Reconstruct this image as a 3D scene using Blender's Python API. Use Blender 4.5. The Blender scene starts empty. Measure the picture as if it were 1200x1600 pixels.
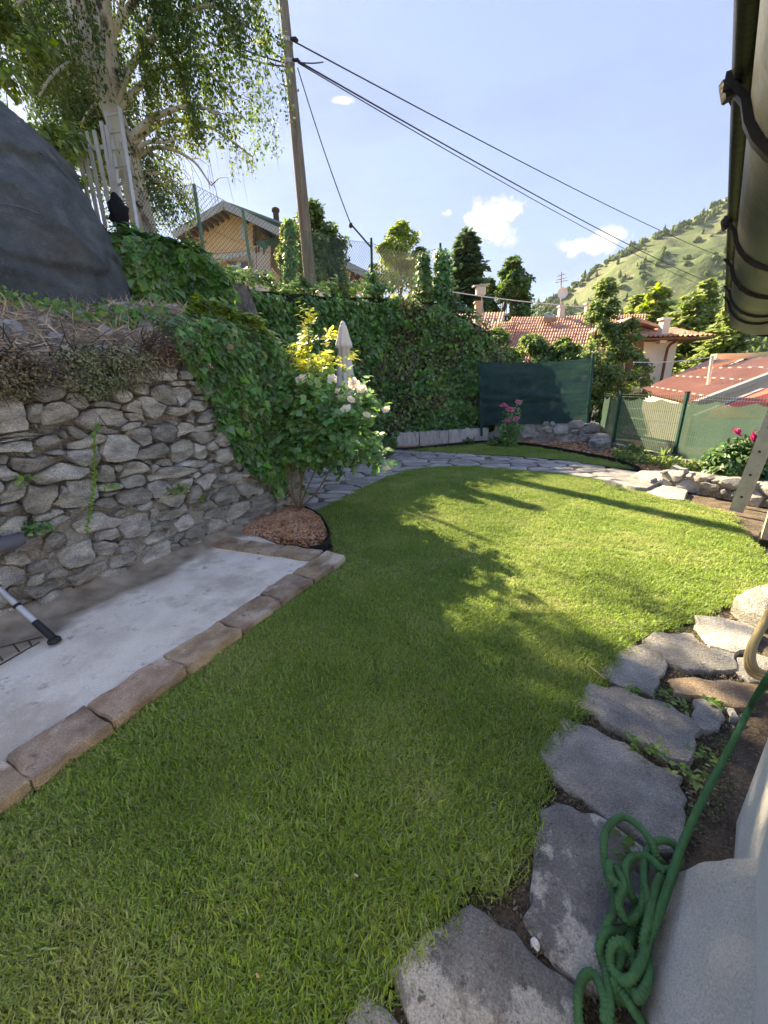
import bpy, bmesh, math, random
import numpy as np
from mathutils import Vector, Matrix, noise as mn

sc = bpy.context.scene
col = sc.collection
R = math.radians
# ------------------------------------------------------------------ camera
CAM_H, PITCH, ROLL = 1.5, R(18), R(1.3)
fw = np.array([0, math.cos(PITCH), -math.sin(PITCH)])
u0 = np.array([0, math.sin(PITCH), math.cos(PITCH)]); r0 = np.array([1., 0, 0])
rt = math.cos(ROLL) * r0 - math.sin(ROLL) * u0
up = math.cos(ROLL) * u0 + math.sin(ROLL) * r0
CAM = np.array([0, 0, CAM_H])
cd = bpy.data.cameras.new('camera'); cam = bpy.data.objects.new('camera', cd); col.objects.link(cam)
cd.sensor_fit = 'VERTICAL'; cd.sensor_height = 32; cd.sensor_width = 24; cd.lens = 12.0
cd.clip_start = 0.05; cd.clip_end = 8000
M4 = Matrix(((rt[0], up[0], -fw[0], 0), (rt[1], up[1], -fw[1], 0), (rt[2], up[2], -fw[2], CAM_H), (0, 0, 0, 1)))
cam.matrix_world = M4
sc.camera = cam
# ------------------------------------------------------------------ light
SUN_AZ, SUN_EL = R(-34.2), R(36.3)          # azimuth from +Y, negative = left
sun_dir = Vector((math.sin(SUN_AZ) * math.cos(SUN_EL), math.cos(SUN_AZ) * math.cos(SUN_EL), math.sin(SUN_EL)))
w = bpy.data.worlds.new('World'); sc.world = w; w.use_nodes = True
nt = w.node_tree; nt.nodes.clear()
N = nt.nodes.new; L = nt.links.new
out = N('ShaderNodeOutputWorld'); bg = N('ShaderNodeBackground'); sky = N('ShaderNodeTexSky')
sky.sky_type = 'NISHITA'; sky.sun_disc = False; sky.sun_elevation = SUN_EL; sky.sun_rotation = SUN_AZ
sky.altitude = 900; sky.air_density = 1.0; sky.dust_density = 0.8; sky.ozone_density = 1.6
bg.inputs['Strength'].default_value = 0.15
tc = N('ShaderNodeTexCoord')
def wmath(op, a, b=None, c=None):
    n = N('ShaderNodeMath'); n.operation = op
    for i, v in enumerate((a, b, c)):
        if v is None: continue
        if isinstance(v, (int, float)): n.inputs[i].default_value = v
        else: L(v, n.inputs[i])
    return n.outputs[0]
def raydir(x, y):
    d = fw + (x - 600) / 600. * rt - (y - 800) / 600. * up
    return d / np.linalg.norm(d)
mask = None
nz = N('ShaderNodeTexNoise'); nz.inputs['Scale'].default_value = 22; nz.inputs['Detail'].default_value = 9; nz.inputs['Roughness'].default_value = .62
L(tc.outputs['Generated'], nz.inputs['Vector'])
for (cx, cy, hw, hh) in ((765, 352, 44, 34), (797, 330, 26, 20), (738, 345, 26, 14), (935, 379, 50, 17), (905, 384, 26, 14), (533, 157, 22, 5), (700, 332, 14, 7)):
    c = raydir(cx, cy); e1 = np.cross(c, [0, 0, 1]); e1 /= np.linalg.norm(e1); e2 = np.cross(e1, c)
    depth = 1 / (c @ fw)
    k = 600. * depth
    d1 = N('ShaderNodeVectorMath'); d1.operation = 'DOT_PRODUCT'; L(tc.outputs['Generated'], d1.inputs[0]); d1.inputs[1].default_value = tuple(e1 * k / hw)
    d2 = N('ShaderNodeVectorMath'); d2.operation = 'DOT_PRODUCT'; L(tc.outputs['Generated'], d2.inputs[0]); d2.inputs[1].default_value = tuple(e2 * k / hh)
    d3 = N('ShaderNodeVectorMath'); d3.operation = 'DOT_PRODUCT'; L(tc.outputs['Generated'], d3.inputs[0]); d3.inputs[1].default_value = tuple(c)
    q = wmath('SQRT', wmath('ADD', wmath('POWER', d1.outputs['Value'], 2.0), wmath('POWER', d2.outputs['Value'], 2.0)))
    s = wmath('MULTIPLY', wmath('SUBTRACT', 1.15, q), 1.5)
    s = wmath('MULTIPLY', s, wmath('GREATER_THAN', d3.outputs['Value'], 0.0))
    s = wmath('ADD', s, wmath('MULTIPLY', wmath('SUBTRACT', nz.outputs['Fac'], 0.56), 6.0))
    n = N('ShaderNodeMath'); n.operation = 'MULTIPLY'; n.use_clamp = True; n.inputs[1].default_value = (.6 if hh < 9 else 0.95); L(s, n.inputs[0]); s = n.outputs[0]
    # outside the ellipse nothing
    g = N('ShaderNodeMath'); g.operation = 'SUBTRACT'; g.use_clamp = True; g.inputs[0].default_value = 1.5; L(q, g.inputs[1])
    g2 = wmath('MULTIPLY', s, wmath('MULTIPLY', g.outputs[0], wmath('GREATER_THAN', d3.outputs['Value'], 0.0)))
    mask = g2 if mask is None else wmath('MAXIMUM', mask, g2)
# even milky veil added over nearly the whole sky to fill the shade
mp = N('ShaderNodeMapping'); mp.inputs['Scale'].default_value = (1.2, 2.2, 5.0); mp.inputs['Rotation'].default_value = (0.2, 0.3, 0.5); L(tc.outputs['Generated'], mp.inputs['Vector'])
nc = N('ShaderNodeTexNoise'); nc.inputs['Scale'].default_value = 2.2; nc.inputs['Detail'].default_value = 8; nc.inputs['Roughness'].default_value = .55; L(mp.outputs['Vector'], nc.inputs['Vector'])
cr = N('ShaderNodeMapRange'); cr.inputs['From Min'].default_value = .48; cr.inputs['From Max'].default_value = .78; cr.inputs['To Min'].default_value = .9; cr.inputs['To Max'].default_value = .96; L(nc.outputs['Fac'], cr.inputs['Value'])
mx0 = N('ShaderNodeMix'); mx0.data_type = 'RGBA'; L(cr.outputs['Result'], mx0.inputs['Factor']); L(sky.outputs['Color'], mx0.inputs['A']); mx0.inputs['B'].default_value = (.53, .645, 1.06, 1)
mx = N('ShaderNodeMix'); mx.data_type = 'RGBA'; L(mask, mx.inputs['Factor']); L(mx0.outputs['Result'], mx.inputs['A']); mx.inputs['B'].default_value = (2.1, 1.95, 1.7, 1)
L(mx.outputs['Result'], bg.inputs['Color']); L(bg.outputs['Background'], out.inputs['Surface'])
sd = bpy.data.lights.new('sun', 'SUN'); sun = bpy.data.objects.new('sun', sd); col.objects.link(sun)
sd.energy = 4.8; sd.angle = R(0.6); sd.color = (1, .81, .5)
sun.rotation_euler = sun_dir.to_track_quat('Z', 'Y').to_euler(); sun.location = (-20, 20, 30)
sc.view_settings.view_transform = 'Standard'; sc.view_settings.look = 'None'
sc.view_settings.exposure = 2.35; sc.view_settings.gamma = 1.0
try: sc.view_settings.use_curve_mapping = False
except Exception: pass
sc.render.engine = 'CYCLES'
sc.cycles.max_bounces = 8; sc.cycles.diffuse_bounces = 6; sc.cycles.glossy_bounces = 2
sc.cycles.transmission_bounces = 4; sc.cycles.transparent_max_bounces = 10; sc.cycles.volume_bounces = 0
sc.cycles.use_denoising = True; sc.cycles.use_adaptive_sampling = True; sc.cycles.adaptive_threshold = 0.02
sc.cycles.sample_clamp_indirect = 6.0

# ------------------------------------------------------------------ helpers
def P(x, y, z=0.):                       # photo pixel -> point at height z
    d = fw + (x - 600) / 600. * rt - (y - 800) / 600. * up
    return CAM + (z - CAM_H) / d[2] * d
def PY(x, y, Y):                         # photo pixel -> point at distance Y
    d = fw + (x - 600) / 600. * rt - (y - 800) / 600. * up
    return CAM + Y / d[1] * d
def PW(x, y, p, q):                      # photo pixel -> point on the vertical plane through p,q
    d = fw + (x - 600) / 600. * rt - (y - 800) / 600. * up
    n = np.array([-(q[1] - p[1]), q[0] - p[0], 0.])
    return CAM + (n @ (np.array([p[0], p[1], 0.]) - CAM)) / (n @ d) * d
def nrm(v):
    v = np.asarray(v, float); return v / (np.linalg.norm(v, axis=-1, keepdims=True) + 1e-12)
def tag(o, label=None, cat=None, group=None, kind=None):
    if label: o['label'] = label
    if cat: o['category'] = cat
    if group: o['group'] = group
    if kind: o['kind'] = kind
    return o
def empty(name, loc, label=None, cat=None, group=None):
    o = bpy.data.objects.new(name, None); col.objects.link(o); o.location = tuple(loc); o.empty_display_size = .1
    return tag(o, label, cat, group)
def link(name, me, m, parent=None, smooth=None, kind=None):
    if m is not None: me.materials.append(m)
    if smooth is not None:
        me.polygons.foreach_set('use_smooth', [True] * len(me.polygons))
        if smooth < 179: me.set_sharp_from_angle(angle=R(smooth))
    o = bpy.data.objects.new(name, me); col.objects.link(o)
    if parent is not None: o.parent = parent
    if kind: o['kind'] = kind
    return o
def worldloc(o):
    v = Vector((0, 0, 0))
    while o is not None: v = v + o.location; o = o.parent
    return np.array(v)
def mesh_np(name, V, F):
    me = bpy.data.meshes.new(name); V = np.asarray(V, np.float32); F = np.asarray(F, np.int32)
    me.vertices.add(len(V)); me.vertices.foreach_set('co', V.ravel())
    m, k = F.shape
    me.loops.add(m * k); me.loops.foreach_set('vertex_index', F.ravel())
    me.polygons.add(m); me.polygons.foreach_set('loop_start', np.arange(0, m * k, k, dtype=np.int32))
    me.update(calc_edges=True); me.validate()
    return me
def obj_np(name, V, F, m, parent=None, smooth=None, kind=None):
    V = np.asarray(V, float)
    if parent is not None: V = V - worldloc(parent)
    return link(name, mesh_np(name, V, F), m, parent, smooth, kind)
class MB:
    def __init__(s): s.V = []; s.F = []
    def add(s, V, F):
        b = len(s.V); s.V += [tuple(map(float, v)) for v in V]; s.F += [tuple(i + b for i in f) for f in F]; return s
    def hexa(s, a):                       # 8 corners: bottom 4 ccw, top 4 ccw
        return s.add(a, [(3, 2, 1, 0), (4, 5, 6, 7), (0, 1, 5, 4), (1, 2, 6, 5), (2, 3, 7, 6), (3, 0, 4, 7)])
    def box(s, c, size, ax=None):
        c = np.asarray(c, float); X, Y, Z = np.eye(3) if ax is None else [np.asarray(a, float) for a in ax]
        hx, hy, hz = np.asarray(size) / 2.
        return s.hexa([c + i * hx * X + j * hy * Y + k * hz * Z for k in (-1, 1) for i, j in ((-1, -1), (1, -1), (1, 1), (-1, 1))])
    def beam(s, a, b, wd, ht, upv=(0, 0, 1)):
        a = np.asarray(a, float); b = np.asarray(b, float); X = nrm(b - a); Yv = nrm(np.cross(upv, X)); Z = np.cross(X, Yv)
        return s.box((a + b) / 2, (np.linalg.norm(b - a), wd, ht), (X, Yv, Z))
    def slab(s, poly, tvec):              # polygon (3-D points) extruded by tvec
        n = len(poly); p = [np.asarray(v, float) for v in poly]; q = [v + np.asarray(tvec) for v in p]
        F = [tuple(range(n))[::-1], tuple(range(n, 2 * n))] + [(i, (i + 1) % n, n + (i + 1) % n, n + i) for i in range(n)]
        return s.add(p + q, F)
    def tube(s, path, r, n=8, cap=True):
        V, F = tube_np(path, r, n)
        b = len(s.V); s.add(V, F)
        if cap:
            m = len(path); s.F.append(tuple(b + i for i in range(n))[::-1]); s.F.append(tuple(b + (m - 1) * n + i for i in range(n)))
        return s
    def lathe(s, c, prof, n=12):
        V = []; F = []
        for (r_, z) in prof:
            for i in range(n):
                a = 2 * math.pi * i / n; V.append((c[0] + r_ * math.cos(a), c[1] + r_ * math.sin(a), c[2] + z))
        for j in range(len(prof) - 1):
            for i in range(n): F.append((j * n + i, j * n + (i + 1) % n, (j + 1) * n + (i + 1) % n, (j + 1) * n + i))
        F.append(tuple(range(n))[::-1]); F.append(tuple((len(prof) - 1) * n + i for i in range(n)))
        return s.add(V, F)
    def build(s, name, m, parent=None, smooth=None, kind=None):
        me = bpy.data.meshes.new(name); off = worldloc(parent) if parent is not None else np.zeros(3)
        me.from_pydata([tuple(np.asarray(v) - off) for v in s.V], [], s.F); me.update()
        return link(name, me, m, parent, smooth, kind)
def tube_np(path, r, n=8):
    p = np.asarray(path, float); m = len(p); r = np.broadcast_to(np.asarray(r, float), (m,))
    t = nrm(np.gradient(p, axis=0)); a = np.array([0, 0, 1.]) if abs(t[0][2]) < .9 else np.array([1., 0, 0])
    x = nrm(np.cross(t[0], a)); X = []
    for i in range(m):
        x = nrm(x - (x @ t[i]) * t[i]); X.append(x)
    X = np.array(X); Y = np.cross(t, X)
    an = np.arange(n) * 2 * math.pi / n
    V = p[:, None] + r[:, None, None] * (np.cos(an)[None, :, None] * X[:, None] + np.sin(an)[None, :, None] * Y[:, None])
    F = []
    i = np.arange(m - 1)[:, None] * n; j = np.arange(n)[None]; k = (j + 1) % n
    F = np.stack([i + j, i + k, i + n + k, i + n + j], -1).reshape(-1, 4)
    return V.reshape(-1, 3), [tuple(f) for f in F]
def spline(pts, n):
    p = np.asarray(pts, float); p = np.vstack([2 * p[0] - p[1], p, 2 * p[-1] - p[-2]])
    seg = np.linalg.norm(np.diff(p[1:-1], axis=0), axis=1); cum = np.concatenate([[0], np.cumsum(seg)])
    o = []
    for d in np.linspace(0, cum[-1], n):
        i = min(max(np.searchsorted(cum, d) - 1, 0), len(seg) - 1); t = (d - cum[i]) / (seg[i] + 1e-9)
        a, b, c, e = p[i], p[i + 1], p[i + 2], p[i + 3]
        o.append(.5 * (2 * b + (c - a) * t + (2 * a - 5 * b + 4 * c - e) * t * t + (3 * b - a - 3 * c + e) * t ** 3))
    return np.array(o)
def inpoly(pts, poly):
    x, y = pts[:, 0], pts[:, 1]; poly = np.asarray(poly); c = np.zeros(len(pts), bool); n = len(poly); j = n - 1
    for i in range(n):
        xi, yi = poly[i][:2]; xj, yj = poly[j][:2]
        m = ((yi > y) != (yj > y)) & (x < (xj - xi) * (y - yi) / (yj - yi + 1e-12) + xi); c ^= m; j = i
    return c
def samp(poly, n, rng):
    poly = np.asarray(poly)[:, :2]; lo, hi = poly.min(0), poly.max(0); o = np.zeros((0, 2))
    while len(o) < n:
        q = rng.uniform(lo, hi, (n * 2, 2)); o = np.vstack([o, q[inpoly(q, poly)]])
    return o[:n]
def fbm(v, sc_=1., oc=4):
    return mn.fractal(Vector(v) * sc_, 1.0, 2.0, oc, noise_basis='PERLIN_ORIGINAL')

# ------------------------------------------------------------------ materials
def mat(name, cols, scale=6, rough=.85, bump=0, bscale=60, stretch=(1, 1, 1), rand=0, island=0, spots=(), transl=0, spec=.3, metal=0, coord='obj', detail=6, bdist=.01, tcol=None, wave=None, fine=None, alpha=1.):
    if 'leaf' in name or 'needle' in name:
        cols = [tuple(min(.5, v * 1.8) for v in c) if len(c) == 3 else (c[0], tuple(min(.5, v * 1.8) for v in c[1])) for c in cols]
    m = bpy.data.materials.new(name); m.use_nodes = True; t = m.node_tree; t.nodes.clear(); n = t.nodes.new; l = t.links.new
    o = n('ShaderNodeOutputMaterial'); b = n('ShaderNodeBsdfPrincipled'); b.inputs['Roughness'].default_value = rough
    b.inputs['Specular IOR Level'].default_value = spec; b.inputs['Metallic'].default_value = metal
    if coord == 'pos': vec = n('ShaderNodeNewGeometry').outputs['Position']
    else: vec = n('ShaderNodeTexCoord').outputs['Object']
    oi = n('ShaderNodeObjectInfo')
    if rand:
        a = n('ShaderNodeVectorMath'); a.operation = 'MULTIPLY_ADD'; a.inputs[1].default_value = (1, 1, 1)
        cmb = n('ShaderNodeVectorMath'); cmb.operation = 'SCALE'; cmb.inputs[0].default_value = (37, 53, 71); l(oi.outputs['Random'], cmb.inputs['Scale'])
        l(vec, a.inputs[0]); l(cmb.outputs['Vector'], a.inputs[2]); vec = a.outputs['Vector']
    mp = n('ShaderNodeMapping'); mp.inputs['Scale'].default_value = stretch; l(vec, mp.inputs['Vector'])
    def noise(s, d=detail, r_=.6):
        q = n('ShaderNodeTexNoise'); q.inputs['Scale'].default_value = s; q.inputs['Detail'].default_value = d; q.inputs['Roughness'].default_value = r_; l(mp.outputs['Vector'], q.inputs['Vector']); return q.outputs['Fac']
    rp = n('ShaderNodeValToRGB'); el = rp.color_ramp.elements
    if len(cols) == 1: cols = [(0, cols[0]), (1, cols[0])]
    elif not isinstance(cols[0][0], (int, float)) or len(cols[0]) == 3:
        k = len(cols); cols = [(.3 + .4 * i / (k - 1), c) for i, c in enumerate(cols)]
    while len(el) < len(cols): el.new(.5)
    for e, (p, c) in zip(el, cols): e.position = p; e.color = (*c, 1)
    l(noise(scale), rp.inputs['Fac']); c = rp.outputs['Color']
    if wave:
        wv = n('ShaderNodeTexWave'); wv.inputs['Scale'].default_value = wave[1]; wv.inputs['Distortion'].default_value = wave[2]; wv.bands_direction = wave[3]; l(mp.outputs['Vector'], wv.inputs['Vector'])
        q = n('ShaderNodeMix'); q.data_type = 'RGBA'; mu = n('ShaderNodeMath'); mu.operation = 'MULTIPLY'; mu.inputs[1].default_value = wave[4]; l(wv.outputs['Fac'], mu.inputs[0])
        l(mu.outputs[0], q.inputs['Factor']); l(c, q.inputs['A']); q.inputs['B'].default_value = (*wave[0], 1); c = q.outputs['Result']
    for (sc2, ss, lo, hi) in spots:
        mr = n('ShaderNodeMapRange'); mr.inputs['From Min'].default_value = lo; mr.inputs['From Max'].default_value = hi; l(noise(ss, 8, .65), mr.inputs['Value'])
        q = n('ShaderNodeMix'); q.data_type = 'RGBA'; l(mr.outputs['Result'], q.inputs['Factor']); l(c, q.inputs['A']); q.inputs['B'].default_value = (*sc2, 1); c = q.outputs['Result']
    for amt, src in ((rand, oi.outputs['Random']), (island, None)):
        if not amt: continue
        if src is None: src = n('ShaderNodeNewGeometry').outputs['Random Per Island']
        mr = n('ShaderNodeMapRange'); mr.inputs['To Min'].default_value = 1 - amt; mr.inputs['To Max'].default_value = 1 + amt; l(src, mr.inputs['Value'])
        hs = n('ShaderNodeHueSaturation'); l(mr.outputs['Result'], hs.inputs['Value']); l(c, hs.inputs['Color'])
        mh = n('ShaderNodeMapRange'); fr = n('ShaderNodeMath'); fr.operation = 'FRACT'; m7 = n('ShaderNodeMath'); m7.operation = 'MULTIPLY'; m7.inputs[1].default_value = 7.31; l(src, m7.inputs[0]); l(m7.outputs[0], fr.inputs[0])
        mh.inputs['To Min'].default_value = .5 - .05 * amt; mh.inputs['To Max'].default_value = .5 + .05 * amt; l(fr.outputs[0], mh.inputs['Value']); l(mh.outputs['Result'], hs.inputs['Hue'])
        ms = n('ShaderNodeMapRange'); f2 = n('ShaderNodeMath'); f2.operation = 'FRACT'; m8 = n('ShaderNodeMath'); m8.operation = 'MULTIPLY'; m8.inputs[1].default_value = 13.7; l(src, m8.inputs[0]); l(m8.outputs[0], f2.inputs[0])
        ms.inputs['To Min'].default_value = 1 - amt * .8; ms.inputs['To Max'].default_value = 1 + amt * .5; l(f2.outputs[0], ms.inputs['Value']); l(ms.outputs['Result'], hs.inputs['Saturation'])
        c = hs.outputs['Color']
    if fine:
        mr = n('ShaderNodeMapRange'); mr.inputs['From Min'].default_value = .3; mr.inputs['From Max'].default_value = .7; mr.inputs['To Min'].default_value = fine[1]; mr.inputs['To Max'].default_value = fine[2]; l(noise(fine[0], 5, .75), mr.inputs['Value'])
        sc3 = n('ShaderNodeVectorMath'); sc3.operation = 'SCALE'; l(c, sc3.inputs[0]); l(mr.outputs['Result'], sc3.inputs['Scale']); c = sc3.outputs['Vector']
    l(c, b.inputs['Base Color'])
    if bump:
        bp = n('ShaderNodeBump'); bp.inputs['Strength'].default_value = bump; bp.inputs['Distance'].default_value = bdist; l(noise(bscale, 8, .65), bp.inputs['Height']); l(bp.outputs['Normal'], b.inputs['Normal'])
    sh = b.outputs['BSDF']
    if transl:
        tr = n('ShaderNodeBsdfTranslucent'); hs = n('ShaderNodeHueSaturation'); hs.inputs['Value'].default_value = 1.8; hs.inputs['Hue'].default_value = .485; l(c, hs.inputs['Color']); l(hs.outputs['Color'], tr.inputs['Color'])
        ms = n('ShaderNodeMixShader'); ms.inputs['Fac'].default_value = transl; l(sh, ms.inputs[1]); l(tr.outputs['BSDF'], ms.inputs[2]); sh = ms.outputs['Shader']
    if alpha < 1:
        tp = n('ShaderNodeBsdfTransparent'); ms = n('ShaderNodeMixShader'); ms.inputs['Fac'].default_value = alpha; l(tp.outputs['BSDF'], ms.inputs[1]); l(sh, ms.inputs[2]); sh = ms.outputs['Shader']
    l(sh, o.inputs['Surface']); return m
m_soil = mat('soil', [(.07, .055, .04), (.13, .1, .075), (.2, .165, .125)], 9, .95, .9, 50, coord='pos', spots=[((.28, .25, .21), 60, .6, .7)], bdist=.03, fine=(120, .4, 1.6))
m_valley = mat('valley_ground', [(.06, .085, .03), (.1, .12, .045), (.16, .15, .08)], .15, .95, .3, 3, coord='pos', bdist=.2)
m_bank = mat('bank_soil', [(.16, .12, .085), (.28, .225, .165), (.4, .335, .26)], 7, .95, 1, 40, coord='pos', spots=[((.08, .1, .035), 1.6, .52, .68), ((.3, .28, .26), 25, .62, .7)], bdist=.05)
SCH = [(.2, .19, .175), (.38, .362, .33), (.54, .515, .47), (.7, .68, .62)]
m_stone = mat('wall_stone', SCH, 6, .85, 1, 48, stretch=(1, 1, 2.6), rand=.33, spots=[((.25, .175, .115), 2.3, .57, .74), ((.55, .54, .51), 14, .63, .72), ((.05, .05, .05), 9, .63, .74)], bdist=.03, fine=(85, .35, 1.7))
m_mortar = mat('wall_mortar', [(.27, .25, .225), (.42, .395, .355), (.52, .49, .45)], 8, .95, 1, 30, coord='pos', spots=[((.1, .09, .075), 4, .52, .64)], bdist=.04, fine=(80, .5, 1.4))
m_flag = mat('flagstone', [(.21, .206, .203), (.31, .302, .294), (.43, .417, .4)], 7, .78, 1, 70, rand=.2, spots=[((.26, .2, .15), 3, .6, .75), ((.42, .41, .39), 24, .63, .72)], bdist=.015, fine=(160, .45, 1.6))
m_flagl = mat('flagstone_lichen', [(.15, .147, .147), (.22, .215, .21), (.3, .29, .28)], 7, .8, 1, 70, rand=.12, spots=[((.52, .5, .46), 3.6, .5, .54), ((.26, .19, .13), 2, .62, .75), ((.14, .13, .12), 30, .6, .66)], bdist=.015, fine=(160, .5, 1.5))
m_pave = mat('paving_stone', [(.2, .195, .2), (.31, .3, .295), (.4, .385, .37)], 5, .8, .7, 40, rand=.25, spots=[((.27, .215, .165), 1.8, .56, .72)], bdist=.015, fine=(60, .6, 1.4))
m_joint = mat('path_joint', [(.1, .085, .07), (.2, .17, .14)], 20, .95, 1, 60, coord='pos', bdist=.02)
m_conc = mat('slab_concrete', [(.58, .52, .44), (.78, .73, .64), (.87, .83, .75)], 2.0, .8, .6, 90, coord='pos', spots=[((.4, .34, .27), 1.3, .52, .72), ((.4, .35, .3), 9, .6, .7), ((.25, .22, .19), 60, .66, .7), ((.55, .49, .41), 2.6, .55, .68)], bdist=.008, fine=(140, .8, 1.15))
m_sand = mat('wet_mortar_strip', [(.2, .165, .125), (.29, .245, .19), (.34, .3, .24)], 5, .7, .8, 25, coord='pos', bdist=.02, spots=[((.12, .1, .08), 12, .64, .72)])
m_kerb = mat('kerb_stone', [(.2, .14, .095), (.37, .275, .185), (.55, .43, .31)], 6, .85, 1, 90, rand=.15, spots=[((.62, .52, .42), 2.4, .54, .63), ((.15, .125, .1), 6, .6, .7)], bdist=.01, fine=(180, .5, 1.5))
m_block = mat('edging_block', [(.3, .27, .25), (.47, .44, .42), (.55, .53, .5)], 6, .85, .8, 40, rand=.1, spots=[((.26, .22, .2), 5, .58, .7)], bdist=.015, stretch=(2, 2, .6))
m_chip = mat('bark_chip', [(.3, .15, .075), (.47, .26, .145), (.6, .38, .24)], 3, .9, .4, 80, island=.4, coord='pos')
m_mulch = mat('mulch_base', [(.1, .05, .028), (.22, .12, .065)], 30, .95, 1, 60, coord='pos', bdist=.03)
m_grass = mat('grass_blade', [(.33, (.18, .27, .055)), (.5, (.24, .34, .075)), (.62, (.31, .38, .115)), (.75, (.42, .43, .2))], 1.3, .55, island=.38, transl=.35, coord='pos', spec=.25, detail=6, spots=[((.4, .37, .2), 4.5, .62, .78), ((.36, .38, .16), .9, .55, .8)])
m_lawn = mat('lawn_soil', [(.09, .13, .035), (.14, .18, .055), (.2, .2, .09)], 14, .95, .6, 60, coord='pos', bdist=.02)
m_straw = mat('dry_straw', [(.38, .28, .17), (.55, .43, .28), (.66, .55, .38)], 3, .8, island=.3, coord='pos')
m_ivy = mat('ivy_leaf', [(.036, .085, .024), (.062, .135, .038), (.11, .19, .062)], 1.5, .45, island=.45, transl=.25, coord='pos', spec=.4)
m_ivyl = mat('ivy_leaf_young', [(.055, .12, .025), (.09, .17, .035), (.15, .2, .05)], 1.5, .5, island=.4, transl=.35, coord='pos')
m_ivyb = mat('ivy_leaf_bronze', [(.035, .06, .02), (.075, .085, .036), (.115, .1, .055)], .9, .5, island=.5, transl=.2, coord='pos')
m_ivybed = mat('ivy_stems', [(.03, .035, .016), (.06, .055, .03)], 20, .95, 1, 30, coord='pos', bdist=.06)
m_rosel = mat('rose_leaf', [(.055, .125, .042), (.085, .17, .052), (.13, .22, .07)], 3, .42, island=.35, transl=.3, coord='pos', spec=.45)
m_rosey = mat('rose_leaf_young_sunlit', [(.2, .24, .03), (.3, .31, .045)], 3, .45, island=.3, transl=.5, coord='pos')  # young leaves, with the sun's glow on the bush top put into their yellow
m_cane = mat('rose_cane', [(.16, .09, .045), (.26, .16, .085)], 12, .8, .3, coord='pos')
m_petal = mat('white_petal', [(.85, .78, .66), (.86, .83, .77)], 6, .6, transl=.3, coord='pos')
m_pink = mat('pink_petal', [(.62, .12, .3), (.75, .25, .42)], 8, .6, transl=.25, coord='pos')
m_mag = mat('magenta_petal', [(.5, .02, .16), (.62, .06, .25)], 8, .6, transl=.25, coord='pos')
m_birchl = mat('birch_leaf', [(.02, .048, .011), (.038, .072, .016), (.075, .11, .024)], .8, .5, island=.4, transl=.35, coord='pos')
m_bark = mat('birch_bark', [(.42, .38, .31), (.6, .56, .48), (.7, .67, .6)], 4, .8, .6, 30, stretch=(1, 1, .5), spots=[((.06, .05, .045), 5.5, .58, .63), ((.2, .13, .09), 2, .6, .68)], coord='pos', bdist=.03)
m_trunk = mat('tree_bark', [(.08, .06, .045), (.16, .125, .095)], 8, .95, .8, 30, coord='pos', bdist=.03)
def leafmat(n, a, b, c, tr=.25): return mat(n, [a, b, c], .7, .55, island=.45, transl=tr, coord='pos')
m_leaf1 = leafmat('tree_leaf_mid', (.028, .06, .014), (.045, .09, .02), (.08, .12, .028))
m_leaf2 = leafmat('tree_leaf_yellow', (.1, .15, .02), (.15, .2, .03), (.2, .23, .05), .4)
m_leaf3 = leafmat('tree_leaf_light', (.06, .1, .025), (.1, .15, .035), (.15, .18, .06), .35)
m_con = leafmat('conifer_needle', (.028, .055, .026), (.042, .08, .036), (.06, .1, .045), .25)
m_cedar = leafmat('cedar_needle', (.075, .115, .03), (.11, .15, .042), (.15, .19, .06), .35)
m_shrub = leafmat('shrub_leaf', (.04, .08, .02), (.065, .11, .03), (.1, .14, .05), .3)
m_heath = mat('heath_leaf', [(.06, .065, .035), (.1, .095, .055), (.14, .11, .075)], 3, .8, island=.4, coord='pos')
m_peony = mat('peony_leaf', [(.025, .06, .018), (.045, .095, .025)], 3, .5, island=.4, transl=.2, coord='pos')
m_tarp = mat('tarp_fabric', [(.055, .064, .068), (.085, .096, .102), (.135, .147, .152)], 4.5, .7, .7, 55, stretch=(1, 1, 1.3), coord='pos', spots=[((.06, .055, .045), 1.2, .58, .75), ((.17, .175, .18), 24, .6, .75)], bdist=.016, fine=(140, .5, 1.5))
m_net = mat('shade_net', [(.02, .05, .052), (.035, .078, .078)], 2.5, .7, .3, 200, coord='pos', spec=.2, transl=.15, alpha=.86, fine=(40, .7, 1.3))
m_net2 = mat('windbreak_net', [(.045, .09, .068), (.07, .125, .092)], 1.2, .7, .3, 200, coord='pos', spec=.2, transl=.2, alpha=.84, fine=(40, .7, 1.3))
m_gpaint = mat('green_post_paint', [(.012, .05, .042), (.02, .07, .058)], 4, .5, .1, coord='pos')
m_gfade = mat('faded_green_post', [(.09, .18, .15), (.16, .26, .22)], 5, .7, .3, coord='pos')
m_wire = mat('fence_wire', [(.06, .1, .09), (.1, .14, .12)], 5, .6, coord='pos')
m_pole = mat('pole_wood', [(.13, .11, .09), (.21, .18, .15), (.28, .24, .2)], 5, .9, .8, 30, stretch=(3, 3, .3), coord='pos', bdist=.01)
m_cable = mat('black_cable', [(.03, .03, .032)], 5, .6)
m_alu = mat('aluminium', [(.5, .5, .5), (.62, .62, .61)], 8, .45, .2, 60, metal=.6, coord='pos')
m_alud = mat('dusty_aluminium', [(.42, .39, .34), (.55, .52, .46)], 9, .6, .4, 60, metal=.25, coord='pos', spots=[((.25, .2, .15), 12, .62, .7)])
m_black = mat('black_plastic', [(.015, .015, .017), (.03, .03, .032)], 8, .5, .1, coord='pos')
m_cloth = mat('black_cloth', [(.01, .01, .014), (.02, .02, .025)], 8, .9, .4, 40, coord='pos')
m_stake = mat('grey_stake', [(.38, .37, .35), (.52, .51, .48)], 6, .8, .3, coord='pos')
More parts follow.
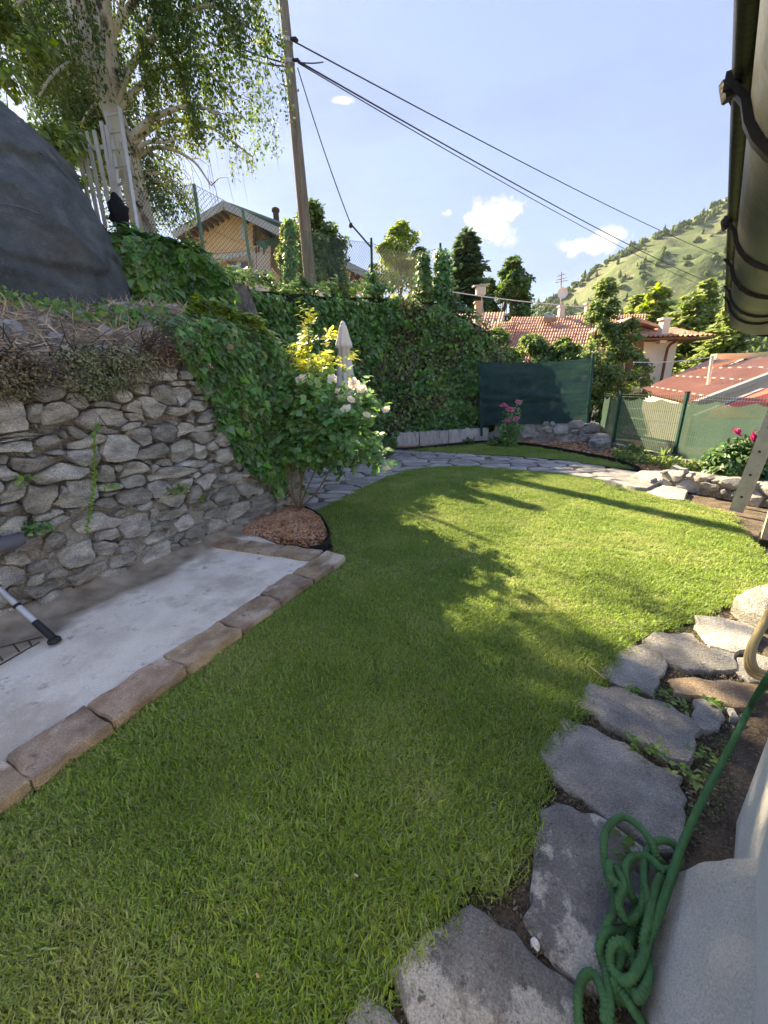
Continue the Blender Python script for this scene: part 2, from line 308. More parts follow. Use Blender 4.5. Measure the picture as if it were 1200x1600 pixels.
m_gut = mat('gutter_copper', [(.08, .082, .076), (.13, .135, .125), (.19, .195, .18)], 2.2, .42, .3, 20, metal=.6, coord='pos', spots=[((.1, .05, .032), 2.5, .62, .72)], stretch=(1, 1, 1))
m_gutd = mat('gutter_bracket', [(.02, .019, .018), (.035, .032, .03)], 8, .45, .2, metal=.6, coord='pos')
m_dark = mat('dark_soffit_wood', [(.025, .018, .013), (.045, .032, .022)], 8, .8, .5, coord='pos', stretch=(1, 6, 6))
m_plast = mat('white_render', [(.76, .745, .715), (.84, .83, .805)], 2.5, .9, .9, 70, coord='pos', spots=[((.5, .48, .44), 1.8, .6, .8)], bdist=.006, fine=(150, .85, 1.1))
m_plastr = mat('rough_render', [(.72, .67, .6), (.86, .82, .75)], 3, .95, 1, 110, coord='pos', spots=[((.42, .36, .28), 2.2, .6, .78), ((.34, .31, .27), 120, .62, .68)], bdist=.012, fine=(170, .7, 1.2))
m_hose = mat('green_hose', [(.065, .17, .068), (.1, .225, .095)], 6, .75, .3, 200, coord='pos', spots=[((.07, .12, .055), 9, .52, .7)], spec=.15)
m_hosey = mat('yellow_hose', [(.62, .5, .26), (.72, .6, .36)], 8, .5, .1, coord='pos')
m_wood = mat('tan_board', [(.42, .33, .24), (.52, .42, .32)], 3, .75, .3, coord='pos', stretch=(4, 4, .6))
m_umb = mat('parasol_cloth', [(.74, .69, .63), (.82, .78, .72)], 3, .85, .3, 120, coord='pos', transl=.15)
m_wallb = mat('beige_boarding', [(.66, .47, .26), (.74, .55, .33)], 1.5, .85, .2, coord='pos')
m_wallw = mat('house_render', [(.55, .5, .44), (.66, .62, .56)], .8, .9, .3, 6, coord='pos')
m_wallc = mat('cream_render', [(.58, .5, .4), (.66, .58, .48)], .8, .9, .3, 6, coord='pos')
m_roofg = mat('grey_roof_sheet', [(.38, .39, .38), (.48, .49, .48)], 2, .6, .2, coord='pos')
m_roofgr = mat('green_roof_sheet', [(.1, .18, .15), (.16, .25, .2)], 2, .6, coord='pos')
m_tile = mat('terracotta_tile', [(.42, .22, .155), (.56, .34, .25), (.66, .47, .38)], 2.5, .85, .6, 14, coord='pos', spots=[((.55, .42, .35), 5, .6, .72), ((.2, .12, .09), 3, .62, .74)], bdist=.04, rand=.12)
m_sheet = mat('red_corrugated_sheet', [(.47, .275, .185), (.55, .35, .255)], 1.2, .6, .2, coord='pos', spots=[((.5, .34, .28), 3, .58, .75)])
m_red = mat('red_plastic_sheet', [(.55, .1, .06), (.62, .14, .09)], 2, .5, coord='pos')
m_wbrown = mat('brown_wood', [(.11, .05, .03), (.17, .085, .05)], 4, .8, coord='pos')
m_worange = mat('orange_wood', [(.45, .22, .09), (.55, .3, .14)], 3, .75, coord='pos')
m_glass = mat('window_glass', [(.05, .05, .055), (.12, .12, .125)], 3, .15, spec=.6, coord='pos')
m_curt = mat('pale_curtain', [(.55, .53, .5)], 3, .9)
m_awn = mat('awning_stripe', [(.1, .25, .2), (.6, .6, .55)], 3, .8, coord='pos')
m_awnw = mat('awning_white', [(.6, .6, .55)], 3, .8)
m_teal = mat('teal_canvas', [(.06, .16, .15), (.1, .2, .18)], 3, .8, coord='pos')
m_metal = mat('grey_metal', [(.33, .33, .33), (.42, .42, .42)], 5, .5, metal=.5, coord='pos')
m_white = mat('white_paint', [(.7, .69, .67), (.78, .77, .75)], 5, .6, coord='pos')
m_rust = mat('rusty_steel', [(.06, .045, .035), (.1, .07, .05)], 9, .8, coord='pos')
m_hill = mat('mountain_slope', [(.38, (.07, .11, .04)), (.5, (.115, .15, .062)), (.6, (.155, .165, .09)), (.7, (.22, .18, .14))], .006, 1, .8, .05, coord='pos', detail=10, spots=[((.045, .085, .02), .012, .54, .62), ((.32, .25, .19), .009, .59, .66)], bdist=6)
m_far = mat('far_tree', [(.04, .075, .015), (.07, .12, .025), (.11, .15, .04)], .01, .9, coord='pos', rand=.3)

# ================================================================== THE SETTING
rng = np.random.default_rng(7)
# ---- ground sheet: the garden is level, beyond the fences it drops to the valley floor
def garden_drop(x, y):
    d = max((x - 7.0) * .8, (y - 12.2), 0.)
    if x < 3 and y > 12: d = max(d - 0, 0)
    t = min(d / 9., 1.); s = t * t * (3 - 2 * t)
    return -0.05 - 2.6 * s - min(d, 400) * .012
gx = np.sinh(np.linspace(-6.4, 6.4, 150)) * 7.5 + 2; gy_ = np.sinh(np.linspace(-6.4, 6.4, 150)) * 7.5 + 6
V = []
for y in gy_:
    for x in gx: V.append((x, y, garden_drop(x, y) if y > -20 else -0.05))
n = 150
F = [(j * n + i, j * n + i + 1, (j + 1) * n + i + 1, (j + 1) * n + i) for j in range(n - 1) for i in range(n - 1)]
g = obj_np('ground', V, F, m_soil, smooth=179); g.data.materials.append(m_valley); tag(g, kind='structure')
mi = [1 if (abs(p.center.x - 2) > 12 or abs(p.center.y - 5) > 9) else 0 for p in g.data.polygons]
g.data.polygons.foreach_set('material_index', mi)
# ---- upper terrace: lofted back from the tops of the retaining walls
WA, WB = P(0, 985), P(345, 845)                     # stone wall base line
wd = nrm((WB - WA)[:2]); WU = np.array([wd[0], wd[1], 0]); WN = np.array([wd[1], -wd[0], 0])   # along, outward (to the lawn)
def wallpt(s, z=0., o=0.): return WA + WU * s + WN * o + np.array([0, 0, z])
S_END = 3.02
E_ = wallpt(S_END)
B = [wallpt(-6, 1.35, -.1), wallpt(-3, 1.45, -.1), wallpt(-.5, 1.5, -.1), wallpt(.6, 1.6, -.1), wallpt(1.8, 1.75, -.1), wallpt(2.6, 1.85, -.1), wallpt(3.0, 1.8, -.25),
     np.array([-2.0, 5.75, 1.9]), np.array([-2.5, 7.0, 2.6]), np.array([-2.75, 8.2, 3.3]), np.array([-1.6, 9.9, 3.55]), np.array([-.2, 11.35, 3.6]), np.array([1.6, 11.7, 3.4]), np.array([3.0, 12.0, 2.6]), np.array([4.2, 13.0, .6]), np.array([6.5, 15.5, -1.2]), np.array([12, 26, -3]), np.array([40, 70, -4])]
prof_low = [(0, 0), (.12, .1), (.35, .25), (.7, .38), (1.1, .52), (1.7, .68), (2.4, .82), (3.2, 1.15), (4.2, 1.7), (6, 2.2), (10, 3.2), (18, 5), (40, 9), (90, 20), (250, 60), (600, 130)]
prof_hi = [(0, 0), (.12, .0), (.35, .0), (.7, .02), (1.1, .05), (1.7, .08), (2.4, .12), (3.2, .2), (4.2, .35), (6, .7), (10, 1.4), (18, 2.4), (40, 6), (90, 16), (250, 50), (600, 120)]
prof_out = [(a, b * .0) for a, b in prof_hi]
wts = [0, 0, 0, 0, 0, 0, 0, .1, .7, 1, 1, 1, 1, 1, 1.4, 2, 2, 2]
OD = np.array([-.75, .66, 0])
rows = []
Bs = np.array(B); cum = np.concatenate([[0], np.cumsum(np.linalg.norm(np.diff(Bs[:, :2], axis=0), axis=1))])
sv = np.concatenate([np.linspace(0, cum[-3], 170), np.linspace(cum[-3], cum[-1], 20)[1:]])
V = []
for s in sv:
    b = np.array([np.interp(s, cum, Bs[:, k]) for k in range(3)]); wgt = np.interp(s, cum, wts)
    for k, (d, zl) in enumerate(prof_low):
        zh = prof_hi[k][1]; zz = zl * (1 - wgt) + zh * wgt if wgt <= 1 else zh * (2 - wgt) + 0
        p = b + OD * d; p[2] += zz
        p[2] += (.11 * fbm((p[0], p[1], 0), 1.7) + .03 * fbm((p[0], p[1], 5), 6)) * min(d / .3, 1)
        if d > 20: p[2] += 2.5 * fbm((p[0] * .03, p[1] * .03, 3))
        V.append(p)
k = len(prof_low)
F = [((j + 1) * k + i, j * k + i, j * k + i + 1, (j + 1) * k + i + 1) for j in range(len(sv) - 1) for i in range(k - 1)]
F = [f[::-1] for f in F]
terr = obj_np('upper_terrace', V, F, m_bank, smooth=179); tag(terr, kind='structure')
TV = np.array(V)
def terr_z(x, y):
    d = (TV[:, 0] - x) ** 2 + (TV[:, 1] - y) ** 2; i = np.argsort(d)[:4]; wq = 1 / (d[i] + 1e-4); return float((TV[i, 2] * wq).sum() / wq.sum())
# ---- mountain
V = []; ridge = [(-700, -20), (0, -10), (200, 60), (384, 186), (470, 232), (588, 292), (680, 335), (767, 380), (900, 440), (1200, 520), (1700, 540), (2600, 520), (3800, 400)]
rx = [a for a, b in ridge]; rz = [b for a, b in ridge]
xs = np.concatenate([np.linspace(-700, 200, 20), np.linspace(210, 1300, 150), np.linspace(1320, 3800, 40)]); ts = np.linspace(0, 1.25, 70)
for x in xs:
    zr = np.interp(x, rx, rz) + 9 * fbm((x * .012, 3.1, 0)) + 16 * fbm((x * .004, 1.1, 0))
    for t in ts:
        tt = min(t, 1.); Y = 1050 - 780 * t; zz = -25 + (zr + 25) * (1 - tt) ** 1.25
        xx = x * (1 - .45 * t) + 120 * t
        amp = math.sin(math.pi * min(t, 1.)) * 40 + 3
        zz += amp * (fbm((xx * .008, Y * .008, 0), 1, 6)) + amp * .9 * (1 - abs(fbm((xx * .0045 + Y * .002, Y * .0012, 7)))) - amp * .6
        V.append((xx, Y, zz))
    V.append((x, 1500, -30))
k = len(ts) + 1
F = [(j * k + i, j * k + i + 1, (j + 1) * k + i + 1, (j + 1) * k + i) for j in range(len(xs) - 1) for i in range(len(ts) - 1)]
F += [(j * k, (j + 1) * k, (j + 1) * k + k - 1, j * k + k - 1) for j in range(len(xs) - 1)]
mt = obj_np('mountain', V, F, m_hill, smooth=179); tag(mt, kind='structure')
MV = np.array(V).reshape(len(xs), k, 3)

# ---- geometry-node scatter: one object, instances of a few little meshes
def gn_scatter(name, pts, rot, scl, variants, label, cat, parent=None):
    c = bpy.data.collections.new(name + '_pieces')
    for i, me in enumerate(variants):
        o = bpy.data.objects.new('%s_piece_%02d' % (name, i), me); c.objects.link(o)
    me = bpy.data.meshes.new(name); me.vertices.add(len(pts)); me.vertices.foreach_set('co', np.asarray(pts, np.float32).ravel())
    for an, ty, arr in (('rot', 'FLOAT_VECTOR', rot), ('scl', 'FLOAT', scl), ('idx', 'INT', np.random.default_rng(3).integers(0, len(variants), len(pts)))):
        a = me.attributes.new(an, ty, 'POINT'); a.data.foreach_set('vector' if ty == 'FLOAT_VECTOR' else 'value', np.asarray(arr).astype(np.int32 if ty == 'INT' else np.float32).ravel())
    me.update(); o = bpy.data.objects.new(name, me); col.objects.link(o)
    ng = bpy.data.node_groups.new(name, 'GeometryNodeTree'); ng.interface.new_socket('Geometry', in_out='INPUT', socket_type='NodeSocketGeometry'); ng.interface.new_socket('Geometry', in_out='OUTPUT', socket_type='NodeSocketGeometry')
    nn = ng.nodes.new; ll = ng.links.new
    gi = nn('NodeGroupInput'); go = nn('NodeGroupOutput'); ip = nn('GeometryNodeInstanceOnPoints'); ci = nn('GeometryNodeCollectionInfo')
    ci.inputs['Collection'].default_value = c; ci.inputs['Separate Children'].default_value = True; ci.inputs['Reset Children'].default_value = True
    def na(nm, ty):
        q = nn('GeometryNodeInputNamedAttribute'); q.data_type = ty; q.inputs['Name'].default_value = nm; return [s for s in q.outputs if s.enabled and s.name == 'Attribute'][0]
    er = nn('FunctionNodeEulerToRotation'); ll(na('rot', 'FLOAT_VECTOR'), er.inputs[0])
    ll(gi.outputs[0], ip.inputs['Points']); ll(ci.outputs[0], ip.inputs['Instance']); ip.inputs['Pick Instance'].default_value = True
    ll(na('idx', 'INT'), ip.inputs['Instance Index']); ll(er.outputs[0], ip.inputs['Rotation']); ll(na('scl', 'FLOAT'), ip.inputs['Scale']); ll(ip.outputs[0], go.inputs[0])
    md = o.modifiers.new('scatter', 'NODES'); md.node_group = ng
    if parent is not None: o.parent = parent
    tag(o, label, cat, kind='stuff'); return o
# far trees on the mountain: rounded and pointed crowns
def far_tree_mesh(i, pointed):
    bm = bmesh.new(); bmesh.ops.create_icosphere(bm, subdivisions=2, radius=1)
    for v in bm.verts:
        q = 1 + .5 * fbm(v.co * 1.6 + Vector((i * 9, 0, 0)))
        z = v.co.z; v.co *= q
        if pointed: f = max(.05, (1 - (z + 1) / 2)) * 1.1; v.co.x *= f * .75; v.co.y *= f * .75; v.co.z = (z + 1) * 1.35
        else: v.co.z = (v.co.z + .8) * .75
    me = bpy.data.meshes.new('far_tree'); bm.to_mesh(me); bm.free(); me.materials.append(m_far); return me
pts = []; scl = []
r2 = np.random.default_rng(11)
for q in range(60000):
    i = r2.integers(18, len(xs) - 30); t = r2.random() ** .9 * 68
    j = int(t); p = MV[i, j] + (MV[i, j + 1] - MV[i, j]) * (t - j) + (MV[i + 1, j] - MV[i, j]) * r2.random()
    d = fbm((p[0] * .007, p[1] * .007, 2), 1, 5); h = j / 68.
    dens = .02 + .9 * max(0, d - .05) * 1.4 + (1.0 if h > .48 + .2 * d else 0) + (.5 if j < 3 else 0)
    if r2.random() < dens * .6: pts.append(p); scl.append(r2.uniform(2.4, 7.5) * (1.25 if h > .5 else 1))
    if len(pts) > 18000: break
pts = np.array(pts); rot = np.zeros((len(pts), 3)); rot[:, 2] = r2.uniform(0, 6.28, len(pts))
gn_scatter('mountain_forest', pts, rot, np.array(scl), [far_tree_mesh(i, i > 2) for i in range(5)], 'woods and bushes scattered over the green mountainside', 'woods')

# ------------------------------------------------------------------ stones
def cells(seeds, lo, hi, res, warp=.03, maxd=.66, seed=0):
    """seeds (n,4): centre a,b and full sizes. Returns radial outlines."""
    seeds = np.asarray(seeds, float)
    A = np.arange(lo[0], hi[0], res); Bq = np.arange(lo[1], hi[1], res)
    ga, gb = np.meshgrid(A, Bq, indexing='ij'); rg = np.random.default_rng(seed)
    wa = ga.copy(); wb = gb.copy()
    for k_ in range(5):
        f = rg.uniform(8, 34, 2) / 1.; ph = rg.uniform(0, 6, 4); th = rg.uniform(0, 6.3)
        q = math.cos(th) * ga + math.sin(th) * gb
        wa += warp * .4 * np.sin(f[0] * q + ph[0]); wb += warp * .4 * np.sin(f[1] * q + ph[1])
    best = np.full(ga.shape, 9.); lab = np.full(ga.shape, -1, int)
    ang = rg.uniform(-.16, .16, len(seeds)); ex = rg.uniform(2.2, 7, len(seeds))
    for i, (a, b, ww, hh) in enumerate(seeds):
        x = wa - a; y = wb - b; c, s = math.cos(ang[i]), math.sin(ang[i])
        u_ = np.abs(x * c + y * s) / ww; v_ = np.abs(-x * s + y * c) / hh
        d = (u_ ** ex[i] + v_ ** ex[i]) ** (1 / ex[i])
        m_ = d < best; best[m_] = d[m_]; lab[m_] = i
    lab[best > maxd] = -1
    outl = []
    K = 13; an = np.arange(K) * 2 * math.pi / K
    for i, (a, b, ww, hh) in enumerate(seeds):
        st = np.arange(1, int(max(ww, hh) * 1.1 / res) + 3) * res
        # direction stretched with the stone's shape
        dx = np.cos(an) * ww; dy = np.sin(an) * hh; ln = np.hypot(dx, dy); dx /= ln; dy /= ln
        ia = ((a + dx[:, None] * st - lo[0]) / res).astype(int); ib = ((b + dy[:, None] * st - lo[1]) / res).astype(int)
        ok = (ia >= 0) & (ia < lab.shape[0]) & (ib >= 0) & (ib < lab.shape[1])
        l_ = np.where(ok, lab[np.clip(ia, 0, lab.shape[0] - 1), np.clip(ib, 0, lab.shape[1] - 1)], -2)
        bad = l_ != i; rr = np.where(bad.any(1), st[bad.argmax(1)] - res, st[-1])
        rr = np.maximum(rr, .25 * min(ww, hh)); rr = .88 * rr + .06 * np.roll(rr, 1) + .06 * np.roll(rr, -1)
        outl.append((a, b, np.stack([dx * rr, dy * rr], 1)))
    return outl
def stone_obj(name, o2, O, U, Vv, Nn, depth, proud, joint, m, parent, rg, dome=.35, tilt=.16, smooth=22):
    a, b, ol = o2
    ln = np.linalg.norm(ol, axis=1, keepdims=True); ol = ol * np.maximum(.3, (ln - joint) / (ln + 1e-9)); K = len(ol)
    sz = ln.mean(); Vt = []; off = rg.uniform(-50, 50, 3); ta, tb = rg.normal(0, tilt, 2)
    pln = [(rg.normal(0, .42), rg.normal(0, .42), rg.uniform(-.06, .3) * sz) for _ in range(3)]
    jit_ = 1 + rg.normal(0, .035, len(ol)); ol = ol * jit_[:, None]
    def hgt(x, y): return min([proud] + [proud * .75 + c_ + p_ * x + q_ * y for p_, q_, c_ in pln])
    for fr, h in ((1.02, None), (1.0, .5), (.955, .93), (.7, 1), (.36, 1)):
        for (x, y) in ol * fr:
            if h is None: hh = -depth; nzv = 0
            else:
                nzv = .2 * sz * fbm((x * 10 + off[0], y * 10 + off[1], off[2]), 1, 3); hh = max(hgt(x, y), -.02) * h + nzv * .55 + .4 * (ta * x + tb * y)
            Vt.append(O + U * (a + x * (1 + nzv)) + Vv * (b + y * (1 + nzv)) + Nn * hh)
    Vt.append(O + U * a + Vv * b + Nn * (hgt(0, 0) + .06 * sz * fbm(tuple(off))))
    F = []
    for r_ in range(4):
        for i in range(K):
            p, q = r_ * K + i, r_ * K + (i + 1) % K
            if (i + r_) % 2: F += [(p, q, q + K), (p, q + K, p + K)]
            else: F += [(p, q, p + K), (q, q + K, p + K)]
    F += [(4 * K + i, 4 * K + (i + 1) % K, 5 * K) for i in range(K)]
    return obj_np(name, Vt, F, m, parent, smooth)

# ---- main retaining wall, stones traced from the picture plus smaller ones between
wall = empty('stone_retaining_wall', WA, 'grey rubble stone retaining wall along the concrete slab', 'stone wall')
ZS = [(50,500,110,70),(195,485,150,80),(250,565,150,85),(50,585,140,110),(140,560,100,60),(140,610,60,30),(400,580,190,70),(330,505,90,50),(500,490,60,45),(610,535,85,75),(545,540,55,40),(550,572,80,35),(665,490,90,55),(738,490,55,55),(700,548,90,45),(800,535,90,50),
 (100,642,220,24),(60,670,190,22),(60,705,160,60),(240,652,50,30),(300,635,90,25),(430,630,100,25),(515,620,90,45),(580,615,40,30),(640,620,70,40),(765,628,80,50),(835,625,60,40),(350,672,140,60),(350,740,150,80),(480,705,150,110),(570,660,110,55),(685,652,90,60),(835,665,100,35),(610,715,110,45),(742,720,100,70),(815,715,50,45),(865,700,40,30),
 (150,765,170,75),(130,735,50,30),(225,725,60,40),(25,815,80,60),(20,765,50,30),(235,820,200,40),(435,810,80,55),(470,785,60,35),(540,785,100,55),(620,790,40,55),(680,765,70,40),(780,770,120,35),(545,845,120,65),(700,805,200,45),(840,790,60,40),
 (40,890,90,70),(155,910,130,120),(250,885,55,60),(325,895,170,110),(40,950,90,40),(530,905,130,60),(640,880,100,50),(740,870,110,60),(700,915,90,40),(800,890,80,50),(430,940,110,50),(590,945,90,45),(820,940,100,50),(920,900,110,60),(1010,870,90,60),(930,830,90,50),(1060,930,120,70),(980,960,100,60)]
seeds = []
def to_sz(p): d = p - WA; return float(d @ WU), float(p[2])
for (cx, cy, ww, hh) in ZS:
    X, Yp = cx / 2.609, 430 + cy / 2.609; hw, hv = ww / 2.609 / 2, hh / 2.609 / 2
    c = to_sz(PW(X, Yp, WA, WB)); a_ = to_sz(PW(X - hw, Yp, WA, WB)); b_ = to_sz(PW(X + hw, Yp, WA, WB)); t_ = to_sz(PW(X, Yp - hv, WA, WB)); u_ = to_sz(PW(X, Yp + hv, WA, WB))
    if .02 < c[1] < 1.8: seeds.append((c[0], c[1], b_[0] - a_[0], t_[1] - u_[1]))
rg = np.random.default_rng(21)
def fill(seeds, s0, s1, z0f, z1f, n, wr, hr, gap=.62):
    S = list(seeds)
    for _ in range(n):
        s = rg.uniform(s0, s1); z = rg.uniform(z0f(s), z1f(s)); ww = rg.uniform(*wr); hh = ww * rg.uniform(*hr)
        A_ = np.array(S) if S else np.zeros((0, 4))
        if len(A_):
            d = ((np.abs(A_[:, 0] - s) / (A_[:, 2] + ww) * 2) ** 2.5 + (np.abs(A_[:, 1] - z) / (A_[:, 3] + hh) * 2) ** 2.5)
            if d.min() < gap: continue
        S.append((s, z, ww, hh))
    return S
topz = lambda s: float(np.interp(s, [-4, -.5, .6, 1.8, 2.6, 3.1], [1.4, 1.5, 1.58, 1.7, 1.78, 1.7]))
seeds = fill(seeds, -2.2, S_END, lambda s: .06, topz, 350, (.18, .3), (.3, .7), .8)
seeds = fill(seeds, -2.2, S_END, lambda s: .04, topz, 2500, (.1, .19), (.35, .8), .8)
n1 = len(seeds)
seeds = fill(seeds, -1.0, S_END, lambda s: .03, topz, 1500, (.06, .11), (.4, .9), .85)
ol = cells(seeds, (-2.6, -.05), (S_END + .15, 1.95), .0085, warp=.034, maxd=.62, seed=4)
order = np.argsort([-s[2] * s[3] for s in seeds])
rest = []
for r_, i in enumerate(order):
    s, z = seeds[i][:2]; low = max(0., min(1., (.75 - z) / .5)) * (.3 + .7 * min(1, max(0, (s + .2) / 1.2)))
    small = min(seeds[i][2], seeds[i][3]) < .06
    pr = (rg.uniform(.03, .075) if not small else rg.uniform(.0, .035)) * (1 - .3 * low)
    if r_ < 299: stone_obj('stone', ol[i], WA, WU, np.array([0, 0, 1.]), WN, .1, pr, .004, m_stone, wall, rg)
    else:
        o = stone_obj('stone', ol[i], WA, WU, np.array([0, 0, 1.]), WN, .08, pr, .006, m_stone, wall, rg); rest.append(o)
if rest:
    bm = bmesh.new()
    for o in rest: bm.from_mesh(o.data); bpy.data.objects.remove(o)
    me = bpy.data.meshes.new('small_stones'); bm.to_mesh(me); bm.free(); link('small_stones', me, m_stone, wall, 38, 'stuff')
# mortar body: deep joints high on the left, nearly flush low on the right
ss = np.arange(-7.0, S_END + .02, .04); zs = np.arange(-.1, 1.95, .035); V = []
for s in ss:
    tz = topz(s) + .06
    for z in zs:
        zc = min(z, tz); low = max(0., min(1., (.8 - zc) / .4)) * (.25 + .75 * min(1, max(0, (s + .3) / 1.0)))
        o_ = -.08 + .058 * low + .02 * fbm((s * 7, zc * 7, 1)) + .012 * fbm((s * 25, zc * 25, 4))
        if z > tz: o_ -= (z - tz) * 1.2
        V.append(wallpt(s, zc, o_))
k = len(zs)
F = [(j * k + i, (j + 1) * k + i, (j + 1) * k + i + 1, j * k + i + 1) for j in range(len(ss) - 1) for i in range(k - 1)]
obj_np('mortar', V, F, m_mortar, wall, 179)
# return face at the wall's far end
V = []; ee = np.arange(0, 1.6, .06)
for e in ee:
    for z in np.arange(-.1, 1.8, .06): V.append(wallpt(S_END, min(z, 1.75), 0) - WN * (e + .02) + WU * (.01 + .03 * fbm((e * 8, z * 8, 2))))
k = len(np.arange(-.1, 1.8, .06))
obj_np('end_face', V, [(j * k + i, (j + 1) * k + i, (j + 1) * k + i + 1, j * k + i + 1) for j in range(len(ee) - 1) for i in range(k - 1)], m_mortar, wall, 179)

# ---- concrete slab with kerb stones
KA, KB = P(0, 1276, .0), P(541, 875, .0)
kd = nrm((KB - KA)[:2]); KU = np.array([kd[0], kd[1], 0]); KN = np.array([-kd[1], kd[0], 0])   # along, towards the wall
KL = np.linalg.norm(KB - KA)
def rough_block(name, c, size, ax, m, parent, rg, jit=.007, bev=.008, cuts=3):
    bm = bmesh.new(); bmesh.ops.create_cube(bm, size=1)
    for v in bm.verts: v.co = Vector((v.co.x * size[0], v.co.y * size[1], v.co.z * size[2]))
    bmesh.ops.bevel(bm, geom=bm.edges[:], offset=bev, segments=2, affect='EDGES')
    le = [e for e in bm.edges if e.calc_length() > size[0] * .5]
    bmesh.ops.subdivide_edges(bm, edges=le, cuts=max(cuts, 6), use_grid_fill=True)
    bmesh.ops.triangulate(bm, faces=[f for f in bm.faces if len(f.verts) > 4])
    o_ = Vector(rg.uniform(-40, 40, 3)); X, Y_, Z = [Vector(a) for a in ax]
    off = Vector(worldloc(parent))
    for v in bm.verts:
        nn_ = Vector((fbm(v.co * 7 + o_, 1, 3), fbm(v.co * 7 + o_ + Vector((9, 9, 9)), 1, 3), fbm(v.co * 7 + o_ + Vector((19, 3, 9)), 1, 3))) * jit * 2
        q = v.co + nn_; v.co = Vector(c) + X * q.x + Y_ * q.y + Z * q.z - off
    me = bpy.data.meshes.new(name); bm.to_mesh(me); bm.free()
    return link(name, me, m, parent, 40)
kerb = empty('slab_kerb', KA, 'low brown stone kerb bordering the white concrete slab', 'kerb')
KW, KH = .225, .06
edges = [-1.35, -.72, -.02, .52, 1.03, 1.52, 2.0, KL]
# kerb joints as seen: pixel columns on the kerb's outer edge
jp = [P(45, 1228), P(178, 1140), P(288, 1052), P(370, 990), P(432, 945), P(480, 910)]
js = sorted(float((p - KA) @ KU) for p in jp)
edges = [js[0] - 1.3, js[0] - .62] + js + [KL]
for a_, b_ in zip(edges[:-1], edges[1:]):
    c = KA + KU * (a_ + b_) / 2 + KN * (KW / 2 + rg.uniform(-.006, .006)) + np.array([0, 0, KH / 2 - .02 + rg.uniform(-.005, .005)])
    rough_block('kerb_stone', c, (b_ - a_ - .008, KW, KH + .03), (KU, KN, (0, 0, 1)), m_kerb, kerb, rg, .01, .006)
# short end row back to the wall
c0 = KA + KU * KL + KN * KW
e1 = P(345, 846); tl = np.linalg.norm((e1 - c0)[:2]); TU = nrm(e1 - c0); TU[2] = 0; TN = np.array([TU[1], -TU[0], 0])
cuts_ = [0, .42, .85, tl + .05]
for a_, b_ in zip(cuts_[:-1], cuts_[1:]):
    c = c0 + TU * (a_ + b_) / 2 - TN * .0 + np.array([0, 0, KH / 2 - .02]) - KU * .11
    rough_block('kerb_stone', c, (b_ - a_ - .008, .22, KH + .04), (TU, np.cross((0, 0, 1), TU), (0, 0, 1)), m_kerb, kerb, rg)
inn = [KA + KU * s + KN * (KW + .002) for s in (-2.2, 0, KL - .18)]
slabpoly = [KA + KU * -2.2 + KN * (KW + .003), KA + KU * (KL - .2) + KN * (KW + .003), wallpt(2.0, 0, .03), wallpt(.6, 0, .03), wallpt(-2.4, 0, .03)]
# slab as a grid between kerb and wall
V = []; NA, NB = 90, 40
for i in range(NA):
    t = i / (NA - 1); a_ = KA + KU * (-2.2 + (KL - .17 + 2.2) * t) + KN * (KW + .003); b_ = wallpt(-2.35 + (2.05 + 2.35) * t, 0, -.02)
    for j in range(NB):
        u_ = j / (NB - 1); p = a_ * (1 - u_) + b_ * u_
        cove = max(0, (u_ - .8) / .2)
        p[2] = .032 + .004 * fbm((p[0] * 3, p[1] * 3, 0)) + .02 * max(0, u_ - .6) + .07 * cove ** 2
        V.append(p)
F = [(i * NB + j, i * NB + j + 1, (i + 1) * NB + j + 1, (i + 1) * NB + j) for i in range(NA - 1) for j in range(NB - 1)]
F = [f[::-1] for f in F]
sl = obj_np('concrete_slab', V, F, m_conc, smooth=179); tag(sl, kind='structure')
# the damp brown fillet of mortar at the wall foot has its own colour
at_ = sl.data.attributes.new('damp', 'FLOAT', 'POINT'); dv_ = []
for i in range(NA):
    t = i / (NA - 1)
    for j in range(NB):
        c = V[i * NB + j]; u_ = j / (NB - 1); lim = .62 + .2 * max(0, min(1, (t - .5) / .4)) + .07 * fbm((c[0] * 2.2, c[1] * 2.2, 9)) + .02 * fbm((c[0] * 9, c[1] * 9, 9)) - .1 * max(0, (.45 - t))
        dv_.append(min(1, max(0, (u_ - lim) / .07 + .5)))
at_.data.foreach_set('value', dv_)
t_ = m_conc.node_tree; bs_ = [q for q in t_.nodes if q.type == 'BSDF_PRINCIPLED'][0]; src = bs_.inputs['Base Color'].links[0].from_socket
an_ = t_.nodes.new('ShaderNodeAttribute'); an_.attribute_name = 'damp'; ns_ = t_.nodes.new('ShaderNodeTexNoise'); ns_.inputs['Scale'].default_value = 7; ns_.inputs['Detail'].default_value = 6
rp_ = t_.nodes.new('ShaderNodeValToRGB'); rp_.color_ramp.elements[0].color = (.17, .14, .1, 1); rp_.color_ramp.elements[1].color = (.4, .345, .27, 1); rp_.color_ramp.elements[0].position = .3; rp_.color_ramp.elements[1].position = .7
t_.links.new([q for q in t_.nodes if q.type == 'MAPPING'][0].outputs[0], ns_.inputs['Vector']); t_.links.new(ns_.outputs['Fac'], rp_.inputs['Fac'])
mx_ = t_.nodes.new('ShaderNodeMix'); mx_.data_type = 'RGBA'; t_.links.new(an_.outputs['Fac'], mx_.inputs['Factor']); t_.links.new(src, mx_.inputs['A']); t_.links.new(rp_.outputs['Color'], mx_.inputs['B']); t_.links.new(mx_.outputs['Result'], bs_.inputs['Base Color'])

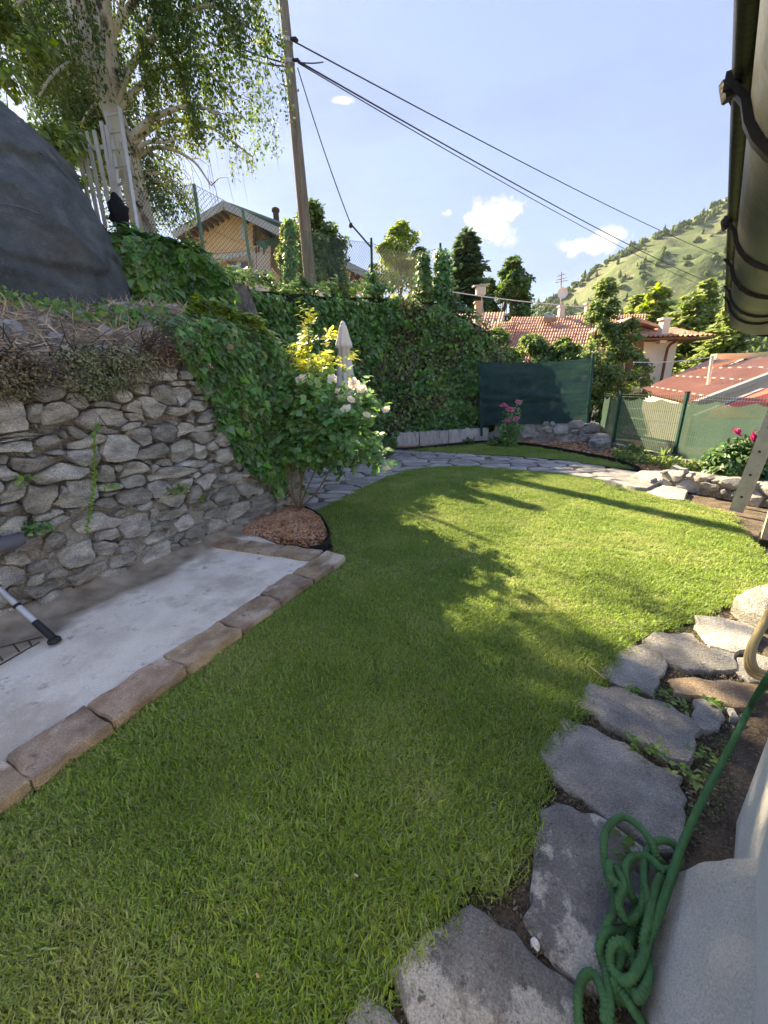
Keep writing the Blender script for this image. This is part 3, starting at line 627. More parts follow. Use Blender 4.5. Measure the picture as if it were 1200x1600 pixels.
# ---- lawn
LAWN_PX = [(0, 1275), (270, 1072), (540, 876), (528, 862), (518, 848), (516, 832), (505, 812), (484, 802), (520, 786), (560, 766), (600, 746), (640, 733), (690, 728), (740, 728), (860, 737), (960, 753), (1060, 778), (1135, 800), (1192, 858), (1215, 905), (1195, 925), (1150, 937), (1110, 955), (1085, 968), (1010, 990), (980, 1010), (945, 1050), (905, 1105), (880, 1140), (850, 1180), (858, 1225), (835, 1262), (832, 1330), (782, 1370), (735, 1372), (700, 1420), (622, 1505), (600, 1560), (540, 1592)]
lawn_poly = [P(x, y)[:2] for x, y in LAWN_PX] + [np.array(v) for v in ((-.2, .3), (-.3, -1.2), (-2.6, -1.4), (KA - KU * 1.2)[:2])]
bm = bmesh.new(); vs = [bm.verts.new((p[0], p[1], -.012)) for p in lawn_poly]; f = bm.faces.new(vs)
if f.normal.z < 0: f.normal_flip()
bmesh.ops.triangulate(bm, faces=[f]); me = bpy.data.meshes.new('lawn'); bm.to_mesh(me); bm.free()
tag(link('lawn', me, m_lawn), kind='structure')
STRIP_PX = [(640, 703), (700, 697), (760, 692), (830, 697), (900, 709), (960, 721), (995, 733), (960, 729), (880, 718), (800, 711), (720, 708)]
strip_poly = [P(x, y)[:2] for x, y in STRIP_PX]
bm = bmesh.new(); vs = [bm.verts.new((p[0], p[1], -.012)) for p in strip_poly]; f = bm.faces.new(vs)
f.normal_update()
if f.normal.z < 0: f.normal_flip()
bmesh.ops.triangulate(bm, faces=[f]); me = bpy.data.meshes.new('lawn_strip'); bm.to_mesh(me); bm.free()
tag(link('lawn_strip', me, m_lawn), kind='structure')
def clump(i, nb=44, rad=.055, hmin=.009, hmax=.025, wdt=.0022):
    rg_ = np.random.default_rng(100 + i); V = []; F = []
    for b in range(nb):
        a = rg_.uniform(0, 6.28); r_ = rad * math.sqrt(rg_.random()); x, y = r_ * math.cos(a), r_ * math.sin(a)
        h = rg_.uniform(hmin, hmax); th = rg_.uniform(0, 6.28); ln = rg_.uniform(.5, 1.7) * h; dx, dy = math.cos(th), math.sin(th); sx, sy = -dy * wdt, dx * wdt
        k_ = len(V)
        V += [(x - sx, y - sy, -.004), (x + sx, y + sy, -.004), (x + dx * ln * .4 + sx * .8, y + dy * ln * .4 + sy * .8, h * .65), (x + dx * ln * .4 - sx * .8, y + dy * ln * .4 - sy * .8, h * .65), (x + dx * ln, y + dy * ln, h)]
        F += [(k_, k_ + 1, k_ + 2), (k_, k_ + 2, k_ + 3), (k_ + 3, k_ + 2, k_ + 4)]
    me = mesh_np('grass_clump', V, F); me.materials.append(m_grass); return me
def grow(poly, dens, rg_):
    poly = np.asarray(poly); a = .5 * abs(np.dot(poly[:, 0], np.roll(poly[:, 1], 1)) - np.dot(poly[:, 1], np.roll(poly[:, 0], 1)))
    return samp(poly, int(a * dens), rg_)
gp = grow(lawn_poly, 620, rng); gp = gp[gp[:, 1] > -.4]
near = samp(np.array([(-1.9, .3), (1.3, .3), (1.6, 2.6), (-.6, 2.9), (-1.5, 1.1)]), 4500, rng); near = near[inpoly(near, lawn_poly)]
gp = np.vstack([gp, near, grow(strip_poly, 420, rng)])
pts = np.column_stack([gp, np.full(len(gp), -.008)]); rot = np.column_stack([rng.normal(0, .1, len(gp)), rng.normal(0, .1, len(gp)), rng.uniform(0, 6.28, len(gp))])
gp[:, :2] += rng.normal(0, .02, gp.shape); hv = np.array([1 + .35 * fbm((p[0] * 1.4, p[1] * 1.4, 0)) for p in gp]) * rng.uniform(.75, 1.2, len(gp))
gn_scatter('lawn_grass', pts, rot, hv, [clump(i) for i in range(8)], 'short fresh green grass of the lawn', 'grass')

# ------------------------------------------------------------------ paths and flagstones
def flat_stone(name, poly, z0, th, m, parent, rg, jit=.004, domez=.0):
    """irregular slab from a ground outline (2-D points)"""
    p = np.asarray(poly, float); n0 = len(p)
    q = []
    for i in range(n0):
        a, b = p[i], p[(i + 1) % n0]; k_ = max(1, int(np.linalg.norm(b - a) / .04))
        k_ = min(k_, 12)
        for t in range(k_):
            v = a + (b - a) * t / k_; e = (b - a)[::-1] * np.array([1, -1]); e = e / (np.linalg.norm(e) + 1e-9)
            q.append(v + e * (jit * 2 * fbm((v[0] * 12, v[1] * 12, z0 * 40)) if t else 0))
    q = np.array(q); K = len(q); c = q.mean(0); V = []
    for fr, z in ((1.02, z0 - .05), (1.0, z0 + th * .8), (None, z0 + th), ('m', z0 + th + domez)):
        for v in q:
            d = v - c
            if fr is None: w_ = c + d * (1 - .007 / (np.linalg.norm(d) + 1e-6))
            elif fr == 'm': w_ = c + d * .55
            else: w_ = c + d * fr
            zz = z + (0 if z < z0 else .5 * jit * fbm((w_[0] * 9, w_[1] * 9, 2)))
            V.append((w_[0], w_[1], zz))
    V.append((c[0], c[1], z0 + th + domez))
    F = [(r_ * K + i, r_ * K + (i + 1) % K, (r_ + 1) * K + (i + 1) % K) for r_ in range(3) for i in range(K)] + [(r_ * K + i, (r_ + 1) * K + (i + 1) % K, (r_ + 1) * K + i) for r_ in range(3) for i in range(K)] + [(3 * K + i, 3 * K + (i + 1) % K, 4 * K) for i in range(K)]
    ar = .5 * (np.dot(q[:, 0], np.roll(q[:, 1], -1)) - np.dot(q[:, 1], np.roll(q[:, 0], -1)))
    if ar < 0: F = [f[::-1] for f in F]
    return obj_np(name, V, F, m, parent, 40)
def sheet(name, poly, z, m, kind='structure'):
    bm = bmesh.new(); vs = [bm.verts.new((p[0], p[1], z)) for p in poly]; f = bm.faces.new(vs); f.normal_update()
    if f.normal.z < 0: f.normal_flip()
    bmesh.ops.triangulate(bm, faces=[f]); me = bpy.data.meshes.new(name); bm.to_mesh(me); bm.free()
    return tag(link(name, me, m), kind=kind)
# paved path behind the lawn
PATH_PX = [(484, 803), (520, 787), (560, 767), (600, 747), (640, 734), (690, 729), (740, 729), (860, 738), (960, 754), (1020, 768), (1042, 752), (1000, 738), (960, 731), (880, 720), (800, 713), (720, 709), (640, 704), (600, 700), (540, 704), (490, 716), (440, 735), (415, 760), (440, 792)]
path_poly = np.array([P(x, y)[:2] for x, y in PATH_PX])
path = sheet('garden_path', path_poly, -.022, m_joint)
lo, hi = path_poly.min(0) - .1, path_poly.max(0) + .1
sd_ = []
rgp = np.random.default_rng(5)
for _ in range(9000):
    a, b = rgp.uniform(lo, hi); ww = rgp.uniform(.34, .7); hh = ww * rgp.uniform(.55, .95)
    if not inpoly(np.array([[a, b]]), path_poly)[0]: continue
    if sd_:
        A_ = np.array(sd_); d = (np.abs(A_[:, 0] - a) / (A_[:, 2] + ww) * 2) ** 2.2 + (np.abs(A_[:, 1] - b) / (A_[:, 3] + hh) * 2) ** 2.2
        if d.min() < .72: continue
    sd_.append((a, b, ww, hh))
for o2 in cells(sd_, lo, hi, .02, warp=.02, maxd=.72, seed=9):
    a, b, ol_ = o2; ln = np.linalg.norm(ol_, axis=1, keepdims=True); ol_ = ol_ * (ln - .014) / ln
    pts2 = ol_ + np.array([a, b]); ins = inpoly(pts2, path_poly)
    while not ins.all() and (ln > .05).all() and ins.any():
        ol_[~ins] *= .88; pts2 = ol_ + np.array([a, b]); ins = inpoly(pts2, path_poly)
        if np.linalg.norm(ol_, axis=1).min() < .04: break
    flat_stone('flagstone', pts2, -.02, .024 + rgp.uniform(-.004, .005), m_pave, path, rgp, .003)
# big flagstones along the house
walk = sheet('house_walk', [P(x, y)[:2] for x, y in ((540, 1600), (622, 1500), (700, 1410), (782, 1360), (832, 1325), (840, 1262), (860, 1225), (845, 1180), (905, 1100), (945, 1045), (1010, 985), (1085, 962), (1150, 932), (1215, 905))] + [(4.2, 3.0), (2.4, 1.2), (.75, .1), (.3, -.6), (-.2, -.6), (-.2, .3)], -.03, m_soil)
def z6(l): return [P(780 + x / 2.857, 880 + y / 2.857)[:2] for x, y in l]
def z7(l): return [P(540 + x / 1.818, 1180 + y / 1.818)[:2] for x, y in l]
rgf = np.random.default_rng(8)
FL = [(z6([(465, 495), (500, 450), (580, 375), (640, 365), (735, 430), (730, 490), (690, 585), (570, 545)]), m_flag),
      (z6([(355, 635), (415, 548), (520, 560), (700, 620), (760, 640), (872, 720), (850, 860), (830, 885), (740, 860), (620, 790), (480, 710)]), m_flag),
      (z6([(200, 850), (290, 700), (420, 740), (560, 810), (640, 870), (800, 950), (815, 1040), (800, 1240), (700, 1255), (480, 1120), (330, 1000), (260, 950)]), m_flag),
      (z6([(655, 345), (700, 315), (860, 320), (930, 380), (1040, 410), (1050, 470), (960, 475), (830, 470), (740, 420)]), m_flag),
      (z6([(880, 240), (960, 245), (1090, 270), (1150, 300), (1110, 385), (1050, 400), (945, 368), (895, 300)]), m_flag),
      (z6([(870, 610), (930, 605), (1000, 640), (980, 730), (900, 740), (865, 670)]), m_flag),
      (z6([(770, 520), (870, 510), (1150, 545), (1130, 640), (1040, 635), (930, 598), (800, 580)]), m_kerb),
      (z6([(1010, 640), (1045, 645), (1075, 690), (1030, 695)]), m_flag),
      (z6([(1060, 420), (1140, 400), (1240, 430), (1240, 520), (1120, 525), (1060, 480)]), m_flag),
      (z7([(555, 165), (640, 155), (740, 195), (800, 240), (870, 300), (850, 420), (800, 560), (745, 650), (690, 640), (640, 600), (520, 450), (545, 330)]), m_flagl),
      (z7([(150, 610), (240, 510), (360, 435), (480, 510), (560, 600), (655, 670), (660, 800), (560, 850), (380, 850), (215, 790)]), m_flagl),
      (z7([(5, 750), (50, 680), (115, 720), (190, 800), (180, 860), (60, 860)]), m_flag)]
for i, (pl, m) in enumerate(FL):
    pl = np.array(pl); pl = pl.mean(0) + (pl - pl.mean(0)) * 1.08
    flat_stone('flagstone', pl, -.03, .032 + rgf.uniform(-.006, .008), m, walk, rgf, .013, .004)
tag(flat_stone('boulder', z6([(1040, 190), (1100, 155), (1200, 130), (1290, 150), (1280, 250), (1165, 285), (1090, 250)]), -.03, .1, m_stone, None, rgf, .012, .05), 'rounded grey boulder at the end of the big flagstones', 'boulder')
# crumbs of gravel and twigs in the soil strip
def chips(name, pts, m, parent, rg_, smin, smax, flat=.35, kind='stuff', lift=.0):
    N_ = len(pts); base = np.array([(-1, -.5, 0), (1, -.4, 0), (.9, .5, 0), (-.9, .45, 0), (-.6, -.2, 1), (.6, -.2, 1), (.5, .3, 1), (-.5, .25, 1)], float) * .5
    Fb = np.array([(3, 2, 1, 0), (4, 5, 6, 7), (0, 1, 5, 4), (1, 2, 6, 5), (2, 3, 7, 6), (3, 0, 4, 7)])
    s = rg_.uniform(smin, smax, N_); S = np.stack([s, s * rg_.uniform(.4, .9, N_), s * flat * rg_.uniform(.5, 1.3, N_)], 1)
    from mathutils import Euler
    V = np.zeros((N_, 8, 3))
    rz = rg_.uniform(0, 6.28, N_); rx_ = rg_.normal(0, .35, N_); ry = rg_.normal(0, .35, N_)
    for i in range(N_):
        M = np.array(Euler((rx_[i], ry[i], rz[i])).to_matrix()); V[i] = (base * S[i]) @ M.T + pts[i]
    F = (Fb[None] + 8 * np.arange(N_)[:, None, None]).reshape(-1, 4)
    return obj_np(name, V.reshape(-1, 3), F, m, parent, kind=kind)
soil_poly = [P(x, y)[:2] for x, y in ((560, 1595), (640, 1500), (720, 1400), (830, 1320), (850, 1190), (945, 1050), (1085, 965), (1180, 960), (1195, 1050), (1150, 1150), (1140, 1270), (1040, 1360), (1005, 1500), (990, 1600))]
gp = samp(np.array(soil_poly), 6000, rgf); tag(chips('gravel', np.column_stack([gp, np.full(len(gp), -.022)]), mat('gravel_bits', [(.07, .058, .046), (.13, .11, .09), (.24, .215, .185)], 3, .9, island=.5, coord='pos'), None, rgf, .004, .022, .9), 'crumbs of gravel and soil between the big flagstones', 'gravel')
jp_ = samp(np.array(soil_poly), 420, rgf); jp_ = np.column_stack([jp_, np.full(len(jp_), -.026)])
gn_scatter('joint_moss', jp_, np.column_stack([np.zeros((len(jp_), 2)), rgf.uniform(0, 6.28, len(jp_))]), rgf.uniform(.2, .5, len(jp_)), [clump(20 + i, 26, .06, .01, .035) for i in range(4)], 'sparse moss and grass in the flagstone joints', 'moss')
lt_ = samp(np.array(lawn_poly), 260, rgf); lt_ = lt_[lt_[:, 1] > .2]; n_ = len(lt_)
chips('lawn_litter', np.column_stack([lt_, np.full(n_, .022)]), mat('dry_litter', [(.2, .14, .08), (.36, .29, .17), (.5, .43, .28)], 3, .9, island=.4, coord='pos'), None, rgf, .006, .018, .12); tag(bpy.data.objects['lawn_litter'], 'tiny dry clippings and leaf bits scattered on the lawn', 'litter')
# ------------------------------------------------------------------ bark mulch: rose bed and the strip by the edging blocks
def mulch(name, poly, hgt, dens, label, rg_, smin=.022, smax=.05):
    poly = np.asarray(poly); c = poly.mean(0); K = len(poly); rings = [1.0, .9, .7, .4, .1]; V = []
    hz = [0, .6, .85, 1, 1]
    for r_, h in zip(rings, hz):
        for p in poly: V.append((*(c + (p - c) * r_), -.02 + hgt * h))
    V.append((*c, -.02 + hgt)); F4 = []
    bmv = MB(); bmv.add(V, [(r_ * K + i, r_ * K + (i + 1) % K, (r_ + 1) * K + (i + 1) % K, (r_ + 1) * K + i) for r_ in range(4) for i in range(K)] + [(4 * K + i, 4 * K + (i + 1) % K, 5 * K) for i in range(K)])
    root = empty(name, (*c, 0)); tag(root, label, 'mulch bed')
    bmv.build('soil', m_mulch, root, 179)
    a = .5 * abs(np.dot(poly[:, 0], np.roll(poly[:, 1], 1)) - np.dot(poly[:, 1], np.roll(poly[:, 0], 1)))
    q = samp(poly, int(a * dens), rg_)
    # height from the nearest ring
    an_p = np.arctan2(*(poly - c).T[::-1]); o_ = np.argsort(an_p); rp = np.linalg.norm(poly - c, axis=1)[o_]; ap = an_p[o_]
    aq = np.arctan2(*(q - c).T[::-1]); rq = np.linalg.norm(q - c, axis=1) / np.interp(aq, np.r_[ap[-1] - 6.2832, ap, ap[0] + 6.2832], np.r_[rp[-1], rp, rp[0]])
    zq = -.02 + hgt * np.interp(rq, [.1, .4, .7, .9, 1], [1, 1, .85, .6, .05]) + .008
    chips('bark_chip', np.column_stack([q, zq]), m_chip, root, rg_, smin, smax)
    return root
rgm = np.random.default_rng(31)
bed_px = [(360, 836), (400, 846), (440, 851), (480, 854), (500, 851), (511, 838), (507, 822), (496, 808), (480, 799), (460, 791), (440, 789), (415, 796), (385, 815)]
bedp = np.array([P(x, y)[:2] for x, y in bed_px])
mulch('mulch_bed', bedp, .1, 5200, 'rounded bed of reddish bark mulch under the white rose bush', rgm)
edge = spline([(*P(x, y, .03)[:2], .02) for x, y in ((484, 858), (503, 855), (515, 842), (511, 824), (499, 807), (482, 797), (462, 789))], 60)
V, F = [], []
for i, p in enumerate(edge):
    t = nrm(np.gradient(edge, axis=0)[i]); nn_ = np.array([t[1], -t[0], 0]) * .004
    V += [p - nn_ + (0, 0, -.06), p + nn_ + (0, 0, -.06), p + nn_ + (0, 0, .045), p - nn_ + (0, 0, .045)]
for i in range(len(edge) - 1):
    for a, b in ((0, 1), (1, 2), (2, 3), (3, 0)): F.append((i * 4 + a, i * 4 + b, i * 4 + 4 + b, i * 4 + 4 + a))
tag(obj_np('bed_edging', V, F, m_black, smooth=60), 'thin black plastic edging curved round the rose bed', 'edging strip')
ms_px = [(600, 701), (640, 701), (700, 695), (760, 690), (830, 695), (900, 707), (960, 719), (1003, 733), (1060, 743), (1130, 752), (1180, 760), (1180, 747), (1120, 737), (1060, 726), (1000, 716), (955, 700), (920, 692), (860, 688), (800, 685), (760, 686), (700, 690), (610, 695)]
msp = np.array([P(x, y)[:2] for x, y in ms_px])
mb2 = sheet('mulch_strip', msp, -.006, m_mulch)
q = samp(msp, 4200, rgm); chips('bark_chip', np.column_stack([q, np.full(len(q), .004)]), m_chip, mb2, rgm, .03, .075)
e2 = spline([P(x, y, .0) for x, y in ((605, 702), (640, 702.5), (700, 696.5), (760, 691.5), (830, 696.5), (900, 708.5), (960, 720.5), (998, 734))], 60); V, F = [], []
for i, p in enumerate(e2):
    t = nrm(np.gradient(e2, axis=0)[i]); nn_ = np.array([t[1], -t[0], 0]) * .005
    V += [p - nn_ + (0, 0, -.06), p + nn_ + (0, 0, -.06), p + nn_ + (0, 0, .06), p - nn_ + (0, 0, .06)]
for i in range(len(e2) - 1):
    for a, b in ((0, 1), (1, 2), (2, 3), (3, 0)): F.append((i * 4 + a, i * 4 + b, i * 4 + 4 + b, i * 4 + 4 + a))
tag(obj_np('bed_edging', V, F, m_black, smooth=60), 'long black edging between far lawn strip and bark mulch', 'edging strip')
# ------------------------------------------------------------------ pale edging blocks below the ivy wall
eb = empty('block_edging', P(690, 692), 'pale scalloped concrete edging blocks below the ivy wall', 'edging')
xa = [P(613, 698), P(655, 696), P(701, 693), P(763, 689)]
for a_, b_ in zip(xa[:-1], xa[1:]):
    ux = nrm(b_ - a_); ux[2] = 0; L_ = np.linalg.norm(b_ - a_) - .03
    mbk = MB(); nsc = max(3, int(L_ / .16)); yv = np.array([-ux[1], ux[0], 0]) * .16
    prof = []
    for i in range(nsc * 6 + 1):
        t = i / (nsc * 6); prof.append((t * L_, .33 + .022 * abs(math.sin(math.pi * nsc * t)) + .01 * rgm.normal()))
    poly = [a_ + ux * .015 + np.array([0, 0, -.05])] + [a_ + ux * (.015 + x) + np.array([0, 0, z]) for x, z in prof] + [a_ + ux * (.015 + L_) + np.array([0, 0, -.05])]
    mbk.slab(poly[::-1], yv)
    mbk.build('edging_block', m_block, eb)
# ------------------------------------------------------------------ low dry-stone wall carrying the screen, and the low wall at the right
def low_wall(name, label, A_, B_, h, n, wr, seed, m=m_stone, ztop=None, back=.35, capn=True):
    A_ = np.asarray(A_, float); B_ = np.asarray(B_, float); u_ = nrm(B_ - A_); u_[2] = 0; nn_ = np.array([u_[1], -u_[0], 0]); Ln = np.linalg.norm((B_ - A_)[:2])
    root = empty(name, A_, label, 'stone wall'); global rg; rg = np.random.default_rng(seed)
    S = fill([], 0, Ln, lambda s: .04, lambda s: h - .05, n, wr, (.45, .8), .8); S = fill(S, 0, Ln, lambda s: .03, lambda s: h - .03, n * 2, (wr[0] * .5, wr[0]), (.5, .8), .85)
    for o2, s_ in zip(cells(S, (-.2, -.05), (Ln + .2, h + .1), .012, warp=.03, maxd=.62, seed=seed), S):
        stone_obj('stone', o2, A_, u_, np.array([0, 0, 1.]), nn_, .12, rg.uniform(.04, .1), .008, m, root, rg)
    mbk = MB(); c = A_ + u_ * Ln / 2 - nn_ * (back / 2 + .015) + np.array([0, 0, h / 2 - .04]); mbk.box(c, (Ln, back, h), (u_, -nn_, (0, 0, 1))); mbk.build('core', m_mortar, root)
    return root, u_, nn_, Ln
low_wall('dry_stone_wall', 'low whitish dry stone wall under the green screen', P(772, 688), P(932, 691), .5, 200, (.3, .6), 41, mat('pale_stone', [(.26, .25, .235), (.4, .385, .36), (.55, .53, .5)], 4, .85, 1, 20, rand=.2, spots=[((.3, .21, .13), 2.5, .6, .75), ((.1, .095, .09), 7, .62, .72)], bdist=.05))
low_wall('garden_wall', 'low grey stone wall beside the path under the fence bed', P(1030, 757), P(1330, 812), .24, 400, (.16, .27), 42, m_pave)
# loose boulder and slate steps where the path ends
tag(flat_stone('boulder', [P(x, y)[:2] for x, y in ((918, 700), (925, 688), (945, 684), (955, 690), (953, 702), (935, 706))], -.02, .2, m_stone, None, rgf, .03, .08), 'pale boulder at the end of the dry stone wall', 'boulder')
st = empty('slate_steps', P(1010, 765), 'stack of dark slate steps at the end of the path', 'steps')
for (pl, z, th) in (([(945, 756), (985, 742), (1035, 744), (1040, 752), (1010, 768), (990, 766)], .0, .05), ([(985, 752), (1000, 744), (1036, 745), (1040, 750), (1015, 760)], .05, .05), ([(1010, 770), (1042, 756), (1075, 768), (1068, 783), (1040, 780)], -.02, .035)):
    flat_stone('slate', [P(x, y)[:2] for x, y in pl], z, th, m_flag, st, rgf, .012)

# ------------------------------------------------------------------ our house at the right: walls, plinth, eave
hd = nrm(np.array([.69, .72])); HU = np.array([hd[0], hd[1], 0]); HN = np.array([-hd[1], hd[0], 0])    # along the wall, out to the lawn
HC = P(1155, 1265)
house = empty('own_house', HC, 'white rendered house wall with dark eave close on the right', 'house')
def hb(s0, s1, d0, d1, z0, z1): # box along the house: s along, d outwards
    q = [HC + HU * s + HN * d for s, d in ((s0, d0), (s0, d1), (s1, d1), (s1, d0))]
    return [np.array([p[0], p[1], z0]) for p in q] + [np.array([p[0], p[1], z1]) for p in q]
def grid_face(a, b, c, d, nu, nv, m, parent, name, amp=.006, sc_=6, rnd=0.):
    V = []
    nn_ = nrm(np.cross(b - a, d - a))
    for i in range(nu + 1):
        for j in range(nv + 1):
            u_, v_ = i / nu, j / nv; p = a * (1 - u_) * (1 - v_) + b * u_ * (1 - v_) + c * u_ * v_ + d * (1 - u_) * v_
            V.append(p + nn_ * amp * fbm(p * sc_))
    F = [(i * (nv + 1) + j, (i + 1) * (nv + 1) + j, (i + 1) * (nv + 1) + j + 1, i * (nv + 1) + j + 1) for i in range(nu) for j in range(nv)]
    return obj_np(name, V, F, m, parent, 179)
ZE = 1.74
mbk = MB(); mbk.hexa(hb(-2.8, 0, -3.2, 0, -.1, ZE + .05)); o = mbk.build('wall', m_plast, house)
bv = o.modifiers.new('b', 'BEVEL'); bv.width = .03; bv.segments = 3
# battered plinth with rough render
pa, pb = P(1000, 1600), P(1040, 1366)
pa = pb - HU * 2.0 - HN * .02
V = []
sN = 70
for i in range(sN + 1):
    t = i / sN; base = pa + (pb - pa) * t; s_ = float((base - HC) @ HU)
    for j in range(15):
        u_ = j / 14; d_ = float((base - HC) @ HN); dd = d_ * (1 - u_) - .02 * u_
        p = HC + HU * s_ + HN * dd; p[2] = -.05 + (.05 + .30 * u_ ** .9) if j else -.05
        p = p + np.array([0, 0, 1]) * .012 * fbm(p * 7) + HN * .008 * fbm(p * 11)
        V.append(p)
F = [(i * 15 + j, i * 15 + j + 1, (i + 1) * 15 + j + 1, (i + 1) * 15 + j) for i in range(sN) for j in range(14)]
k0 = len(V); last = [sN * 15 + j for j in range(15)]
V.append(HC + HU * float((pb - HC) @ HU) - HN * .02 + np.array([0, 0, -.05]))
pln = MB(); pln.add(V, F + [(last[j], k0, last[j + 1]) for j in range(14)])
pln.build('plinth', m_plastr, house, 50)
# eave: soffit, fascia, roof, copper half-round gutter
G0, G1 = P(1197, 0, ZE), P(1141, 486, ZE)
GR = .08
gd = nrm(G1 - G0); gd[2] = 0; gn = np.array([-gd[1], gd[0], 0])          # along, outward (left)
GL = np.linalg.norm(G1 - G0)
G0 = G0 - gn * GR; G1 = G1 - gn * GR
Ga = G0 - gd * 1.6
def gutter_path(off, dz):
    p = [Ga - gn * off + np.array([0, 0, dz]), G1 - gn * off + np.array([0, 0, dz])]
    return p
# half-round trough swept along the eave and round the corner
corner = G1.copy(); side = nrm(np.array([gd[1], -gd[0], 0]) * .92 + gd * .4)
axis = [Ga + gd * t for t in np.linspace(0, np.linalg.norm(G1 - Ga), 26)]
for a in np.linspace(0, 1, 9)[1:]:
    axis.append(corner + gd * .16 * math.sin(a * math.pi / 2) + side * .2 * (1 - math.cos(a * math.pi / 2)))
for t in np.linspace(.1, 2.6, 8): axis.append(axis[33] + side * t)
axis = np.array(axis); tg = nrm(np.gradient(axis, axis=0)); V = []; nseg = 14
for p, t in zip(axis, tg):
    nx = np.array([-t[1], t[0], 0])
    for i in range(nseg + 1):
        a = math.pi * i / nseg; V.append(p + nx * GR * math.cos(a) + np.array([0, 0, -GR * math.sin(a)]))
k = nseg + 1
F = [(i * k + j, i * k + j + 1, (i + 1) * k + j + 1, (i + 1) * k + j) for i in range(len(axis) - 1) for j in range(nseg)]
g = obj_np('gutter', V, F, m_gut, house, 179); sm = g.modifiers.new('s', 'SOLIDIFY'); sm.thickness = .003
nx = np.stack([-tg[:, 1], tg[:, 0], np.zeros(len(tg))], 1)
bd = MB(); bd.tube(axis + nx * (GR + .006) + np.array([0, 0, .006]), .0115, 8); bd.build('gutter_bead', m_gutd, g, 60)
def strap(c, t, wd_, lift, name, hook=False):
    nx_ = np.array([-t[1], t[0], 0]); b_ = MB(); V = []; n_ = 16
    for sgn in (-1, 1):
        for rr in (GR + .003, GR + .009):
            for i in range(n_ + 1):
                a = math.pi * i / n_; V.append(c + nx_ * (rr + (.012 if i == 0 else 0)) * math.cos(a) + np.array([0, 0, -rr * math.sin(a)]) + t * sgn * wd_ / 2)
    k_ = n_ + 1; F = []
    for i in range(n_):
        F += [(k_ + i, k_ + i + 1, 3 * k_ + i + 1, 3 * k_ + i), (i, i + 1, k_ + i + 1, k_ + i), (2 * k_ + i, 3 * k_ + i, 3 * k_ + i + 1, 2 * k_ + i + 1), (i, 2 * k_ + i, 2 * k_ + i + 1, i + 1)]
    b_.add(V, F)
    if hook:
        q = c + nx_ * (GR + .016); b_.tube([q + np.array([0, 0, -.012]), q + nx_ * .005, q + nx_ * .006 + t * .025 + np.array([0, 0, .01]), q + t * .05 + np.array([0, 0, .006])], [.005, .004, .003, .002], 6)
        b_.box(q + nx_ * .002, (.006, .009, .013), (nx_, t, (0, 0, 1)))
    b_.build(name, m_gutd, house, 50)
for (yy, hook, wd_) in ((112, True, .013), (340, True, .006), (402, False, .008), (445, False, .008), (462, False, .012)):
    q = P(1197 - 56 * yy / 486., yy, ZE); s_ = float((q - Ga) @ gd); strap(Ga + gd * s_, gd, wd_, 0, 'gutter_bracket', hook)
for i in (29, 32, 35): strap(axis[i], tg[i], .02, 0, 'gutter_bracket')
# roof slope and dark soffit behind the gutter
e0, e1_ = Ga - gn * .04, G1 - gn * .04 + gd * .05
far_ = side * 3.2
mbk = MB(); zt = np.array([0, 0, .03])
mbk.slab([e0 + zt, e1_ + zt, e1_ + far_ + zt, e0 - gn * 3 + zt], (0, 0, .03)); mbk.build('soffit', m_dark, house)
mbk = MB(); up_ = np.array([0, 0, .07])
mbk.slab([e0 + gn * .05 + up_, e1_ + gn * .05 + up_, e1_ + far_ + up_ + np.array([0, 0, .7]), e0 - gn * 3 + up_ + np.array([0, 0, .9])], (0, 0, .04)); mbk.build('roof', m_tile, house)
# tan board at the frame's right edge
wp = P(1187, 852); pb_ = MB(); pb_.box(wp + HU * .05 - HN * .02 + np.array([0, 0, .55]) + np.array([.06, .06, 0]), (.05, .22, 1.0), (HN, HU, (0, 0, 1)))
bo = empty('board_post', wp, 'tan wooden post on a dark foot at the right edge of the lawn', 'post'); pb_.build('board', m_wood, bo)
pb_ = MB(); pb_.box(wp + HU * .05 - HN * .02 + np.array([.06, .06, .02]), (.07, .25, .07), (HN, HU, (0, 0, 1))); pb_.build('foot', m_gutd, bo)

# ------------------------------------------------------------------ leaves
T_DIA = (np.array([(0, 0, 0), (-.32, .5, .1), (0, 1, -.02), (.32, .5, .1)]), np.array([(0, 2, 1), (0, 3, 2)]))
T_OVA = (np.array([(0, 0, 0), (-.3, .3, .06), (-.27, .65, .07), (0, 1, -.03), (.27, .65, .07), (.3, .3, .06), (0, .5, 0)]), np.array([(0, 6, 1), (1, 6, 2), (2, 6, 3), (3, 6, 4), (4, 6, 5), (5, 6, 0)]))
T_IVY = (np.array([(0, 0, 0), (-.48, .18, .04), (-.3, .45, .05), (0, 1, -.05), (.3, .45, .05), (.48, .18, .04), (0, .38, -.02)]), np.array([(0, 6, 1), (1, 6, 2), (2, 6, 3), (3, 6, 4), (4, 6, 5), (5, 6, 0)]))
T_NDL = (np.array([(0, 0, 0), (-.1, .5, .02), (0, 1, 0), (.1, .5, .02)]), np.array([(0, 2, 1), (0, 3, 2)]))
def leaves(name, pos, nr, tip, size, T, m, parent, kind=None):
    pos = np.asarray(pos, float); n_ = len(pos); nr = nrm(nr); tip = np.asarray(tip, float); tip = nrm(tip - (tip * nr).sum(1, keepdims=True) * nr); x = np.cross(tip, nr)
    size = np.broadcast_to(np.asarray(size, float), (n_,))[:, None, None]
    t = T[0][None]; V = pos[:, None] + size * (t[..., :1] * x[:, None] + t[..., 1:2] * tip[:, None] + t[..., 2:] * nr[:, None])
    F = (T[1][None] + len(T[0]) * np.arange(n_)[:, None, None]).reshape(-1, 3)
    return obj_np(name, V.reshape(-1, 3), F, m, parent, 179, kind)
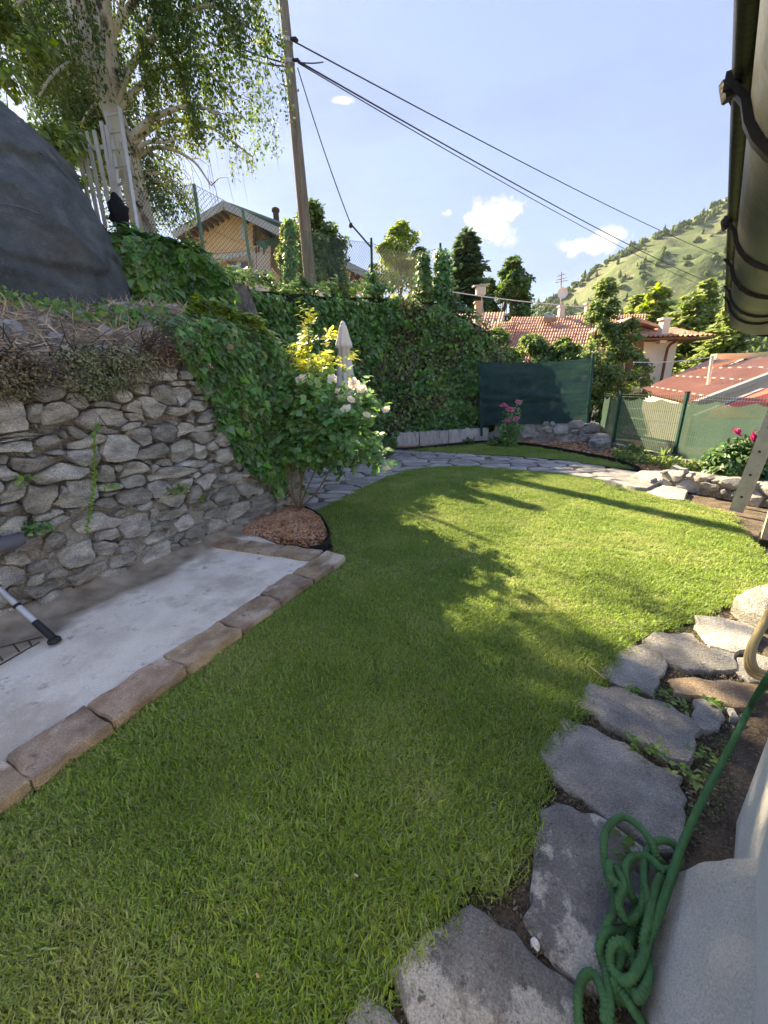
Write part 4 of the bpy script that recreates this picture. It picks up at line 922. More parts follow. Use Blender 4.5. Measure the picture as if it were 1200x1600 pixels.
def rdir(rg_, n_): return nrm(rg_.normal(0, 1, (n_, 3)))
def split(name, pos, nr, tip, size, T, mats, wts, parent, rg_, kind=None):
    c = rg_.choice(len(mats), len(pos), p=np.array(wts) / sum(wts)); size = np.broadcast_to(size, (len(pos),))
    for i, m in enumerate(mats):
        q = c == i
        if q.sum(): leaves(name, pos[q], nr[q], tip[q], size[q], T, m, parent, kind)

# ---- ivy curtains: stems hugging a wall plus overlapping leaves
def ivy(name, label, pts, nr, size, parent_mats, wts, rg_, bulge=.16, droop=1.0, bed=None, cat='ivy', T=T_IVY, layers=1.):
    root = empty(name, np.array([pts[:, 0].mean(), pts[:, 1].mean(), pts[:, 2].min()]), label, cat)
    n_ = len(pts); nr = np.broadcast_to(np.asarray(nr, float), (n_, 3))
    lump = np.array([.55 + .8 * fbm((p[0] * 1.6, p[1] * 1.6, p[2] * 1.6), 1, 4) for p in pts])
    pos = pts + nr * (bulge * lump * rg_.uniform(.45, 1.05, n_) ** .6)[:, None] + rg_.normal(0, .015, (n_, 3))
    nn_ = nrm(nr + np.array([0, 0, .45]) + rg_.normal(0, .42, (n_, 3)))
    tip = np.column_stack([rg_.normal(0, .5, n_), rg_.normal(0, .5, n_), -droop * np.ones(n_)])
    sz = size * np.clip(rg_.lognormal(-.12, .38, n_), .35, 1.9)
    split('foliage', pos, nn_, tip, sz, T, parent_mats, wts, root, rg_, 'stuff')
    if bed is not None: bed(root)
    return root
rgi = np.random.default_rng(77)
# (1) over the end of the stone wall
p1 = [(268, 520), (300, 500), (340, 486), (385, 497), (425, 530), (445, 575), (446, 640), (440, 765), (425, 770), (408, 745), (385, 735), (362, 700), (335, 650), (322, 610), (300, 575), (280, 560)]
def on_wall(pxy): return np.array([PW(x, y, WA, WB) for x, y in pxy])
q = samp(np.array(p1, float), 9500, rgi); pts = on_wall(q)
over = pts[:, 2] > 1.85; pts[over] -= np.outer((pts[over, 2] - 1.85) * .6, WN)
# wrap: some leaves go over the top and round the end
k_ = 2400; s_ = rgi.uniform(1.75, S_END + .1, k_); dd = rgi.uniform(0, 1.0, k_); wrap = np.array([wallpt(a, topz(min(a, S_END)) + .16 + .2 * d + rgi.normal(0, .05), -d) for a, d in zip(s_, dd)])
ke = 1500; ed = rgi.uniform(0, 1.4, ke); ez = rgi.uniform(.15, 2.0, ke); endp = np.array([wallpt(S_END + .05, z, -d) for z, d in zip(ez, ed)])
allp = np.vstack([pts, wrap, endp]); alln = np.vstack([np.tile(WN, (len(pts), 1)), np.tile(WN * .4 + [0, 0, 1.], (k_, 1)), np.tile(WU, (ke, 1))])
ivy('wall_ivy', 'dark ivy hanging over the end of the stone wall', allp, alln, .068, [m_ivy, m_ivyl, m_ivyb], (.72, .2, .08), rgi, .16)
# tips along its top: sunlight put in as yellow green leaf colour
k_ = 900; q = samp(np.array([(300, 512), (318, 488), (352, 483), (400, 497), (428, 524), (415, 530), (360, 505)], float), k_, rgi); tp = on_wall(q) - WN * .1
ivy('wall_ivy', 'ivy tips along the wall top coloured yellow green as if sunlit', tp, WN * .3 + np.array([0, 0, 1.]), .065, [m_ivyl, m_leaf2], (.5, .5), rgi, .12)
# (2) tall back wall
BW = np.array([(-2.85, 7.9), (-2.3, 8.9), (-1.2, 10.2), (0., 11.2), (1.6, 11.5), (3.0, 11.55), (3.35, 11.75), (3.6, 12.6)]); bc = np.concatenate([[0], np.cumsum(np.linalg.norm(np.diff(BW, axis=0), axis=1))])
bt = [3.35, 3.45, 3.6, 3.75, 3.65, 2.9, 2.3, 2.0]
def bw(s): return np.array([np.interp(s, bc, BW[:, 0]), np.interp(s, bc, BW[:, 1])])
def bwn(s):
    t = nrm(bw(min(s + .15, bc[-1])) - bw(max(s - .15, 0))); return np.array([t[1], -t[0], 0])
nI = 40000; ss_ = rgi.uniform(0, bc[-1], nI); tz = np.interp(ss_, bc, bt) + .14 * np.array([fbm((s * 1.1, 0, 3)) for s in ss_]); zz = rgi.random(nI) ** .92 * (tz + .1)
pts = np.array([[*bw(s), z] for s, z in zip(ss_, zz)]); nr = np.array([bwn(s) for s in ss_])
topm = zz > tz - .12; nr[topm] = nrm(nr[topm] + [0, 0, 1.2]); pts[topm] -= nr[topm] * rgi.uniform(0, .5, topm.sum())[:, None] * [1, 1, 0]
iv = empty('ivy_wall', (0, 11.2, 0), 'tall back wall completely covered in ivy behind the parasol', 'ivy wall')
lump = np.array([.75 + .8 * fbm((p[0] * .9, p[1] * .9, p[2] * .9), 1, 4) for p in pts])
pos = pts + nr * (.3 * lump * rgi.uniform(.4, 1.0, nI))[:, None]
nn_ = nrm(nr + [0, 0, .5] + rgi.normal(0, .45, (nI, 3))); tip = np.column_stack([rgi.normal(0, .5, nI), rgi.normal(0, .5, nI), -np.ones(nI)])
bron = np.array([fbm((p[0] * .7, p[1] * .7, p[2] * .9 + 4)) for p in pts]) + .55 * ((zz < 2.5) & (zz > .9) & (ss_ > 3)) > .32
leaves('foliage', pos[~bron], nn_[~bron], tip[~bron], .105 * np.clip(rgi.lognormal(-.15, .4, (~bron).sum()), .35, 1.9), T_IVY, m_ivy, iv, 'stuff')
leaves('foliage', pos[bron], nn_[bron], tip[bron], .075 * rgi.uniform(.45, 1.3, bron.sum()), T_IVY, m_ivyb, iv, 'stuff')
k_ = 3500; sel = rgi.choice(nI, k_); leaves('foliage', pos[sel] + nr[sel] * .08, nn_[sel], tip[sel], .11 * rgi.uniform(.5, 1.2, k_), T_IVY, m_ivyl, iv, 'stuff')
V = []; sg = np.linspace(0, bc[-1], 90); zg = np.linspace(-.1, 1, 30)
for s in sg:
    for z in zg:
        t_ = np.interp(s, bc, bt); zz_ = z * (t_ - .04); V.append(np.array([*bw(s), zz_]) + bwn(s) * (.02 + .1 * fbm((s * 2, zz_ * 2, 5))))
obj_np('wall', V, [(i * 30 + j, (i + 1) * 30 + j, (i + 1) * 30 + j + 1, i * 30 + j + 1) for i in range(89) for j in range(29)], m_ivybed, iv, 179)
# (3) upper hedge of ivy in front of the birch
HA, HB_ = PY(178, 470, 5.9), PY(372, 470, 6.9)
hu = nrm((HB_ - HA)[:2]); hn = np.array([hu[1], -hu[0], 0])
hpx = [(172, 380), (200, 372), (240, 378), (280, 388), (318, 400), (345, 425), (362, 450), (358, 488), (330, 492), (290, 488), (250, 484), (205, 470), (180, 445)]
q = samp(np.array(hpx, float), 4200, rgi); pts = np.array([PW(x, y, HA, HB_) for x, y in q])
k_ = 2200; tq = rgi.choice(len(pts), k_); back = pts[tq].copy(); 
ztop = {}
for i in range(k_):
    s = float((back[i] - HA)[:2] @ hu); X = np.interp(s, [0, 2.3], [178, 372])
hz = np.array([PW(x, y, HA, HB_) for x, y in hpx[:7]]); hs = (hz - HA)[:, :2] @ hu
bs = (back - HA)[:, :2] @ hu; back[:, 2] = np.interp(bs, hs, hz[:, 2]) + rgi.normal(0, .04, k_); back -= np.outer(rgi.uniform(0, .7, k_), hn)
def hedge_bed(root):
    V = []; sg = np.linspace(hs[0], hs[-1], 40)
    for s in sg:
        zt = np.interp(s, hs, hz[:, 2]) - .05; b_ = HA + np.array([hu[0], hu[1], 0]) * s
        for (d, z) in ((0, 1.9), (0, 2.6), (.0, zt - .15), (-.12, zt), (-.6, zt), (-.75, 2.2)): V.append(np.array([b_[0], b_[1], z]) + hn * d)
    obj_np('stems', V, [(i * 6 + j, (i + 1) * 6 + j, (i + 1) * 6 + j + 1, i * 6 + j + 1) for i in range(39) for j in range(5)], m_ivybed, root, 179)
ivy('ivy_hedge', 'upper ivy hedge between the tarp mound and the house', np.vstack([pts, back]), np.vstack([np.tile(hn, (len(pts), 1)), np.tile(hn * .3 + [0, 0, 1.], (k_, 1))]), .1, [m_ivy, m_ivyl, m_leaf2], (.72, .22, .06), rgi, .15, bed=hedge_bed)
# bare concrete end of the upper wall
ce = MB(); c4 = [PY(335, 505, 7.25), PY(412, 515, 7.05), PY(388, 447, 7.05), PY(352, 437, 7.25)]
V = []
for i in range(13):
    for j in range(13):
        u_, v_ = i / 12, j / 12; p = (c4[0] * (1 - u_) + c4[1] * u_) * (1 - v_) + (c4[3] * (1 - u_) + c4[2] * u_) * v_; V.append(p + np.array([0, -1, 0]) * .03 * fbm(p * 5))
F = [(i * 13 + j, (i + 1) * 13 + j, (i + 1) * 13 + j + 1, i * 13 + j + 1) for i in range(12) for j in range(12)]
m_rc = mat('rough_concrete', [(.22, .2, .19), (.36, .33, .31), (.46, .43, .4)], 6, .95, 1, 16, stretch=(2, 2, .7), coord='pos', bdist=.06, fine=(60, .6, 1.4))
k0 = len(V); V += [v + np.array([-.25, .7, 0]) for v in V]
ring = [j for j in range(13)] + [i * 13 + 12 for i in range(1, 13)] + [12 * 13 + j for j in range(11, -1, -1)] + [i * 13 for i in range(11, 0, -1)]
F += [(ring[(i + 1) % len(ring)], ring[i], ring[i] + k0, ring[(i + 1) % len(ring)] + k0) for i in range(len(ring))]
o = obj_np('concrete_wall_end', V, F, m_rc, smooth=50)
tag(o, 'bare grey concrete wall end between two ivy banks', 'wall')

# ------------------------------------------------------------------ dry bank above the wall: creeping heath, straw, loose stones
def heath(name, label, px, n_, out_, rg_, m=m_heath, size=.024):
    q = samp(np.array(px, float), n_, rg_); pts = on_wall(q); root = empty(name, pts[pts[:, 2].argmin()], label, 'shrub')
    cl = samp(np.array(px, float), 46, rg_); cc = on_wall(cl); idx = rg_.integers(0, 46, n_)
    d = rdir(rg_, n_); pos = cc[idx] + WN * out_ * .5 + d * rg_.uniform(.3, 1, (n_, 1)) ** .5 * np.array([.085, .085, .07])
    leaves('foliage', pos, nrm(d + [0, 0, .3] + rg_.normal(0, .4, (n_, 3))), d + rg_.normal(0, .5, (n_, 3)), size * rg_.uniform(.5, 1.2, n_), T_DIA, m, root, 'stuff')
    tw = MB()
    for i in range(46):
        b_ = cc[i] - WN * .08 + np.array([0, 0, .03])
        for _ in range(4): e = cc[i] + WN * out_ * .5 + rg_.normal(0, .1, 3); tw.tube([b_, (b_ + e) / 2 + rg_.normal(0, .02, 3), e], [.006, .004, .002], 4, False)
    tw.build('twigs', m_trunk, root)
    return root
rgh = np.random.default_rng(15)
heath('creeping_shrub', 'brownish creeping shrub hanging over the wall at the left edge', [(-30, 555), (30, 552), (62, 570), (66, 605), (20, 612), (-30, 605)], 2600, .12, rgh)
heath('creeping_shrub', 'grey green creeping shrub hanging from the middle of the wall top', [(78, 560), (110, 545), (170, 545), (235, 560), (240, 590), (185, 608), (140, 615), (100, 600)], 5200, .12, rgh, mat('heath_leaf_green', [(.07, .1, .045), (.11, .13, .07), (.15, .13, .085)], 2.5, .8, island=.4, coord='pos'))
heath('creeping_shrub', 'dry reddish twiggy shrub beside the ivy on the wall top', [(225, 545), (255, 535), (285, 540), (280, 560), (250, 580), (225, 565)], 1000, .1, rgh, mat('heath_leaf_red', [(.09, .065, .045), (.14, .1, .065), (.12, .12, .06)], 3, .8, island=.4, coord='pos'))
# straw lying on the bank
n_ = 9500; q = np.column_stack([rgh.uniform(-1.6, 2.9, n_), rgh.uniform(.02, 2.0, n_)])
tp_ = np.array([B[2] + (WU * (a + .5)) + OD * d for a, d in q]); 
from mathutils.bvhtree import BVHTree
bvh = BVHTree.FromPolygons([tuple(v) for v in TV], [tuple(p.vertices) for p in terr.data.polygons])
def drop(x, y, z0=30.):
    h = bvh.ray_cast(Vector((x, y, z0)), Vector((0, 0, -1))); return h[0].z if h[0] is not None else None
def on_terr(arr): 
    o_ = []
    for p in arr:
        z = drop(p[0], p[1]); o_.append((p[0], p[1], z if z is not None else p[2]))
    return np.array(o_)
tp_ = on_terr(tp_); d = rdir(rgh, n_) * [1, 1, .35]
leaves('dry_straw', tp_ + [0, 0, .008], rdir(rgh, n_) + [0, 0, .8], d, rgh.uniform(.06, .2, n_), (T_NDL[0] * [.3, 1, 1], T_NDL[1]), m_straw, None, 'stuff')
tag(bpy.data.objects['dry_straw'], 'dry straw and plant litter on the bank above the wall', 'straw')
for i in range(60):
    a, d = rgh.uniform(-1.4, 2.5), rgh.uniform(.05, 1.5); p = on_terr([B[2] + WU * (a + .5) + OD * d])[0]; r_ = rgh.uniform(.03, .1)
    th = np.arange(9) * 6.283 / 9; pl = [(p[0] + r_ * rgh.uniform(.6, 1.2) * math.cos(t), p[1] + r_ * .7 * rgh.uniform(.6, 1.2) * math.sin(t)) for t in th]
    flat_stone('stone', pl, p[2] - .02, rgh.uniform(.04, .09), m_stone, terr, rgh, .012, .02)
# weeds at the tarp's foot
n_ = 1100; tp_ = on_terr(np.column_stack([rgh.uniform(-4.6, -2.1, n_), rgh.uniform(3.95, 4.6, n_), np.zeros(n_)])); tp_[:, 2] += rgh.random(n_) ** 2 * .15
leaves('weeds', tp_, rdir(rgh, n_) + [0, -.3, .7], rdir(rgh, n_) + [0, 0, .4], rgh.uniform(.03, .09, n_), T_OVA, m_ivyl, None, 'stuff'); tag(bpy.data.objects['weeds'], 'low green weeds along the foot of the tarp', 'weeds')
# small plants rooted in the wall face
def tuft(name, label, c, r_, n_, size, m, parent=None, T=T_OVA, up_=.4, cat='plant', squash=(1, 1, .8)):
    root = empty(name, c, label, cat); d = rdir(rgh, n_); d[:, 2] = np.abs(d[:, 2]) * .9 - .2
    pos = np.asarray(c) + d * (r_ * rgh.random((n_, 1)) ** .5) * squash
    leaves('leaf_cluster', pos, nrm(d + [0, -.4, up_] + rgh.normal(0, .4, (n_, 3))), d + rgh.normal(0, .4, (n_, 3)), size * rgh.uniform(.6, 1.2, n_), T, m, root, 'stuff'); return root
tuft('wall_weed', 'small bright green weed in the wall near the left edge', PW(32, 750, WA, WB) + WN * .07, .06, 22, .05, m_ivyl)
tuft('wall_weed', 'dark green weed at the dark gap low in the wall', PW(48, 826, WA, WB) + WN * .06, .1, 70, .045, m_ivy)
tuft('wall_weed', 'green leaf pair beside the big pale stone', PW(163, 757, WA, WB) + WN * .06, .04, 9, .05, m_ivyl)
tuft('wall_weed', 'small fern like weed in the wall joints below the ivy', PW(268, 765, WA, WB) + WN * .06, .12, 60, .05, m_shrub, squash=(1, 1, .4))
tuft('wall_weed', 'tiny green weed low on the wall right of the fern', PW(308, 778, WA, WB) + WN * .05, .07, 34, .04, m_shrub)
# hanging green creeper strand
c_ = [PW(x, y, WA, WB) + WN * .1 for x, y in ((150, 668), (140, 668), (137, 690), (136, 715), (137, 745), (135, 765), (131, 790), (127, 815), (124, 835))]; sp_ = spline(c_, 60)
cr_ = empty('creeper', c_[-1], 'single light green creeper strand dangling down the stone wall', 'creeper'); t_ = MB(); t_.tube(sp_, np.linspace(.005, .002, 60), 5); t_.build('stem', m_ivyl, cr_)
k_ = 150; ii = rgh.integers(2, 59, k_); leaves('leaf_cluster', sp_[ii], rdir(rgh, k_) + WN * 1.5, rdir(rgh, k_), rgh.uniform(.012, .035, k_), T_OVA, m_ivyl, cr_, 'stuff')
# weeds in the flagstone joints
wp_ = [(993, 1162), (1030, 1178), (985, 1080), (1035, 1090), (1105, 1185), (1090, 1215), (1115, 1100), (985, 1330), (1075, 1215), (1060, 1100)]; pp = []
for x, y in wp_: c = P(x, y, .0); pp += [c + rgh.normal(0, .022, 3) * [1, 1, .3] + [0, 0, .015] for _ in range(18)]
pp = np.array(pp); leaves('joint_weeds', pp, rdir(rgh, len(pp)) * .5 + [0, 0, 1], rdir(rgh, len(pp)), rgh.uniform(.015, .035, len(pp)), T_OVA, m_ivyl, None, 'stuff'); tag(bpy.data.objects['joint_weeds'], 'little green weeds sprouting in the flagstone joints', 'weeds')
# ------------------------------------------------------------------ tarp covered mound
mc = np.array([-5.42, 5.2, 2.0]); V = []; NU, NV = 260, 110
mroot = empty('tarp_mound', mc, 'big mound covered with dark blue grey tarp above the wall', 'covered mound')
for i in range(NU):
    a = 2 * math.pi * i / NU
    for j in range(NV):
        v_ = j / (NV - 1); z = v_ * 3.25; pr_ = max(0., 1 - .15 * v_ - .85 * v_ ** 4.5)
        p = mc + np.array([2.25 * pr_ * math.cos(a) - .1 * v_, 1.5 * pr_ * math.sin(a) + .25 * v_, z])
        ca, sa = math.cos(a) * 2, math.sin(a) * 1.4
        wob = fbm((ca * .7, sa * .7, z * .35 + 4), 1, 3)
        rad_f = 1 - abs(math.sin(a * 7 + 2.2 * wob + z * .35)) ** .5; fold = .13 * rad_f * (1 - .45 * v_) * max(0, .6 + fbm((ca * .8, sa * .8, z * .6 + 11)))
        diag = (1 - abs(math.sin(z * 5.2 + a * 3.1 + 3.4 * fbm((ca * .6, sa * .6, z * .6 + 8), 1, 3))) ** .6) * .1 * max(0, .35 + fbm((ca * .9, sa * .9, z * .9 + 20)))
        laps = 0.
        for zc in (.95, 1.95):
            zs_ = z - zc - .14 * math.sin(a * 1.7 + zc) - .08 * fbm((ca, sa, zc)); laps += .06 / (1 + math.exp(-zs_ * 90)) * math.exp(-max(0, zs_) * 1.1)
        hem = .12 * max(0, .3 - z) * (1 + fbm((ca * 4, sa * 4, 1)))
        p += np.array([math.cos(a), math.sin(a), .15]) * (.06 * wob + fold + diag + laps + hem)
        V.append(p)
F = [(i * NV + j, ((i + 1) % NU) * NV + j, ((i + 1) % NU) * NV + j + 1, i * NV + j + 1) for i in range(NU) for j in range(NV - 1)]
obj_np('tarp', V, F, m_tarp, mroot, 179)
TB = BVHTree.FromPolygons([tuple(v) for v in V], F)
def on_tarp(x, y):
    d = Vector(fw + (x - 600) / 600. * rt - (y - 800) / 600. * up).normalized(); h = TB.ray_cast(Vector(CAM), d); return np.array(h[0]) if h[0] is not None else PY(x, y, 4.2)
m_rope = mat('tarp_rope', [(.1, .14, .19)], 5, .6)
for l_ in (((-20, 318), (20, 322), (60, 335)), ((60, 238), (90, 262), (118, 292))):
    rp_ = MB(); rp_.tube(spline([on_tarp(x, y) + [.02, -.02, .0] for x, y in l_], 20), .006, 5); rp_.build('cord', m_rope, mroot, 60)

# ------------------------------------------------------------------ trees
def crown(root, cc, idx_n, sig, leaf, T, mats, wts, rg_, center, upb=.4):
    n_ = len(cc) * idx_n; idx = np.repeat(np.arange(len(cc)), idx_n); d = rdir(rg_, n_)
    pos = cc[idx] + d * (rg_.random((n_, 1)) ** .45) * sig[idx][:, None] * np.array([1, 1, .8])
    outw = nrm(pos - center)
    nr = nrm(outw * .5 + d * .5 + [0, 0, upb] + rg_.normal(0, .5, (n_, 3)))
    split('crown', pos, nr, rdir(rg_, n_) + [0, 0, -.5], leaf * rg_.uniform(.6, 1.3, n_), T, mats, wts, root, rg_)
def broadleaf(name, label, base, h, r_, mats, wts, seed, ncl=60, per=160, leaf=.2, z0=.25, trunk=.12, group=None, T=T_DIA, prof=None, jit=.0):
    rg_ = np.random.default_rng(seed); base = np.asarray(base, float); root = empty(name, base, label, 'tree', group)
    tr = MB(); tp = [base + [0, 0, -.3], base + [0, 0, h * .3] + rg_.normal(0, .02 * h, 3) * [1, 1, 0], base + [0, 0, h * .6] + rg_.normal(0, .03 * h, 3) * [1, 1, 0], base + [0, 0, h * .92]]
    tp = spline(tp, 14); tr.tube(tp, np.linspace(trunk, trunk * .15, 14), 8)
    cc = []; sg = []
    for i in range(ncl):
        t = rg_.random(); a = rg_.uniform(0, 6.283); pr = prof(t) if prof else math.sin(math.pi * min(1, (t * .85 + .15))) ** .7
        rad = r_ * pr * rg_.uniform(.35, 1.0) ** .6
        cc.append(base + [rad * math.cos(a), rad * math.sin(a), h * (z0 + (1 - z0) * t)]); sg.append(r_ * rg_.uniform(.2, .36) * (.6 + .4 * pr))
        if i % 2 == 0:
            k_ = int(np.clip((z0 * .6 + (1 - z0) * t * .75) * 13, 1, 12)); s0_ = tp[k_]; tr.tube(spline([s0_, (s0_ + cc[-1]) / 2 + [0, 0, -.03 * h], cc[-1]], 6), np.linspace(trunk * .35, trunk * .06, 6), 5, False)
    tr.build('trunk', m_trunk, root, 60)
    crown(root, np.array(cc), per, np.array(sg), leaf, T, mats, wts, rg_, base + [0, 0, h * .55]); return root
def conifer(name, label, base, h, r_, mats, wts, seed, lev=26, leaf=.4, droop=.25, trunk=.2, layer=1.0, z0=.06, per=26, group=None, tipup=0.):
    rg_ = np.random.default_rng(seed); base = np.asarray(base, float); root = empty(name, base, label, 'tree', group); tr = MB()
    tr.tube([base + [0, 0, -.5], base + [0, 0, h * .5], base + [0, 0, h]], [trunk, trunk * .6, .03], 8)
    P_, N_, T_ = [], [], []
    for l_ in range(lev):
        t = z0 + (1 - z0) * (l_ + rg_.uniform(-.3, .3)) / lev; t = min(max(t, z0), .99); nb = int(6 + 3 * (1 - t)); a0 = rg_.uniform(0, 6.28); L_ = r_ * (1 - t) ** .75 * rg_.uniform(.75, 1.1) + .04 * r_
        for b in range(nb):
            a = a0 + 6.283 * b / nb + rg_.normal(0, .2); ll = L_ * rg_.uniform(.6, 1.15); dv = np.array([math.cos(a), math.sin(a), 0]); pz = base + [0, 0, h * t]
            e = pz + dv * ll + [0, 0, -droop * ll + tipup * ll]; mid = (pz + e) / 2 + [0, 0, -droop * ll * .1]
            tr.tube([pz, mid, e], [trunk * .25 * (1 - t) + .01, trunk * .12 * (1 - t) + .008, .006], 4, False)
            k_ = max(8, int(per * ll / r_ * 2)); u_ = rg_.uniform(.15, 1.05, k_); pp_ = pz + (mid - pz) * np.minimum(u_, .5)[:, None] * 2 + (e - mid) * np.maximum(u_ - .5, 0)[:, None] * 2
            sdv = np.array([-dv[1], dv[0], 0]); wv = rg_.normal(0, .5, k_) * ll * .32 * layer * np.sin(np.clip(u_, 0, 1) * 2.6 + .3)
            P_.append(pp_ + np.outer(wv, sdv) + rg_.normal(0, .03 * ll + .02, (k_, 3)) + [0, 0, 0]); T_.append(dv * .8 + np.outer(np.sign(wv), sdv) * .7 + rg_.normal(0, .3, (k_, 3)) + [0, 0, -.25]); N_.append(rg_.normal(0, .35, (k_, 3)) + [0, 0, 1.] + dv * .3)
    tr.build('trunk', m_trunk, root, 60); P_, N_, T_ = np.vstack(P_), np.vstack(N_), np.vstack(T_)
    split('crown', P_, N_, T_, leaf * rg_.uniform(.6, 1.3, len(P_)), T_DIA, mats, wts, root, rg_); return root
# ---- birch
rb = np.random.default_rng(52)
b0 = PY(232, 388, 7.9); b1 = PY(190, 215, 8.0); b2 = PY(143, 95, 8.0); b3 = PY(112, -10, 8.05); b4 = PY(75, -150, 8.1); b5 = PY(55, -300, 8.2)
birch = empty('birch_tree', b0 - [0, 0, .4], 'tall white barked birch with drooping leafy branches at upper left', 'tree')
tk = MB(); tr1 = spline([b0 - [0, 0, .6], b0, b1, b2, b3, b4, b5], 40); tk.tube(tr1, np.interp(np.linspace(0, 1, 40), [0, .15, .4, .7, 1], [.25, .2, .16, .12, .05]), 14); tk.build('trunk', m_bark, birch, 179)
f0 = PY(175, 160, 8.0); tk = MB(); tr2 = spline([f0, PY(168, 60, 7.9), PY(160, -20, 7.85), PY(175, -150, 7.8), PY(200, -300, 7.8)], 26); tk.tube(tr2, np.linspace(.13, .045, 26), 12); tk.build('second_stem', m_bark, birch, 179)
PP, NN, TT = [], [], []; br = MB(); hang = MB()
def limb(pxs, Ys, r0_=.05, ns=12, hl=(.5, 1.5), dens=26, spread=.45, lean=.15):
    pt = spline([PY(x, y, Y) for (x, y), Y in zip(pxs, Ys)], 24); br.tube(pt, np.linspace(r0_, .012, 24), 7, False)
    for _ in range(ns):
        i = int(rb.uniform(5, 24)); s_ = pt[i] + rb.normal(0, spread * .5, 3) * [1, 1, .35]; ln_ = rb.uniform(*hl)
        if rb.random() < .5: br.tube([pt[i], (pt[i] + s_) / 2 + [0, 0, .05], s_], [.01, .007, .004], 4, False)
        k_ = 9; path_ = [s_]; dv = rb.normal(0, .25, 3) * [1, 1, 0]
        for q_ in range(k_): dv = dv * .75 + rb.normal(0, .06, 3) * [1, 1, 0] + np.array([lean * .2, 0, 0]); path_.append(path_[-1] + (dv * .5 + [0, 0, -1]) * ln_ / k_)
        path_ = np.array(path_); hang.tube(path_, np.linspace(.004, .0015, len(path_)), 3, False)
        m_ = int(3.0 * dens * ln_ / .6); u_ = rb.uniform(0, k_ - .01, m_); a_ = u_.astype(int); pp_ = path_[a_] + (path_[a_ + 1] - path_[a_]) * (u_ - a_)[:, None]
        PP.append(pp_ + rb.normal(0, .055, (m_, 3))); NN.append(rdir(rb, m_) + [0, 0, .2]); TT.append(rdir(rb, m_) * .7 + [0, 0, -.8])
def rl(n_, x0, x1, y0, y1, Yr, **kw):
    for _ in range(n_):
        i = int(rb.uniform(14, 36)); s_ = tr1[i] if rb.random() < .6 else tr2[int(rb.uniform(2, 24))]
        e = PY(rb.uniform(x0, x1), rb.uniform(y0, y1), rb.uniform(*Yr)); mid = (s_ + e) / 2 + [0, 0, .25]
        pt = spline([s_, mid, e], 24); br.tube(pt, np.linspace(.035, .008, 24), 6, False); n2 = kw.get('ns', 12)
        limb_pts(pt, n2, kw.get('hl', (.5, 1.4)), kw.get('dens', 26))
def limb_pts(pt, ns, hl, dens):
    for _ in range(ns):
        i = int(rb.uniform(8, 24)); s_ = pt[i] + rb.normal(0, .2, 3) * [1, 1, .35]; ln_ = rb.uniform(*hl); k_ = 9; path_ = [s_]; dv = rb.normal(0, .25, 3) * [1, 1, 0]
        for q_ in range(k_): dv = dv * .75 + rb.normal(0, .06, 3) * [1, 1, 0]; path_.append(path_[-1] + (dv * .5 + [0, 0, -1]) * ln_ / k_)
        path_ = np.array(path_); hang.tube(path_, np.linspace(.004, .0015, len(path_)), 3, False)
        m_ = int(3.0 * dens * ln_ / .6); u_ = rb.uniform(0, k_ - .01, m_); a_ = u_.astype(int); pp_ = path_[a_] + (path_[a_ + 1] - path_[a_]) * (u_ - a_)[:, None]
        PP.append(pp_ + rb.normal(0, .055, (m_, 3))); NN.append(rdir(rb, m_) + [0, 0, .2]); TT.append(rdir(rb, m_) * .7 + [0, 0, -.8])
limb([(205, 215), (240, 185), (300, 165), (345, 180)], (8, 7.9, 7.7, 7.6), .06, 16, (.4, 1.1))
limb([(200, 260), (225, 225), (262, 222), (275, 212)], (8, 7.9, 7.8, 7.8), .045, 10, (.4, .9))
limb([(180, 140), (240, 60), (320, 10), (385, 40)], (8, 7.8, 7.6, 7.5), .06, 26, (.5, 1.4))
limb([(170, 60), (260, -60), (340, -70), (400, 10)], (8, 7.8, 7.6, 7.5), .06, 28, (.5, 1.5))
limb([(165, 0), (230, -120), (310, -150), (375, -80)], (7.9, 7.7, 7.5, 7.4), .06, 26, (.7, 1.7))
limb([(185, 170), (250, 110), (320, 110), (385, 190)], (8, 8.1, 8.2, 8.2), .05, 24, (.4, 1.1))
limb([(200, 230), (260, 190), (330, 200), (395, 245)], (8, 8.2, 8.3, 8.3), .045, 20, (.2, .5))
limb([(200, 250), (250, 230), (300, 250), (330, 290)], (8, 8.0, 8.0, 8.0), .04, 18, (.3, .8))
limb([(210, 290), (240, 270), (275, 290), (300, 320)], (8, 8.1, 8.2, 8.2), .03, 14, (.2, .6))
limb([(150, 90), (100, 20), (60, -10), (20, 10)], (8, 7.6, 7.3, 7.0), .05, 18, (.5, 1.2))
limb([(140, 30), (80, -60), (30, -80), (-30, -40)], (8, 7.7, 7.3, 7.0), .05, 18, (.6, 1.4))
limb([(175, 150), (130, 100), (90, 110), (60, 150)], (8, 7.7, 7.4, 7.2), .04, 12, (.3, .8))
limb([(190, 200), (160, 160), (135, 180), (120, 220)], (8, 8.2, 8.4, 8.5), .04, 10, (.3, .8))
limb([(205, 250), (170, 200), (140, 190), (110, 215)], (8, 8.6, 9.0, 9.2), .04, 26, (.5, 1.3))
limb([(200, 235), (180, 160), (150, 140), (118, 160)], (8, 8.7, 9.2, 9.5), .04, 26, (.6, 1.6))
limb([(215, 320), (235, 285), (260, 290), (280, 310)], (8, 8.2, 8.4, 8.5), .035, 18, (.3, .7))
limb([(205, 270), (225, 240), (250, 245), (280, 265)], (8, 8.4, 8.6, 8.8), .035, 18, (.4, 1.0))
limb([(190, 210), (150, 120), (90, 90), (40, 110)], (8, 8.7, 9.0, 9.2), .04, 26, (.6, 1.6))
rl(11, 20, 190, 20, 200, (8.9, 10.6), ns=14, hl=(.5, 1.3))  # extra rear limbs added so the birch shades the near lawn
